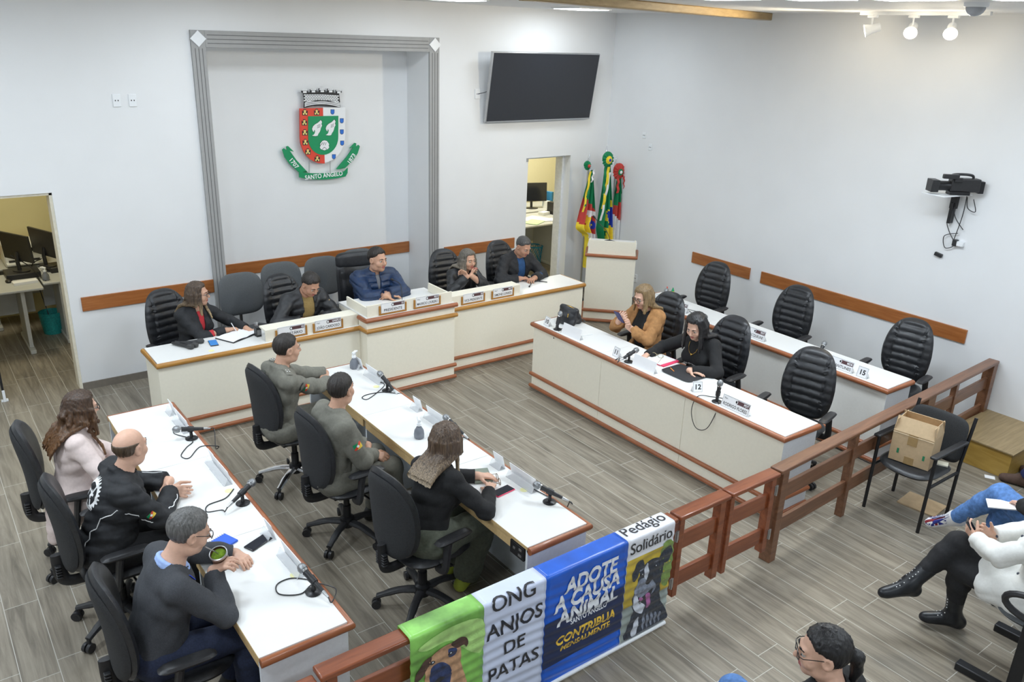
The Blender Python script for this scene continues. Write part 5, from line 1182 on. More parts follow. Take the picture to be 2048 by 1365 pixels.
# ---------------------------------------------------------------- coat of arms in the alcove
def smooth2(pts, n=6):
    P_ = [Vector((x, y, 0)) for x, y in pts]; k = len(P_); out = []
    for i in range(k):
        a, b, c, d = P_[i-1], P_[i], P_[(i+1)%k], P_[(i+2)%k]
        for j in range(n):
            t = j/n; q = .5*((2*b)+(c-a)*t+(2*a-5*b+4*c-d)*t*t+(3*b-a-3*c+d)*t**3); out.append((q.x, q.y))
    return out
def ccw(p):
    A = sum(p[i][0]*p[(i+1)%len(p)][1]-p[(i+1)%len(p)][0]*p[i][1] for i in range(len(p))); return p if A > 0 else p[::-1]
CT = empty('coat_of_arms', (4.02, 9.05, 2.35), 0, 'municipal coat of arms with green ribbon reading SANTO ANGELO', 'coat of arms')
def CX(p): cx, cy = p; return (3.42955+.00098435*cx-.0000446*cy-4.02, 2.97152-.0000395*cx-.000897*cy-2.35)
def crest(name, polys, mat, y0, y1=None, parent=None, par=None):
    g = MB(); g.X = Matrix.Rotation(PI/2, 4, 'X')        # xy plane -> xz, depth -> -y
    for p in polys: g.prism(ccw([CX(q) for q in p]), y0, y0+.004 if y1 is None else y1)
    return g.build(name, mat, parent or CT, smooth=False)
BLKP, WHP = INK, M('crest white', (.82,.83,.84), .5, var=.01)
def off(poly, k, c=None):
    cx = sum(p[0] for p in poly)/len(poly) if c is None else c[0]; cy = sum(p[1] for p in poly)/len(poly) if c is None else c[1]
    return [(cx+(x-cx)*k, cy+(y-cy)*k) for x, y in poly]
def shield(x0, y0, x1, y1, r):              # flat top, rounded bottom
    p = [(x0,y0),(x1,y0),(x1,y1-r)]; cx = (x0+x1)/2; h = (x1-x0)/2
    for j in range(1, 16): a = PI*j/16; p.append((cx+h*math.cos(a), y1-r+r*math.sin(a)))
    p.append((x0,y1-r)); return p
rods = MB()
for cx in (490, 755):
    a = CX((cx, 1000)); b_ = CX((cx, 1170)); rods.cyl((a[0],-.03,a[1]), (b_[0],-.03,b_[1]), .004)
rods.build('rod', STEEL, CT)
sh = shield(366, 350, 925, 1035, 330); ins = shield(462, 448, 835, 930, 215)
left = [p for p in sh if p[0] <= 655]; left = [(366,358),(645,345),(668,1035)]+[p for p in sh if p[0] < 655 and p[1] > 400]; right = [(645,345),(925,350)]+[p for p in sh if p[0] > 655 and p[1] > 400]+[(668,1035)]
fld = crest('shield', [[(x, y-(x-366)*.03) for x, y in right]], WHP, .05, .07); crest('red_field', [[(x, y) for x, y in left]], RED, .05, .071, fld)
tl = [(x, y-(x-462)*.03) for x, y in ins]; gi = crest('green_field', [tl], GREEN, .07, .076, fld)
def castle(cx, cy, s=1):
    b_ = [(-28,30),(-30,-22),(-22,-22),(-22,-12),(-14,-12),(-14,-38),(12,-38),(12,-12),(20,-12),(20,-22),(30,-22),(28,30)]; return [(cx+x*s, cy+y*s) for x, y in b_]
cs = [(425,405),(568,400),(418,527),(423,648),(428,768),(458,885),(573,975)]
crest('castle_outline', [castle(x, y, 1.12) for x, y in cs], INK, .071, .073, fld)
crest('castle', [p for x, y in cs for p in ([(x-24,y+26),(x-24,y+4),(x+24,y+4),(x+24,y+26)], [(x-12,y+2),(x-12,y-32),(x+10,y-32),(x+10,y+2)])], M('castle yellow', (.82,.66,.22), .5), .073, .0745, fld)
crest('castle_gate', [[(x-7,y+26),(x-7,y+10),(x+7,y+10),(x+7,y+26)] for x, y in cs], INK, .0745, .0755, fld)
ss = [(763,390),(880,498),(882,637),(887,778),(782,950)]
crest('small_shield', [shield(x-24, y-30, x+24, y+32, 26) for x, y in ss], INK, .070, .072, fld); crest('small_shield', [shield(x-20, y-26, x+20, y+27, 22) for x, y in ss], BLUE, .072, .0735, fld)
wing_ = [(615,492),(630,515),(622,540),(630,560),(615,590),(610,615),(600,640),(585,660),(575,685),(550,690),(530,688),(508,684),(528,672),(540,655),(545,625),(535,610),(528,640),(515,625),(508,600),(520,570),(545,545),(580,525)]
for dx, dy in ((0,0),(168,-8)):
    q = [(x+dx, y+dy) for x, y in wing_]; w0 = crest('wing_outline', [off(q, 1.06)], INK, .076, .0775, fld); crest('wing', [q], WHP, .0775, .079, w0)
    crest('feather_line', [[(570+dx,560+dy+k*14),(610+dx,540+dy+k*16),(611+dx,544+dy+k*16),(571+dx,565+dy+k*14)] for k in range(3)], INK, .079, .0797, w0)
shl = [(660,742),(690,750),(705,770),(718,790),(712,812),(720,830),(700,855),(680,858),(662,868),(640,860),(615,852),(602,830),(612,810),(606,790),(618,770),(635,750)]
w0 = crest('shell_outline', [off(shl, 1.06)], INK, .076, .0775, fld); crest('shell', [shl], WHP, .0775, .079, w0)
crest('shell_line', [[(640+k*20,765),(610+k*28,800+abs(k-1)*0),(613+k*28,806),(643+k*20,770)] for k in range(3)]+[[(630,850),(660,825),(690,850),(690,856),(660,832),(630,856)]], INK, .079, .0797, w0)
arc = lambda x: 335-38*(1-((x-645)/230)**2)
crown = [(385,150),(400,150),(400,160),(415,160)]
cp = [(420,352)]+[(x, arc(x)+20) for x in range(430, 870, 30)]+[(868,335),(862,268),(850,160),(885,150),(882,118),(810,122),(815,160),(780,158),(782,115),(705,112),(708,155),(675,155),(678,110),(600,112),(604,155),(572,158),(570,120),(495,126),(500,162),(468,165),(465,130),(390,148),(395,168),(412,170),(425,270)]
cr_ = crest('mural_crown', [cp], INK, .045, .06)
br_ = []
for r_i in range(5):
    y0 = 182+r_i*17
    for j in range(14):
        x0 = 418+j*31+(r_i%2)*15; br_.append([(x0, y0+abs(x0-640)*.03),(x0+26, y0+abs(x0-614)*.03),(x0+26, y0+13+abs(x0-614)*.03),(x0, y0+13+abs(x0-640)*.03)])
br_ = [b_ for b_ in br_ if b_[0][0] > 410+(b_[0][1]-180)*.10 and b_[1][0] < 862-(b_[0][1]-180)*.02]
for tx, ty in ((430,150),(533,140),(640,133),(744,133),(846,140)):
    br_ += [[(tx-34,ty-14),(tx-34,ty-4),(tx+34,ty-8),(tx+34,ty-18)], [(tx-20,ty),(tx-20,ty+22),(tx+22,ty+20),(tx+22,ty-3)]] + [[(tx+k*22-8,ty-26),(tx+k*22-8,ty-17),(tx+k*22+8,ty-18),(tx+k*22+8,ty-27)] for k in (-1,0,1)]
crest('stone', br_, WHP, .06, .062, cr_)
crest('crown_band', [[(428,290+k*18+0)]+[(x, arc(x)-48+k*19) for x in range(445, 860, 30)]+[(862,275+k*20),(862,288+k*20)]+[(x, arc(x)-36+k*19) for x in range(840, 430, -30)]+[(428,302+k*18)] for k in (0,1,2)], WHP, .06, .062, cr_)
rb = [(162,860),(180,842),(215,865),(210,820),(232,815),(300,885),(250,872),(330,990),(470,1150),(435,1150),(355,1140),(250,1040),(190,950)]
rb2 = [(2*645-x+3, y-35) for x, y in rb]
mid_ = [(355,1130)]+[(x, 1140+22*(1-((x-660)/305)**2)) for x in range(400, 960, 40)]+[(968,1100),(966,1165)]+[(x, 1205+36*(1-((x-660)/305)**2)) for x in range(940, 360, -40)]+[(355,1205)]
rib = crest('ribbon', [mid_], GREEN, .05, .062); crest('ribbon_tail', [rb], GREEN, .035, .048, rib); crest('ribbon_tail', [rb2], GREEN, .035, .048, rib)
crest('ribbon_fold', [[(400,1140),(440,1128),(472,1152)], [(858,1118),(930,1088),(900,1108)]], M('dark green paint', (0,.10,.035), .5), .048, .0485, rib)
def ctext(s, size, p, ang, y, par, bold=.03, fit=None):
    g = MB(); c = CX(p); g.X = Matrix.Translation((c[0], -y, c[1])) @ Matrix.Rotation(PI/2, 4, 'X') @ Matrix.Rotation(ang, 4, 'Z'); put_text(g, s, size, Matrix.Identity(4), bold=bold, fit=fit); return g.build('lettering', WHP, par, smooth=False)
ctext('SANTO ÂNGELO', .070, (662,1192), .045, .0630, rib, .025, .47); ctext('1707', .068, (295,1028), -.93, .0490, rib, .025); ctext('1873', .068, (1022,985), .90, .0490, rib, .025)
# ---------------------------------------------------------------- flags in the corner
def FX(p): cx, cy = p; return (7.10748+.00141889*cx+.00010275*cy, 2.20759-.000115*cx-.0010505*cy)
FG = M('flag green', (.0,.20,.075), .7, bump=.15, bscale=300); FR_ = M('flag red cloth', (.50,.045,.035), .7, bump=.15, bscale=300); FY = M('flag yellow', (.85,.66,.04), .7); FW = M('flag white', (.78,.79,.80), .7); FB = M('flag blue', (.01,.04,.42), .7)
def flag(name_label, px, y, ztop, left, right, matf, rosette, rz, streamers):
    x0 = FX((px,0))[0]; t = empty('flag', (x0, y, 0), 0, name_label, 'flag', 'ceremonial flags on poles')
    MB().lathe([(.075,0),(.075,.02),(.04,.05),(.025,.06)], 20).build('base', BLACKM, t)
    MB().cyl((0,0,.04), (0,0,ztop-.14), .014).build('pole', STEEL, t); MB().lathe([(.016,ztop-.15),(.022,ztop-.14),(.020,ztop-.11),(.003,ztop)], 14).build('spearhead', CHROME, t)
    L = [FX(p) for p in left]; R_ = [FX(p) for p in right]
    def at(P_, z):
        for i in range(len(P_)-1):
            if P_[i][1] >= z >= P_[i+1][1]: k = (P_[i][1]-z)/(P_[i][1]-P_[i+1][1]+1e-9); return P_[i][0]+(P_[i+1][0]-P_[i][0])*k
        return P_[-1][0] if z < P_[-1][1] else P_[0][0]
    nu, nv = 40, 60; zt = max(L[0][1], R_[0][1]); zb = min(L[-1][1], R_[-1][1])-.38
    def fn(u, v):
        z = zt+(zb-zt)*v; a, b_ = at(L, z), at(R_, z); d = .015+.035*min(1, v*2.5)
        return ((a+(b_-a)*u-x0, -.02+d*math.sin(u*PI*5+v*2)-.02, z), (0,-1,0))
    g = MB(); g.slab(fn, nu, nv, .004)
    for k, fc in enumerate(g.f):
        c = sum((Vector(g.v[i]) for i in fc), Vector())/len(fc); g.m[k] = matf((c.x+x0), c.z)
    g.build('cloth', [FG, FR_, FY, FW, FB, INK], t)
    # rosette
    rx, rz_ = FX(rz[0]); g = MB(); n_ = 28; R0 = rz[1]
    vs = []
    for i in range(n_):
        a = 2*PI*i/n_; w_ = .012*(-1)**i
        for j, (q, dy) in enumerate(((.15,-.075),(.55,-.065+w_*.5),(1.0,-.045+w_))): vs.append((rx-x0+R0*q*math.cos(a), dy, rz_+R0*q*math.sin(a)))
    g.add(vs, [(i*3+j, i*3+j+1, ((i+1)%n_)*3+j+1, ((i+1)%n_)*3+j) for i in range(n_) for j in (0,1)], 0)
    g.m = [0 if k % 2 else (1 if len(rosette) > 3 else 0) for k in range(len(g.f))]
    g.sphere((rx-x0, -.035, rz_+R0*.25), (R0*.95, .03, R0*.85), 16, 8, 0)
    rmats = [rosette[0], rosette[3] if len(rosette) > 3 else rosette[0]]; ro = g.build('rosette', rmats, t)
    h = MB(); h.sphere((rx-x0, -.078, rz_), (R0*.42, .012, R0*.42), 16, 6); h.build('rosette_ring', rosette[1], ro); h = MB(); h.sphere((rx-x0, -.086, rz_), (R0*.22, .012, R0*.22), 14, 6); h.build('rosette_centre', rosette[2], ro)
    for pts, wd, mt in streamers:
        P_ = [FX(p) for p in pts]; g = MB(); g.slab(lambda u, v: ((P_[0][0]+(P_[1][0]-P_[0][0])*v+(u-.5)*wd-x0, -.085+.008*math.sin(v*14), P_[0][1]+(P_[1][1]-P_[0][1])*v), (0,-1,0)), 3, 24, .002); g.build('streamer', mt, t)
    return t
def inpx(x, z):
    cy = (2.20759-z-.00016*0)/.0010505; cx = (x-7.10748-.00010275*cy)/.00141889; cy = (2.20759-z-.000115*cx)/.0010505; return cx, cy
def m1(x, z):
    cx, cy = inpx(x, z); 
    if cx > 158 and cy > 850:
        d = math.hypot((cx-212)/40, (cy-1035)/75)
        if d < .55: return 2
        if d < 1: return 4
        return 3 if cy < 920 or 1150 < cy < 1215 else (1 if cx > 195 else 2)
    if cy < 690+(cx-150)*1.35: return 0
    return 1 if cy < 1010+(cx-70)*.4 else 2
flag('state flag of green, red and yellow, nearest the doorway', 240, 8.22, FX((238,118))[1], [(235,330),(190,480),(140,690),(65,1010),(52,1060),(60,1100),(135,1165),(150,1240)], [(255,330),(258,700),(256,850),(245,1240)], m1, (FG, FR_, FR_), ((180,275), .058), [([(195,340),(95,860)], .035, FY), ([(185,520),(105,830)], .03, FG), ([(238,320),(205,480)], .03, FW)])
def m2(x, z):
    cx, cy = inpx(x, z); d = math.hypot((cx-475)/75, (cy-930)/135)
    if cx > 405 and d < 1: return 4
    if abs(cx-462)/85+abs(cy-930)/230 < 1 or (cx > 392 and cy > 1075-(cx-392)*.9) or (360 < cx < 392 and 1075 < cy < 1120): return 2
    return 0
flag('national flag of green, yellow and blue between two others', 442, 8.20, FX((442,8))[1], [(395,270),(370,560),(335,900),(305,1080),(310,1130),(330,1245)], [(465,270),(468,600),(465,1245)], m2, (FG, FY, FB, FY), ((428,190), .100), [([(415,275),(335,820)], .048, FY), ([(372,275),(345,640)], .04, FG), ([(430,345),(308,975)], .038, FW)])
def m3(x, z):
    cx, cy = inpx(x, z)
    if cy < 800-(cx-540)*1.05: return 0
    return 1 if cy < 910+(cx-525)*1.22 else 3
flag('green, red and white flag closest to the room corner', 604, 8.24, FX((604,145))[1], [(580,430),(560,640),(530,830),(500,1000),(480,1245)], [(632,430),(640,700),(635,1000),(628,1245)], m3, (FR_, FG, FW), ((600,345), .108), [([(565,400),(558,620)], .045, FR_), ([(640,400),(648,560)], .035, FR_), ([(648,700),(655,1000)], .045, FW), ([(650,880),(640,1110)], .02, FY)])
# ---------------------------------------------------------------- banner over the rail
BN = empty('banner', (2.49, 2.836, 0), 0, 'large printed dog adoption banner hung over the wooden railing', 'banner')
SB, ST = .03, .772
def bpt(x, s_, lift=0):
    if s_ < ST-.02:
        y = 2.770-.0035*math.sin(2*PI*s_/.062+2.2*math.sin(x*2.3)+1.1*math.sin(x*5.1))*min(1, (ST-.02-s_)*8); return (x-2.49, y-lift-2.836, s_)
    if s_ < ST+.012:
        a = (s_-(ST-.02))/.032*PI/2; r = .018+lift; return (x-2.49, 2.788-r*math.cos(a)-2.836, ST-.018+r*math.sin(a))
    if s_ < ST+.112: return (x-2.49, 2.788+(s_-ST-.012)-2.836, ST+.0005*math.sin(x*30)+lift)
    return (x-2.49, 2.892-2.836+lift, ST-(s_-ST-.112))
def bstrip(name, x0, x1, mat, s1=.98):
    g = MB(); n_ = max(4, int((x1-x0)/.03)); g.slab(lambda u, v: (bpt(x0+(x1-x0)*u, SB+(s1-SB)*v), (0,-1,0)), n_, 90, .0); g = MB(); g.grid(lambda u, v: bpt(x0+(x1-x0)*u, SB+(s1-SB)*v), n_, 110)
    o = g.build(name, mat, BN); sd = o.modifiers.new('thick', 'SOLIDIFY'); sd.thickness = .0008; sd.offset = -1; return o
VIN = dict(rough=.28, var=.02, scale=8, coat=.15)
def vinyl(n, c, var=.02, scale=8, st=(1,1,1)): return M(n, c, .3, var=var, scale=scale, coat=.15, stretch=st)
B1 = bstrip('green_panel', 1.570, 2.0, vinyl('banner green', (.22,.50,.10), .55, 5)); B2 = bstrip('white_panel', 2.0, 2.405, vinyl('banner pale blue', (.66,.72,.90), .03))
B3 = bstrip('blue_panel', 2.405, 3.012, vinyl('banner blue', (.015,.12,.62), .18, 6)); B4 = bstrip('dog_panel', 3.012, 3.402, vinyl('banner white', (.80,.81,.86), .02))
def bprint(name, par, polys, mat, lift, rough=False):
    g = MB()
    for p in polys:
        p = ccw(p); g = MB(); g.add([(x, s_, 0) for x, s_ in p], [tuple(range(len(p)))]); g.fine(.02); g.v = [bpt(v[0], v[1], lift) for v in g.v]; o = g.build(name, mat, par, smooth=False)
    return o
def bgrid(name, par, x0, x1, s0, s1, mat, lift, n=12, m_=40):
    g = MB(); g.grid(lambda u, v: bpt(x0+(x1-x0)*u, s0+(s1-s0)*v, lift), n, m_); return g.build(name, mat, par)
def btext(par, txt, size, x, s_, mat, lift=.0045, bold=0, fit=None, shear=0, ang=0, sx=1):
    g = MB(); put_text(g, txt, size, Matrix.Translation((x, s_, 0)) @ Matrix.Rotation(ang, 4, 'Z') @ Matrix.Diagonal((sx,1,1,1)), bold=bold, fit=fit, shear=shear)
    g.fine(.014); g.v = [bpt(v[0], v[1], lift) for v in g.v]; return g.build('lettering', mat, par, smooth=False)
BI = vinyl('banner ink', (.03,.03,.035))
btext(B2, 'ONG', .125, 2.19, .745, BI, bold=.012, fit=.29); btext(B2, 'ANJOS', .125, 2.203, .585, BI, bold=.012, fit=.375); btext(B2, 'DE', .118, 2.20, .44, BI, bold=.012); btext(B2, 'PATAS', .125, 2.203, .30, BI, bold=.012, fit=.335)
nav = vinyl('banner navy', (.012,.025,.085), .1); bgrid('navy_block', B3, 2.408, 3.008, .16, .47, nav, .0035)
BW = vinyl('banner silver white', (.80,.82,.86), .10, 30); BY = vinyl('banner gold', (.85,.55,.06), .15, 30)
btext(B3, 'ADOTE', .135, 2.735, .655, BW, bold=.035, fit=.40, shear=.12); btext(B3, 'A CAUSA', .135, 2.715, .555, BW, bold=.035, fit=.50, shear=.12); btext(B3, 'ANIMAL', .135, 2.725, .455, BW, bold=.035, fit=.46, shear=.12)
btext(B3, 'SANTO ÂNGELO', .045, 2.735, .402, BW, bold=.02, fit=.28); btext(B3, 'CONTRIBUA', .082, 2.72, .305, BY, bold=.03, fit=.45, shear=.12); btext(B3, 'MENSALMENTE', .055, 2.72, .245, BY, bold=.02, fit=.45, shear=.12)
btext(B4, 'Pedágio', .115, 3.205, .845, BI, .002, bold=.008, fit=.34); btext(B4, 'Solidário', .105, 3.205, .705, BI, bold=.008, fit=.35)
bgrid('yellow_ground', B4, 3.014, 3.400, .30, .635, vinyl('banner ochre', (.55,.40,.05), .3, 9), .0030); bgrid('grey_ground', B4, 3.014, 3.400, .04, .30, vinyl('banner grey green', (.33,.38,.36), .3, 9), .0031)
bprint('green_patch', B4, [smooth2([(3.30,.62),(3.40,.63),(3.40,.35),(3.33,.36)], 4)], vinyl('banner olive', (.20,.30,.08), .3, 14), .0035)
DK, GY, LG, TON = vinyl('dog dark fur', (.035,.042,.060), .5, 60), vinyl('dog grey fur', (.22,.25,.32), .4, 50), vinyl('dog pale fur', (.62,.66,.74), .15, 40), vinyl('dog tongue', (.42,.14,.34), .2, 30)
D2 = bprint('dog_portrait', B4, [smooth2([(3.06,.05),(3.075,.17),(3.10,.24),(3.085,.33),(3.10,.40),(3.125,.47),(3.13,.53),(3.17,.565),(3.24,.575),(3.31,.55),(3.335,.49),(3.325,.40),(3.325,.30),(3.345,.22),(3.395,.14),(3.40,.05)], 5)], DK, .0040)
bprint('ear', D2, [smooth2([(3.065,.50),(3.075,.555),(3.11,.60),(3.15,.595),(3.155,.55),(3.12,.51),(3.10,.465),(3.08,.47)], 5), smooth2([(3.28,.555),(3.33,.60),(3.375,.615),(3.40,.57),(3.385,.52),(3.34,.505)], 5)], DK, .0041)
bprint('muzzle', D2, [smooth2([(3.10,.33),(3.10,.41),(3.13,.455),(3.175,.46),(3.235,.43),(3.27,.385),(3.285,.34),(3.23,.31),(3.16,.28)], 5)], GY, .0046)
bprint('white_fur', D2, [smooth2([(3.185,.565),(3.205,.50),(3.20,.45),(3.18,.45),(3.165,.50),(3.17,.54)], 4), smooth2([(3.095,.30),(3.12,.24),(3.18,.20),(3.20,.25),(3.16,.29),(3.13,.34),(3.105,.36)], 4), smooth2([(3.10,.07),(3.12,.15),(3.15,.19),(3.16,.12),(3.14,.06)], 4)], LG, .0050)
bprint('nose', D2, [smooth2([(3.185,.425),(3.20,.455),(3.235,.455),(3.245,.425),(3.225,.40),(3.20,.40)], 4)], BI, .0052)
bprint('mouth', D2, [smooth2([(3.135,.335),(3.16,.325),(3.21,.335),(3.26,.35),(3.25,.325),(3.20,.285),(3.16,.275),(3.14,.30)], 4)], BI, .0051)
bprint('tongue', D2, [smooth2([(3.195,.325),(3.23,.33),(3.245,.27),(3.24,.225),(3.215,.225),(3.21,.28)], 4), smooth2([(3.14,.325),(3.155,.30),(3.175,.305),(3.165,.325)], 4)], TON, .0055)
for ex, es in ((3.145,.495),(3.262,.51)):
    e_ = bprint('eye', D2, [smooth2([(ex-.016,es),(ex,es+.012),(ex+.016,es),(ex,es-.012)], 4)], BI, .0050); bprint('eye_glint', e_, [smooth2([(ex-.002,es+.004),(ex+.003,es+.008),(ex+.007,es+.003),(ex+.003,es)], 3)], LG, .0054)
bprint('brow_fur', D2, [smooth2([(3.125,.525),(3.145,.535),(3.165,.53),(3.145,.52)], 4), smooth2([(3.24,.545),(3.265,.55),(3.29,.54),(3.265,.535)], 4)], GY, .0048)
bprint('chest_streak', D2, [smooth2([(3.20+k*.035,.20-k*.015),(3.215+k*.035,.13),(3.205+k*.035,.06),(3.19+k*.035,.12)], 3) for k in range(5)], GY, .0046)
TN, BRN = vinyl('pup tan fur', (.52,.30,.17), .25, 40), vinyl('pup dark brown', (.075,.040,.030), .4, 40); PUPB = vinyl('pup muzzle', (.03,.045,.12), .6, 30)
bprint('bright_grass', B1, [smooth2([(1.62,.70),(1.80,.74),(1.99,.70),(1.99,.50),(1.90,.55),(1.80,.66),(1.66,.66)], 4)], vinyl('banner bright green', (.42,.68,.22), .25, 12), .0025)
D1 = bprint('pup_portrait', B1, [smooth2([(1.655,.33),(1.65,.45),(1.655,.56),(1.70,.62),(1.76,.645),(1.82,.635),(1.86,.58),(1.86,.50),(1.88,.42),(1.90,.33),(1.91,.10),(1.66,.10)], 5)], TN, .0040)
bprint('ear', D1, [smooth2([(1.69,.61),(1.64,.60),(1.60,.545),(1.585,.49),(1.62,.51),(1.655,.54)], 4), smooth2([(1.80,.64),(1.86,.655),(1.90,.62),(1.893,.575),(1.875,.60),(1.83,.60)], 4)], BRN, .0046)
bprint('muzzle', D1, [smooth2([(1.68,.53),(1.72,.555),(1.765,.54),(1.80,.49),(1.80,.42),(1.76,.37),(1.71,.37),(1.68,.43)], 4), smooth2([(1.785,.61),(1.83,.60),(1.83,.56),(1.79,.56)], 4)], PUPB, .0047)
for ex, es in ((1.69,.578),(1.795,.585)):
    e_ = bprint('eye', D1, [smooth2([(ex-.016,es),(ex,es+.013),(ex+.016,es),(ex,es-.013)], 4)], BI, .0053); bprint('eye_glint', e_, [smooth2([(ex-.004,es+.004),(ex+.002,es+.008),(ex+.007,es+.003),(ex,es-.002)], 3)], LG, .0058)
bprint('nose', D1, [smooth2([(1.705,.455),(1.735,.47),(1.765,.45),(1.735,.43)], 4)], BI, .0054); bprint('chest_patch', D1, [smooth2([(1.70,.34),(1.74,.36),(1.78,.33),(1.78,.15),(1.72,.15)], 4)], LG, .0048)
MB().cyl((1.565-2.49,-.068,SB-.004), (3.408-2.49,-.068,SB-.004), .013).build('bottom_rod', WHITE, BN)
# ---------------------------------------------------------------- things on the desks
def mic(label, x, y, z, d, cable=None, group='handheld microphones on desk stands', stand=True, grip=.055, cz=None):
    """d: direction the head points; microphone clipped on a round-footed stand"""
    t = empty('microphone', (x, y, z), 0, label, 'microphone', group); d = Vector(d).normalized(); q = Vector((d.x*.0, d.y*.0, .075))
    if stand:
        MB().lathe([(.042,0),(.043,.005),(.036,.010),(.012,.014),(.010,.05),(.012,.052)], 22).build('stand_foot', BLACKM, t)
        MB().cyl((0,0,.045), q, .009).cyl(q-d*.02, q+d*.02, .019, .021).build('clip', BLACK, t)
    a = q-d*.085; b_ = q+d*.065
    MB().tube([a, a+d*.03, q, b_], [.0105,.012,.0145,.0185], 14).build('handle', BLACK, t)
    g = MB().tube([b_, b_+d*.010, b_+d*.012, b_+d*.028, b_+d*.045, b_+d*.055], [.019,.021,.0245,.026,.020,.006], 16); g.build('grille', M('mic mesh', (.28,.29,.30), .4, metal=.7, var=.3, scale=300), t)
    MB().tube([b_-d*.004, b_+d*.004], .0195, 16).build('ring', CHROME, t)
    MB().tube([a-d*.045, a-d*.012, a], [.006,.0095,.0095], 12).build('plug', STEEL, t)
    if cable:
        pts = [tuple(a-d*.045), tuple(a-d*.07+Vector((0,0,-.01)))]+[(cx-x, cy-y, cz_-z) for cx, cy, cz_ in cable]
        MB().tube(curve3(pts, 8), .0034, 6).build('cable', BLACK, t)
    return t
Z1 = TZ+.004
mic('microphone in front of the curly-haired woman, cable looping left', 1.350, 5.43, TZ, (-.95,.25,.12), [(1.47,5.30,.70),(1.47,5.24,.74),(1.36,5.27,Z1),(1.25,5.15,Z1),(1.215,5.21,Z1),(1.28,5.31,Z1),(1.34,5.37,Z1),(1.33,5.45,Z1),(1.27,5.57,Z1),(1.31,5.67,Z1),(1.38,5.66,Z1)])
mic('microphone between the bald man and the gourd drinker', 1.350, 4.41, TZ, (.80,.42,.25), [(1.22,4.40,Z1),(1.14,4.43,Z1),(1.17,4.50,Z1),(1.28,4.52,Z1),(1.36,4.60,Z1)])
mic('microphone on the left row closest to the banner', 1.352, 3.38, TZ, (-.20,.85,.30), [(1.44,3.30,.76),(1.45,3.36,Z1),(1.38,3.44,Z1),(1.29,3.40,Z1),(1.20,3.46,Z1),(1.22,3.54,Z1),(1.30,3.55,Z1),(1.38,3.48,Z1)])
mic('microphone before the officer with the pen', 2.895, 5.43, TZ, (-.25,.75,.55), [(2.98,5.32,.74),(2.93,5.34,Z1),(2.84,5.42,Z1),(2.72,5.44,Z1),(2.66,5.41,Z1),(2.68,5.36,Z1),(2.80,5.43,Z1),(2.93,5.54,Z1),(2.92,5.62,Z1)])
mic('microphone half hidden behind the long-haired woman', 2.925, 4.47, TZ, (-.30,.70,.45), [(2.96,4.40,Z1),(2.9,4.45,Z1),(2.93,4.62,Z1)])
mic('microphone on the middle row closest to the banner', 2.925, 3.385, TZ, (-.42,.70,.22), [(3.00,3.28,.78),(3.01,3.33,.70),(2.96,3.36,Z1),(2.95,3.47,Z1),(2.93,3.58,Z1)])
RZ = .732; Z2 = RZ+.004
mic('microphone upright beside the black handbag', 5.065, 5.89, RZ, (.35,.12,.85), [(5.06,5.83,.76),(5.14,5.80,Z2),(5.20,5.74,Z2),(5.16,5.70,Z2)])
mic('microphone by number 11 pointing at the black-haired woman', 5.06, 4.87, RZ, (.93,.05,.22), [(4.97,4.90,.78),(4.99,4.97,Z2),(5.04,4.96,Z2),(5.10,4.94,Z2)])
mic('microphone upright between number 12 and the end name plate', 5.06, 3.845, RZ, (.10,.0,1), [(5.05,3.83,.69+.06),(5.02,3.80,.70),(4.97,3.84,.52),(4.965,3.95,.48),(4.97,4.02,.60),(5.00,4.00,Z2),(5.10,3.93,Z2),(5.17,3.83,Z2)])
mic('microphone beside the pencils near the lectern', 6.60, 5.90, RZ, (.30,.10,.85), [(6.62,5.86,.76),(6.70,5.70,Z2),(6.75,5.45,Z2),(6.66,5.33,Z2),(6.60,5.38,Z2),(6.68,5.60,Z2)])
mic('microphone beside number 14 with cables hanging over the edge', 6.60, 4.87, RZ, (.92,.10,.18), [(6.49,4.95,.74),(6.50,4.99,.4),(6.50,4.96,.2),(6.50,5.0,.1),(6.505,4.97,.35),(6.51,4.93,.72),(6.56,4.92,Z2)])
mic('microphone peeking over the empty chair by number 15', 6.66, 3.97, RZ, (.62,.15,.55), [(6.60,4.0,.77),(6.72,4.12,Z2),(6.70,4.19,Z2),(6.60,4.17,Z2),(6.535,4.14,Z2),(6.515,4.14,.65)])
mic('microphone lying left of the secretary name plate', 2.60, 7.32, .748-.02, (-.55,.75,-.10), stand=False)
# wireless microphones lying on the head desk
for k, (x, y, a, dx) in enumerate(((1.82,7.25,-1.05,0),(1.86,7.27,-.95,0),(1.90,7.30,-.35,0))):
    t = empty('wireless_microphone', (x, y, .748+.020+.0), a, ['black wireless microphone lying at desk end, nearest the edge', 'black wireless microphone lying between two others', 'black wireless microphone lying crosswise, nearest the phone'][k], 'microphone', 'black wireless microphones')
    MB().tube([(-.13,0,0),(-.12,0,0),(0,0,0),(.06,0,.002)], [.010,.0135,.0145,.018], 14).build('handle', BLACK, t); MB().tube([(.058,0,.002),(.065,0,.002),(.09,0,.003),(.11,0,.003),(.118,0,.003)], [.019,.024,.026,.02,.006], 16).build('grille', M('dark mic mesh', (.05,.05,.05), .6, var=.3, scale=300), t)
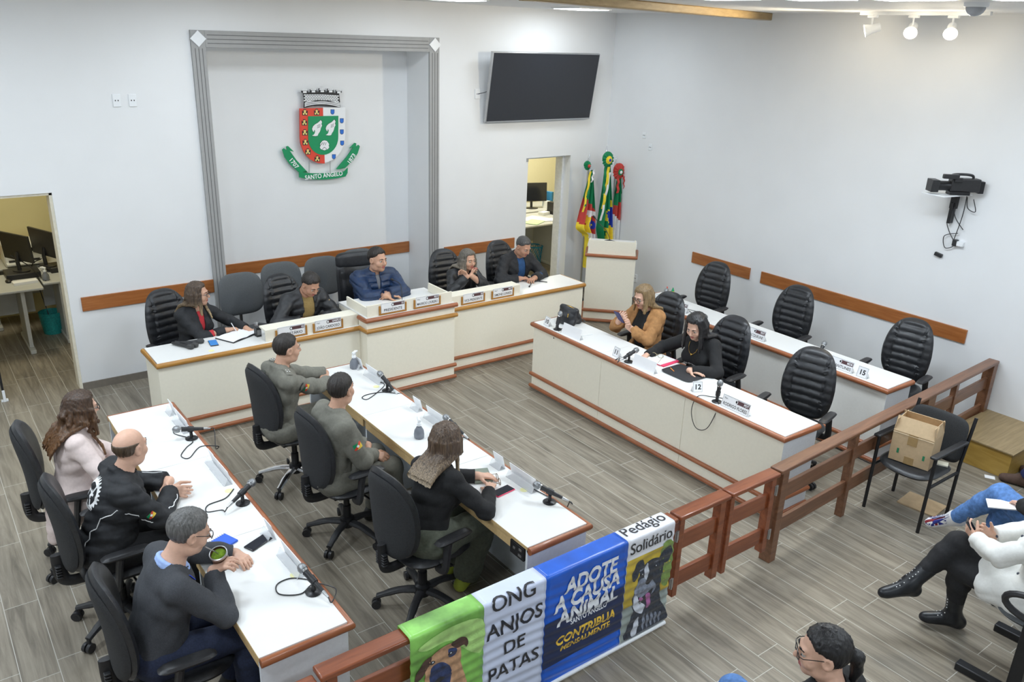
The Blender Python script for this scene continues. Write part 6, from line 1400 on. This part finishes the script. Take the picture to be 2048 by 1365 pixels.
# number cards and name plates
def card(label, x, y, z, rz, w_, h_, txt=None, num=None, tilt=.28, group=None, ver=None, party=None, blank=False, name='name_plate', right=None):
    """stands on (x,y,z), text faces local -y"""
    t = empty(name, (x, y, z), rz, label, 'name plate' if name != 'number_card' else 'number card', group)
    X = Matrix.Rotation(-tilt, 4, 'X'); g = MB(); g.X = X; g.box(-w_/2, w_/2, -.0015, .0015, 0, h_); g.build('plate', PAPER, t, smooth=False)
    g = MB(); g.box(-w_/2, w_/2, .0, .055, .0, .0025); g.X = Matrix.Translation((0,.052,0)) @ Matrix.Rotation(.5, 4, 'X'); g.box(-w_/2, w_/2, -.001, .001, 0, .05); g.build('acrylic_foot', M('acrylic', (.86,.88,.90), .1, alpha=.35, var=0), t, smooth=False)
    if not blank:
        g = MB(); g.X = X @ Matrix.Translation((0,-.0022,0)) @ Matrix.Rotation(PI/2, 4, 'X'); b_ = .0016; m_ = .004
        for (a0, a1, c0, c1) in ((-w_/2+m_, w_/2-m_, m_, m_+b_), (-w_/2+m_, w_/2-m_, h_-m_-b_, h_-m_), (-w_/2+m_, -w_/2+m_+b_, m_, h_-m_), (w_/2-m_-b_, w_/2-m_, m_, h_-m_)): g.add([(a0,c0,0),(a1,c0,0),(a1,c1,0),(a0,c1,0)], [(0,1,2,3)], 0)
        if num: put_text(g, num, h_*.62, Matrix.Translation((0, h_*.48, 0)), 0, bold=.03)
        if txt:
            put_text(g, txt, h_*.36, Matrix.Translation((w_*.5-.015 if right else 0, h_*.30, 0)), 0, bold=.012, fit=w_*.86, align='RIGHT' if right else 'CENTER')
            if ver: put_text(g, ver, h_*.22, Matrix.Translation((-w_*.44, h_*.74, 0)), 0, align='LEFT')
            g.add([(w_*.02,h_*.60,.0),(w_*.47,h_*.60,.0),(w_*.47,h_*.90,.0),(w_*.02,h_*.90,.0)], [(0,1,2,3)], 1)
            n_ = 16; c0 = (w_*.01, h_*.75); g.add([(c0[0]+h_*.13*math.cos(2*PI*i/n_), c0[1]+h_*.15*math.sin(2*PI*i/n_), .0004) for i in range(n_)], [tuple(range(n_))], 2); g.add([(c0[0]+h_*.08*math.cos(2*PI*i/n_), c0[1]+h_*.10*math.sin(2*PI*i/n_), .0008) for i in range(n_)], [tuple(range(n_))], 0)
            if party: put_text(g, party, h_*.24, Matrix.Translation((w_*.45, h_*.745, .0006)), 2, bold=.035, align='RIGHT', fit=w_*.30)
        g.build('lettering', [INK, DIM, PAPER], t, smooth=False)
    return t
RF = -PI/2      # text faces -x
GC = 'number cards on the right desks'; GP = 'printed name plates'
for n_, y, x, rz, lab in (('10',6.04,5.035,RF-.1,'number card reading 10 beside the microphone'), ('11',5.03,5.04,RF-.1,'number card reading 11 before the black-haired woman'), ('12',4.06,5.07,RF+1.05,'number card reading 12 turned towards the end')): card(lab, x, y, RZ, rz, .085, .095, num=n_, group=GC, name='number_card')
for n_, y, x, lab in (('13',5.985,6.585,'number card reading 13 beside the pencils'), ('14',5.0,6.585,'number card reading 14 on the wall row'), ('15',3.49,6.575,'number card reading 15 on the wall row')): card(lab, x, y, RZ, RF, .10, .10, num=n_, group=GC, name='number_card')
card('name plate reading RODRIGO FLORES on the front right row', 5.03, 3.65, RZ, RF, .27, .105, 'RODRIGO FLORES', ver='Ver.', party='PDT', group=GP)
card('name plate reading PROF. CORAZZA beside the pencils', 6.58, 5.69, RZ, RF, .27, .105, 'PROF. CORAZZA', ver='Ver.', party='PT', group=GP)
card('name plate reading JACQUELINE beside number 14', 6.575, 4.67, RZ, RF, .26, .105, 'ENFª JACQUELINE', ver='Verª.', party='PDT', group=GP)
card('name plate ending in ANTUNES beside number 15', 6.575, 3.72, RZ, RF, .27, .105, 'CIO ANTUNES', ver=None, party='MDB', group=GP, right=True)
card('blank white name plate beside the handbag', 5.035, 5.66, RZ, RF, .27, .11, blank=True); card('blank white name plate before the loose papers', 5.035, 4.67, RZ, RF, .27, .11, blank=True)
def tilted(label, x, y, z, w_, txt, ver=None, party=None):
    t = empty('name_plate', (x, y, z), 0, label, 'name plate', 'framed name plates of the head desk')
    MB().box(-w_/2-.02, w_/2+.02, -.012, 0, 0, .016).box(-w_/2-.02, -w_/2-.004, -.012, 0, .016, .095).box(w_/2+.004, w_/2+.02, -.012, 0, .016, .095).box(-w_/2-.004, w_/2+.004, -.004, 0, .016, .09).build('wooden_holder', MOULDO, t, bevel=.001)
    h_ = .105; MB().box(-w_/2, w_/2, -.010, -.005, .014, .014+h_).build('plate', PAPER, t, smooth=False)
    g = MB(); g.X = Matrix.Translation((0,-.0108,.014)) @ Matrix.Rotation(PI/2, 4, 'X'); b_ = .0014; m_ = .004
    for (a0, a1, c0, c1) in ((-w_/2+m_, w_/2-m_, m_, m_+b_), (-w_/2+m_, w_/2-m_, h_-m_-b_, h_-m_), (-w_/2+m_, -w_/2+m_+b_, m_, h_-m_), (w_/2-m_-b_, w_/2-m_, m_, h_-m_)): g.add([(a0,c0,0),(a1,c0,0),(a1,c1,0),(a0,c1,0)], [(0,1,2,3)], 0)
    put_text(g, txt, h_*.36, Matrix.Translation((0, h_*.28, 0)), 0, bold=.012, fit=w_*.88)
    if ver: put_text(g, ver, h_*.22, Matrix.Translation((-w_*.44, h_*.74, 0)), 0, align='LEFT')
    g.add([(w_*.02,h_*.60,0),(w_*.47,h_*.60,0),(w_*.47,h_*.90,0),(w_*.02,h_*.90,0)], [(0,1,2,3)], 1)
    n_ = 16; c0 = (-w_*.01, h_*.74); g.add([(c0[0]+h_*.14*math.cos(2*PI*i/n_), c0[1]+h_*.17*math.sin(2*PI*i/n_), .0004) for i in range(n_)], [tuple(range(n_))], 0); g.add([(c0[0]+h_*.09*math.cos(2*PI*i/n_), c0[1]+h_*.11*math.sin(2*PI*i/n_), .0008) for i in range(n_)], [tuple(range(n_))], 2)
    put_text(g, party or '01', h_*.24, Matrix.Translation((w_*.455, h_*.745, .0006)), 2, bold=.035, align='RIGHT', fit=w_*.30)
    g.build('lettering', [INK, DIM, PAPER], t, smooth=False)
tilted('framed plate reading SECRETARIO on the head desk', 2.735, 6.997, .749, .27, 'SECRETÁRIO', None, '02'); tilted('framed plate reading JOAO CARDOSO on the head desk', 3.105, 6.997, .749, .27, 'JOÃO CARDOSO', 'Ver.', 'UNIÃO')
tilted('framed plate reading PRESIDENTE on the raised centre', 3.73, 6.849, .862, .265, 'PRESIDENTE', None, '01'); tilted('framed plate reading MAURICIO LOUREIRO on the raised centre', 4.125, 6.849, .862, .275, 'MAURICIO LOUREIRO', 'Ver.', 'PDT')
tilted('framed plate reading VICE-PRESIDENTE on the head desk', 4.79, 6.997, .749, .265, 'VICE-PRESIDENTE', None, '02'); tilted('framed plate reading SIMONE LUNKES on the head desk', 5.185, 6.997, .749, .265, 'SIMONE LUNKES', 'Verª.', 'PDT')
# blank backs of plates along the floor desks (text side faces the middle of the room)
GB = 'blank white plates at the front edges of the floor desks'
for x0, ys, who in ((1.372, (5.92,5.66,4.99,4.80,3.99,3.66), ['farthest plate on the left row', 'long plate before the curly-haired woman', 'small plate before the bald man', 'long plate before the bald man', 'small plate near the black phone', 'long plate beside the front microphone of left row']), (2.94, (5.99,5.70,5.00,4.72,3.93,3.66), ['small plate behind the spray bottle on middle row', 'long plate before the officer with the pen', 'small plate behind the second spray bottle', 'long plate before the seated officer', 'small plate before the long-haired woman', 'long plate beside the front microphone of middle row'])):
    for k, y in enumerate(ys): c = card('blank white '+who[k], x0, y, TZ, PI/2+.02, .11 if k % 2 == 0 else .27, .10, blank=True, tilt=.25, group=GB)
# small desk objects
def slab_obj(name, label, cat, x, y, z, rz, w_, d_, h_, mat, bevel=.003, group=None):
    o = MB().box(-w_/2, w_/2, -d_/2, d_/2, 0, h_).build(name, mat, bevel=bevel); o.location = (x, y, z); o.rotation_euler = (0,0,rz); return tag(o, label, cat, group)
def phone(label, x, y, z, rz, case, scr, rot=None):
    o = slab_obj('phone', label, 'phone', x, y, z, rz, .074, .150, .009, case, .006); MB().box(-.034, .034, -.071, .071, .0088, .0098).build('screen', scr, o, bevel=.003)
    if rot: o.rotation_euler = rot
    return o
PSC = M('phone screen', (.015,.018,.028), .08, spec=.6); BSC = EM('lit phone screen', (.03,.16,.42), .6); PKC = M('pink case', (.85,.05,.14), .35)
phone('black phone near the gourd drinker hand', 1.275, 3.955, TZ, -1.15, BLACK, PSC); phone('pink phone on the desk of the long-haired woman', 2.755, 3.648, TZ, -1.45, PKC, PSC); phone('phone with lit blue screen on head desk', 2.075, 7.21, .748, -.15, BLACK, BSC)
ph = phone('phone held up by the woman in tan coat', 5.40, 5.38, .95, 0, M('navy case', (.03,.04,.16), .4), PSC); ph.rotation_euler = (Matrix.Rotation(.93, 3, 'Y') @ Matrix.Rotation(PI/2, 3, 'Z')).to_euler(); phw = phone('phone held by the woman in white coat', 4.86, 1.70, .76, 0, BLACK, PSC); phw.rotation_euler = (.9, 0, .3)
o = slab_obj('notebook', 'small blue notebook beside the gourd drinker', 'notebook', 1.10, 4.06, TZ, -1.2, .11, .15, .012, M('blue cover', (.03,.12,.62), .5), .002)
g = MB(); [g.tube([(-.055+.0, -.07+k*.014, .006),(-.060,-.07+k*.014,.014),(-.052,-.07+k*.014,.014)], .0015, 5) for k in range(11)]; g.build('spiral', STEEL, o)
o = slab_obj('notebook', 'green notebook with blue page under the officer hands', 'notebook', 2.60, 5.80, TZ, E1+.15, .19, .25, .012, M('dark green cover', (.01,.09,.05), .5), .002); MB().box(-.085, .085, -.115, .115, .012, .015).build('pages', M('pale blue page', (.62,.76,.88), .7), o)
o = slab_obj('book', 'small grey-green book behind the pink phone', 'book', 2.745, 3.875, TZ, -.4, .12, .17, .018, M('grey green cover', (.22,.25,.20), .6), .002); MB().box(-.056, .061, -.082, .082, .003, .015).build('pages', PAPER, o)
o = slab_obj('notebook', 'open white notebook under the secretary hands', 'notebook', 2.33, 7.29, .748, .45, .34, .23, .010, BLACK, .002)
g = MB(); g.slab(lambda u, v: ((-.165+.33*u, -.108+.216*v, .012+.006*math.sin(abs(u-.5)*2*PI)), (0,0,1)), 24, 4, .002); g.build('pages', PAPER, o)
def tubeobj(name, label, cat, p0, p1, r, mat, group=None):
    c = (Vector(p0)+Vector(p1))/2; o = MB().cyl(Vector(p0)-c, Vector(p1)-c, r, r*.8, 10).build(name, mat); o.location = c; return tag(o, label, cat, group)
o = tubeobj('pen', 'white pen lying on the desk behind the blank plate', 'pen', (5.147,5.615,RZ+.005), (5.265,5.592,RZ+.005), .0045, WHITE); o = tubeobj('pen', 'pen held by the officer', 'pen', (2.62,5.83,.83), (2.70,5.80,.79), .004, WHITE); o = tubeobj('pen', 'pen in the secretary hand', 'pen', (2.30,7.36,.86), (2.34,7.33,.765), .004, WHITE)
def bottle(label, x, y, z, rz):
    t = empty('spray_bottle', (x, y, z), rz, label, 'spray bottle', 'sanitizer spray bottles')
    MB().lathe([(.030,0),(.036,.006),(.038,.03),(.034,.06),(.020,.085),(.015,.092),(.015,.10)], 24).build('body', M('grey translucent plastic', (.24,.26,.30), .25, trans=.3, var=.02), t)
    MB().lathe([(.017,.098),(.017,.115),(.010,.118),(.010,.13)], 18).build('collar', WHITE, t)
    MB().tube([(-.012,0,.135),(.02,0,.148),(.045,0,.146)], [.012,.012,.007], 10).cyl((-.002,0,.12), (-.004,0,.15), .010).tube([(.018,0,.140),(.026,0,.12),(.020,0,.105)], .004, 8).build('trigger', WHITE, t)
bottle('grey spray bottle at the far end of the middle row', 2.885, 6.0, TZ, .4); bottle('grey spray bottle beside the second officer', 2.69, 4.58, TZ, 1.2)
def specs(label, x, y, z, rz, mat):
    o = MB()
    for sx in (-1,1): o.tube([(sx*.033+.026*math.cos(2*PI*i/20), .0, .020+.019*math.sin(2*PI*i/20)) for i in range(20)], .0022, 6, closed=True); o.tube([(sx*.058,0,.028),(sx*.062,.06,.022),(sx*.058,.135,.004)], .002, 6)
    o.tube([(-.008,0,.026),(0,0,.03),(.008,0,.026)], .002, 6); q = o.build('glasses', mat); q.location = (x, y, z); q.rotation_euler = (0,0,rz); tag(q, label, 'glasses'); return q
specs('brown glasses lying beside the pink phone', 2.80, 3.76, TZ+.002, 1.2, M('tortoise frame', (.16,.09,.03), .3)); specs('thin glasses lying on the papers of the black-haired woman', 5.33, 4.78, RZ+.020, 2.0, M('gold wire', (.42,.36,.22), .3, metal=.7))
o = slab_obj('folder', 'pink folder under loose white papers', 'folder', 5.34, 4.77, RZ, .06, .22, .31, .012, PKC, .002); q = slab_obj('papers', 'loose white papers on the pink folder', 'papers', 5.33, 4.79, RZ+.0125, .02, .21, .297, .006, PAPER, .001)
t = empty('portfolio_bag', (5.28, 4.40, RZ), .0, 'flat black fabric portfolio under the woman hand', 'bag')
g = MB(); g.X = Matrix.Rotation(.05, 4, 'Z') @ Matrix.Translation((0,0,0)) @ Matrix.Rotation(-PI/2, 4, 'Y') @ Matrix.Rotation(0, 4, 'Z'); g = MB(); g.X = Matrix.Translation((0,.17,.012)) @ Matrix.Rotation(PI/2, 4, 'X'); pad(g, .27, .34, .026, 7, 0); g.build('body', M('black nylon', (.022,.022,.025), .7, var=.2, scale=80, bump=.3, bscale=300), t)
MB().tube(curve3([(.13,-.06,.012),(.19,-.03,.016),(.19,.05,.016),(.13,.08,.012)], 6), .006, 8).build('handle', BLACK, t); MB().cyl((-.08,.05,.027), (-.05,.12,.027), .004).build('zip_pull', M('orange tag', (.85,.30,.05), .4), t)
t = empty('handbag', (5.30, 5.99, RZ), .3, 'black leather handbag with gold zips on desk', 'handbag')
f = Field((-.2,-.2,-.01), (.2,.2,.3), .006); f.el((0,0,.07), (.10,.12,.075), None, .03); f.rc((-.02,-.09,.15), (.0,.09,.15), .03, .03, .06); f.rc((-.06,-.08,.03), (-.06,.08,.03), .03, .03, .03); f.rc((.05,-.09,.03), (.05,.09,.03), .03, .03, .03)
x_, y_, z_ = f.xyz((slice(None),)*3); f.F = np.maximum(f.F+folds(.006, .09, 8, seed=4)(x_, y_, z_), -z_+0*x_+0*y_).astype(np.float32); f.mesh('body', LEATHER, t)
MB().tube(curve3([(-.03,-.085,.172),(-.02,0,.185),(-.0,.085,.175)], 6), .004, 6).cyl((-.09,-.04,.13), (-.09,-.035,.09), .005).build('zip', GOLD, t); MB().tube(curve3([(.05,-.10,.02),(.12,-.12,.008),(.17,-.05,.008),(.14,.02,.008)], 8), .007, 8, flat=.5).build('strap', LEATHER, t)
t = empty('pencil_stand', (6.67, 5.87, RZ), 0, 'striped pencil stand with flag pencils near the lectern', 'pencil stand')
MB().lathe([(.035,0),(.04,.02),(.035,.05),(.03,.055)], 18).build('cup', M('red and white cup', (.75,.10,.08), .5, var=.6, scale=40), t); MB().cyl((-.01,.02,.04), (-.02,.05,.20), .006).build('red_pencil', RED, t); MB().lathe([(.016,.06),(.018,.16),(.016,.165)], 12, (.0,-.02,0)).build('flag_tube', FY, t); MB().lathe([(.017,.165),(.003,.205)], 12, (.0,-.02,0)).build('green_tip', GREEN, t); MB().sphere((-.016,-.02,.12), (.006,.012,.014), 10, 8).build('blue_disc', FB, t)
o = slab_obj('stamp_box', 'small black box standing between notebook and plates', 'box', 2.485, 7.19, .748, .1, .05, .06, .095, BLACK, .006); MB().box(-.018, .018, -.0315, -.030, .02, .07).build('sticker', M('grey sticker', (.2,.2,.21), .5), o)
def goose(label, x, y, z, pts, head=True):
    t = empty('gooseneck_microphone', (x, y, z), 0, label, 'microphone', 'gooseneck microphones'); MB().box(-.045, .045, -.06, .06, 0, .022).build('base', BLACKM, t, bevel=.008)
    c = curve3(pts, 8); MB().tube(c, .004, 8).build('neck', BLACK, t); e, d = Vector(c[-1]), (Vector(c[-1])-Vector(c[-3])).normalized(); MB().tube([e-d*.01, e+d*.01, e+d*.03, e+d*.042], [.007,.012,.012,.004], 12).build('windscreen', BLACK, t); return t
goose('gooseneck microphone before the president mouth', 3.95, 7.05, .86, [(0,0,.02),(.01,.02,.12),(.03,.10,.19),(.02,.22,.20)]); goose('gooseneck microphone standing on the lectern', 7.27, 7.52, 1.02, [(.02,.02,.02),(-.01,.06,.13),(-.08,.12,.22),(-.14,.16,.30)])
t = empty('headset_microphone', (5.80, 7.20, .752), 0, 'thin black cable microphone lying before the man in blue shirt', 'microphone'); MB().tube(curve3([(-.10,-.03,.004),(-.03,.03,.004),(.03,.10,.004),(.12,.08,.004),(.19,.0,.004)], 8), .005, 6).sphere((-.11,-.04,.006), .010, 10, 8).build('cable', BLACK, t)
slab_obj('envelope', 'yellow envelope on the raised desk, under the president arm', 'envelope', 3.86, 7.07, .861, .05, .30, .20, .004, YELL, .001); slab_obj('envelope', 'yellow envelope on the raised desk beside plate', 'envelope', 4.20, 7.10, .861, .1, .26, .12, .004, YELL, .001); slab_obj('paper_sheet', 'white sheet between the yellow envelopes', 'paper', 4.04, 7.03, .861, .1, .16, .16, .003, PAPER, .001); slab_obj('phone', 'small black remote on the raised desk', 'remote', 3.56, 6.95, .86, .2, .04, .10, .012, BLACK, .004)
slab_obj('paper_sheet', 'white sheet before the man in mustard sweater', 'paper', 3.12, 7.22, .748, .1, .21, .16, .003, PAPER, .001); slab_obj('paper_sheet', 'white sheets before the woman with clasped hands', 'paper', 4.95, 7.17, .748, -.05, .30, .2, .004, PAPER, .001)
def sticky(label, x, y, z):
    o = MB().lathe([(.026,0),(.026,.0012)], 24).build('paper_disc', M('pale yellow paper', (.80,.78,.42), .8)); o.location = (x, y, z); return tag(o, label, 'paper disc', 'pale yellow discs stuck on desks')
for x, y, z, lab in ((2.003,7.04,.748,'pale yellow disc on head desk near phone'), (2.86,5.55,TZ,'pale yellow disc before the officer with the pen'), (2.87,4.60,TZ,'pale yellow disc behind the second spray bottle'), (2.88,3.59,TZ,'pale yellow disc beside the front plate of the middle row'), (1.33,4.60,TZ,'pale yellow disc before the bald man'), (1.33,3.57,TZ,'pale yellow disc under the front microphone of the left row')): sticky(lab, x, y, z)
# gourd held by the man
t = empty('mate_gourd', (.985, 3.66, .925), 0, 'brown drinking gourd with green mate held to mouth', 'gourd'); 
MB().lathe([(.02,-.055),(.036,-.045),(.042,-.01),(.040,.03),(.042,.06),(.040,.06),(.036,.045)], 24, caps=False).build('cup', M('dark brown gourd', (.10,.045,.025), .4, var=.3), t); MB().lathe([(.0405,.048),(.045,.052),(.045,.064),(.040,.066)], 24, caps=False).build('metal_rim', STEEL, t); MB().lathe([(.039,.050),(.030,.058),(.0,.060)], 20).build('mate_leaf', M('yerba mate', (.14,.24,.01), .9, var=.4, scale=90), t); MB().tube([(.01,0,.03),(-.015,-.004,.10),(-.045,-.008,.165)], .0035, 8).build('metal_straw', STEEL, t)
t.rotation_euler = (.25,-.25,0)
# carton on the armchair and litter on the floor
t = empty('carton', (6.02, 2.65, .462), .18, 'open cardboard carton with green arrows on armchair', 'carton')
MB().box(-.115, .115, -.15, .15, 0, .25).build('body', CARD, t, bevel=.002)
for s_, nm_ in ((-1,'a'),(1,'b')): g = MB(); g.X = Matrix.Translation((s_*.114,0,.25)) @ Matrix.Rotation(-s_*.42, 4, 'Y'); g.box(-.002,.002,-.15,.15,0,.12); g.build('flap', CARD, t, smooth=False)
for s_ in (-1,1): g = MB(); g.X = Matrix.Translation((0,s_*.149,.25)) @ Matrix.Rotation(s_*.15, 4, 'X'); g.box(-.114,.114,-.002,.002,0,.10); g.build('flap', CARD, t, smooth=False)
g = MB(); [g.box(-.1165,-.115,y-.008,y+.008,.07,.11) or g.add([(-.1166,y-.018,.11),(-.1166,y+.018,.11),(-.1166,y,.135)], [(0,2,1)]) for y in (-.10,.09)]; g.build('green_arrow', M('green print', (.02,.22,.10), .7), t, smooth=False)
MB().box(-.1168,-.115,-.035,.035,.16,.25).box(-.1168,-.115,-.035,.035,0,.06).build('tape', M('brown tape', (.38,.25,.11), .3), t, smooth=False); MB().box(-.1172,-.115,-.15,.15,.235,.239).build('edge_crease', M('pale card edge', (.72,.60,.42), .8), t, smooth=False)
slab_obj('paper_sheet', 'folded pale paper on the armchair seat beside carton', 'paper', 6.14, 2.48, .463, .4, .07, .09, .012, M('cream paper', (.72,.70,.58), .8), .001); slab_obj('paper_scrap', 'small white paper scrap on floor by the step box', 'paper scrap', 7.21, 2.50, .001, .5, .06, .08, .002, PAPER, 0); slab_obj('cardboard_sheet', 'cardboard sheet on floor under the armchair', 'cardboard', 6.25, 2.60, .0, .1, .25, .3, .012, CARD, .002)
slab_obj('notepad', 'white notepad on the lap of person in jeans', 'notepad', 5.56, 1.80, .645, .5, .15, .20, .008, PAPER, .001).rotation_euler = (-.15,.1,.5)
# audience bench seats
for x, y, lab in ((4.90,1.22,'black bench seat with loop armrests under the woman in white coat'), (5.72,1.38,'black bench seat under the person in jeans'), (7.42,1.56,'black bench seat at the picture edge'), (2.72,1.26,'black bench seat under the woman with ponytail')):
    t = empty('audience_seat', (x, y, 0), .05, lab, 'chair', 'audience seats'); seat_pad(t, FABRICG, .48, .46, .43, .06); g = MB(); g.X = Matrix.Translation((0,-.25,.50)) @ Matrix.Rotation(.2, 4, 'X'); pad(g, .48, .40, .05, 3.5, .04); g.build('backrest', FABRICG, t)
    for s_ in (-1,1):
        L_ = [(s_*.29, .10*math.cos(2*PI*i/24)*1.75-.02, .60+.075*math.sin(2*PI*i/24)) for i in range(24)]; MB().tube(L_, .020, 8, closed=True).build('loop_armrest', BLACK, t)
    [MB().box(a,a+.055,-.04,.03,.05,.53).build('upright', BLACKM, t, bevel=.004) for a in (-.31,.255)]; MB().box(-.315,-.25,-.26,.30,0,.05).build('floor_bar', BLACKM, t, bevel=.006); MB().box(.25,.315,-.26,.30,0,.05).build('floor_bar', BLACKM, t, bevel=.006); MB().box(-.28,.28,-.06,.0,.36,.40).build('cross_beam', BLACKM, t, bevel=.004)
# ---------------------------------------------------------------- furniture in the side offices
def office_desk(label, x0, x1, y0, y1, leg_xs):
    t = empty('office_table', ((x0+x1)/2, (y0+y1)/2, 0), 0, label, 'desk', 'grey office tables'); gm = M('office grey', (.50,.51,.50), .5, var=.02)
    P(MB().box(x0, x1, y0, y1, .715, .74).build('top', gm, bevel=.006), t)
    for x in leg_xs: P(MB().box(x-.02, x+.02, y0+.10, y1-.15, .05, .715).build('leg_panel', gm, bevel=.003), t); P(MB().box(x-.03, x+.03, y0, y1-.02, 0, .05).build('foot', gm, bevel=.01), t)
    P(MB().box(x0+.05, x1-.05, y1-.12, y1-.10, .3, .715).build('modesty_panel', gm), t); return t
def monitor(label, x, y, z, rz, w_=.50):
    t = empty('monitor', (x, y, z), rz, label, 'monitor', 'office monitors'); g = MB(); g.X = Matrix.Translation((0,0,.12)) @ Matrix.Rotation(.08, 4, 'X'); g.box(-w_/2, w_/2, -.012, .012, 0, .31); g.build('casing', BLACK, t, bevel=.005); g = MB(); g.X = Matrix.Translation((0,0,.12)) @ Matrix.Rotation(.08, 4, 'X'); g.box(-w_/2+.012, w_/2-.012, .0121, .0135, .014, .296); g.build('screen', SCREEN, t, smooth=False)
    MB().tube([(0,-.02,.01),(0,-.03,.12),(0,-.015,.22)], .022, 8).lathe([(.11,0),(.11,.010),(.03,.018)], 20, sy=.7).build('stand', BLACK, t); return t
office_desk('grey office table with mouse and papers seen through left doorway', -.6, 1.10, 9.85, 10.60, (-.4, .90)); office_desk('second grey office table beside it in the left office', 1.12, 2.3, 10.02, 10.75, (1.30, 2.2))
monitor('black monitor on the left office table, nearer the glass door', .98, 10.46, .80, -1.1); monitor('black monitor on the left office table, nearer the door jamb', 1.26, 10.55, .80, -1.2)
t = empty('printer', (1.08, 11.10, .74), 0, 'white laser printer behind the monitors', 'printer'); MB().box(-.21, .21, -.2, .2, 0, .26).build('body', WHITE, t, bevel=.02); MB().box(-.17, .17, -.215, -.19, .17, .21).box(-.17, .15, -.215, -.19, .05, .08).build('slot', BLACK, t); MB().box(-.2,.2,-.32,-.2,.04,.055).build('tray', WHITE, t)
o = office_desk('narrow grey table carrying the printer in left office', .6, 1.7, 10.85, 11.36, (.7, 1.6))
slab_obj('computer_case', 'black computer case lying under left monitor', 'computer', .98, 10.46, .74, 0, .34, .30, .06, BLACK, .006); slab_obj('computer_case', 'black computer case lying under right monitor', 'computer', 1.40, 10.55, .74, .1, .30, .28, .06, BLACK, .006)
slab_obj('document_tray', 'row of white cards on the left office table', 'papers', .96, 10.12, .74, .1, .24, .10, .03, PAPER, .002); o = MB().sphere((0,0,.0), (.035,.055,.022), 14, 8).build('mouse', BLACK); o.location = (.82,10.25,.752); tag(o, 'black computer mouse on the left office table', 'mouse'); bottle('grey spray bottle on the left office table', 1.17, 10.14, .74, 2.6)
t = empty('waste_bin', (1.20, 10.52, 0), 0, 'teal mesh waste bin under the left office table', 'waste bin'); MB().lathe([(.10,0),(.13,.26),(.125,.26),(.097,.01)], 20).build('basket', M('teal plastic', (.02,.30,.29), .5, var=.3, scale=60), t)
o = MB().tube(curve3([(.9,10.5,.98),(1.05,10.42,.86),(1.12,10.25,.77),(1.16,10.10,.745)], 6), .006, 6).tube(curve3([(1.2,10.5,.9),(1.1,10.6,.8),(1.15,10.7,.5),(1.2,10.6,.1)], 6), .006, 6).build('office_cables', BLACK); tag(o, 'tangled black cables between the two monitors', 'cable')
office_desk('grey office table with papers seen through right doorway', 7.2, 8.75, 9.75, 10.55, (7.4, 8.32)); office_desk('rear grey office table carrying the monitor in right office', 8.0, 9.6, 10.62, 11.3, (8.2, 9.5))
monitor('black monitor seen through the right doorway', 8.60, 10.85, .74, PI-.35, .52); slab_obj('papers', 'white papers spread on right office table', 'papers', 8.10, 10.15, .74, .4, .42, .3, .004, PAPER, .001); slab_obj('folder', 'pale green folder on right office table', 'folder', 7.95, 9.95, .745, .5, .34, .24, .004, M('pale green card', (.55,.78,.45), .7), .001); slab_obj('papers', 'white papers at the table edge in right office', 'papers', 8.28, 9.98, .745, -.3, .3, .21, .003, PAPER, .001)
slab_obj('binder', 'blue binder standing behind the right office table', 'binder', 8.95, 10.85, .74, .3, .06, .18, .26, M('blue binder', (.03,.22,.48), .5), .003); slab_obj('card_box', 'white box beside the blue binder', 'box', 8.86, 10.75, .74, .2, .10, .12, .12, WHITE, .004); slab_obj('file_sorter', 'black file box on the right office table', 'file box', 8.62, 10.30, .74, .2, .09, .20, .20, BLACK, .004); slab_obj('card_box', 'small white tray on right office table', 'tray', 8.46, 10.34, .74, .2, .16, .12, .05, WHITE, .004)
t = empty('waste_bin', (8.18, 10.20, 0), 0, 'blue lattice waste bin in the right office', 'waste bin'); bn = M('blue lattice plastic', (.0,.25,.45), .45)
g = MB(); g.tube([(.13*math.cos(2*PI*i/24), .13*math.sin(2*PI*i/24), .28) for i in range(24)], .010, 6, closed=True); g.tube([(.10*math.cos(2*PI*i/24), .10*math.sin(2*PI*i/24), .01) for i in range(24)], .012, 6, closed=True)
for i in range(10):
    for s_ in (-1,1):
        pts = [((.10+.03*k/6)*math.cos(2*PI*i/10+s_*k/6*1.25), (.10+.03*k/6)*math.sin(2*PI*i/10+s_*k/6*1.25), .01+.27*k/6) for k in range(7)]; g.tube(pts, .0045, 5)
g.build('basket', bn, t)
oc = place(copy_tree(task), 8.42, 9.52, 2.6, 'black office chair in the right office doorway view'); oc['group'] = 'office chairs in the side rooms'
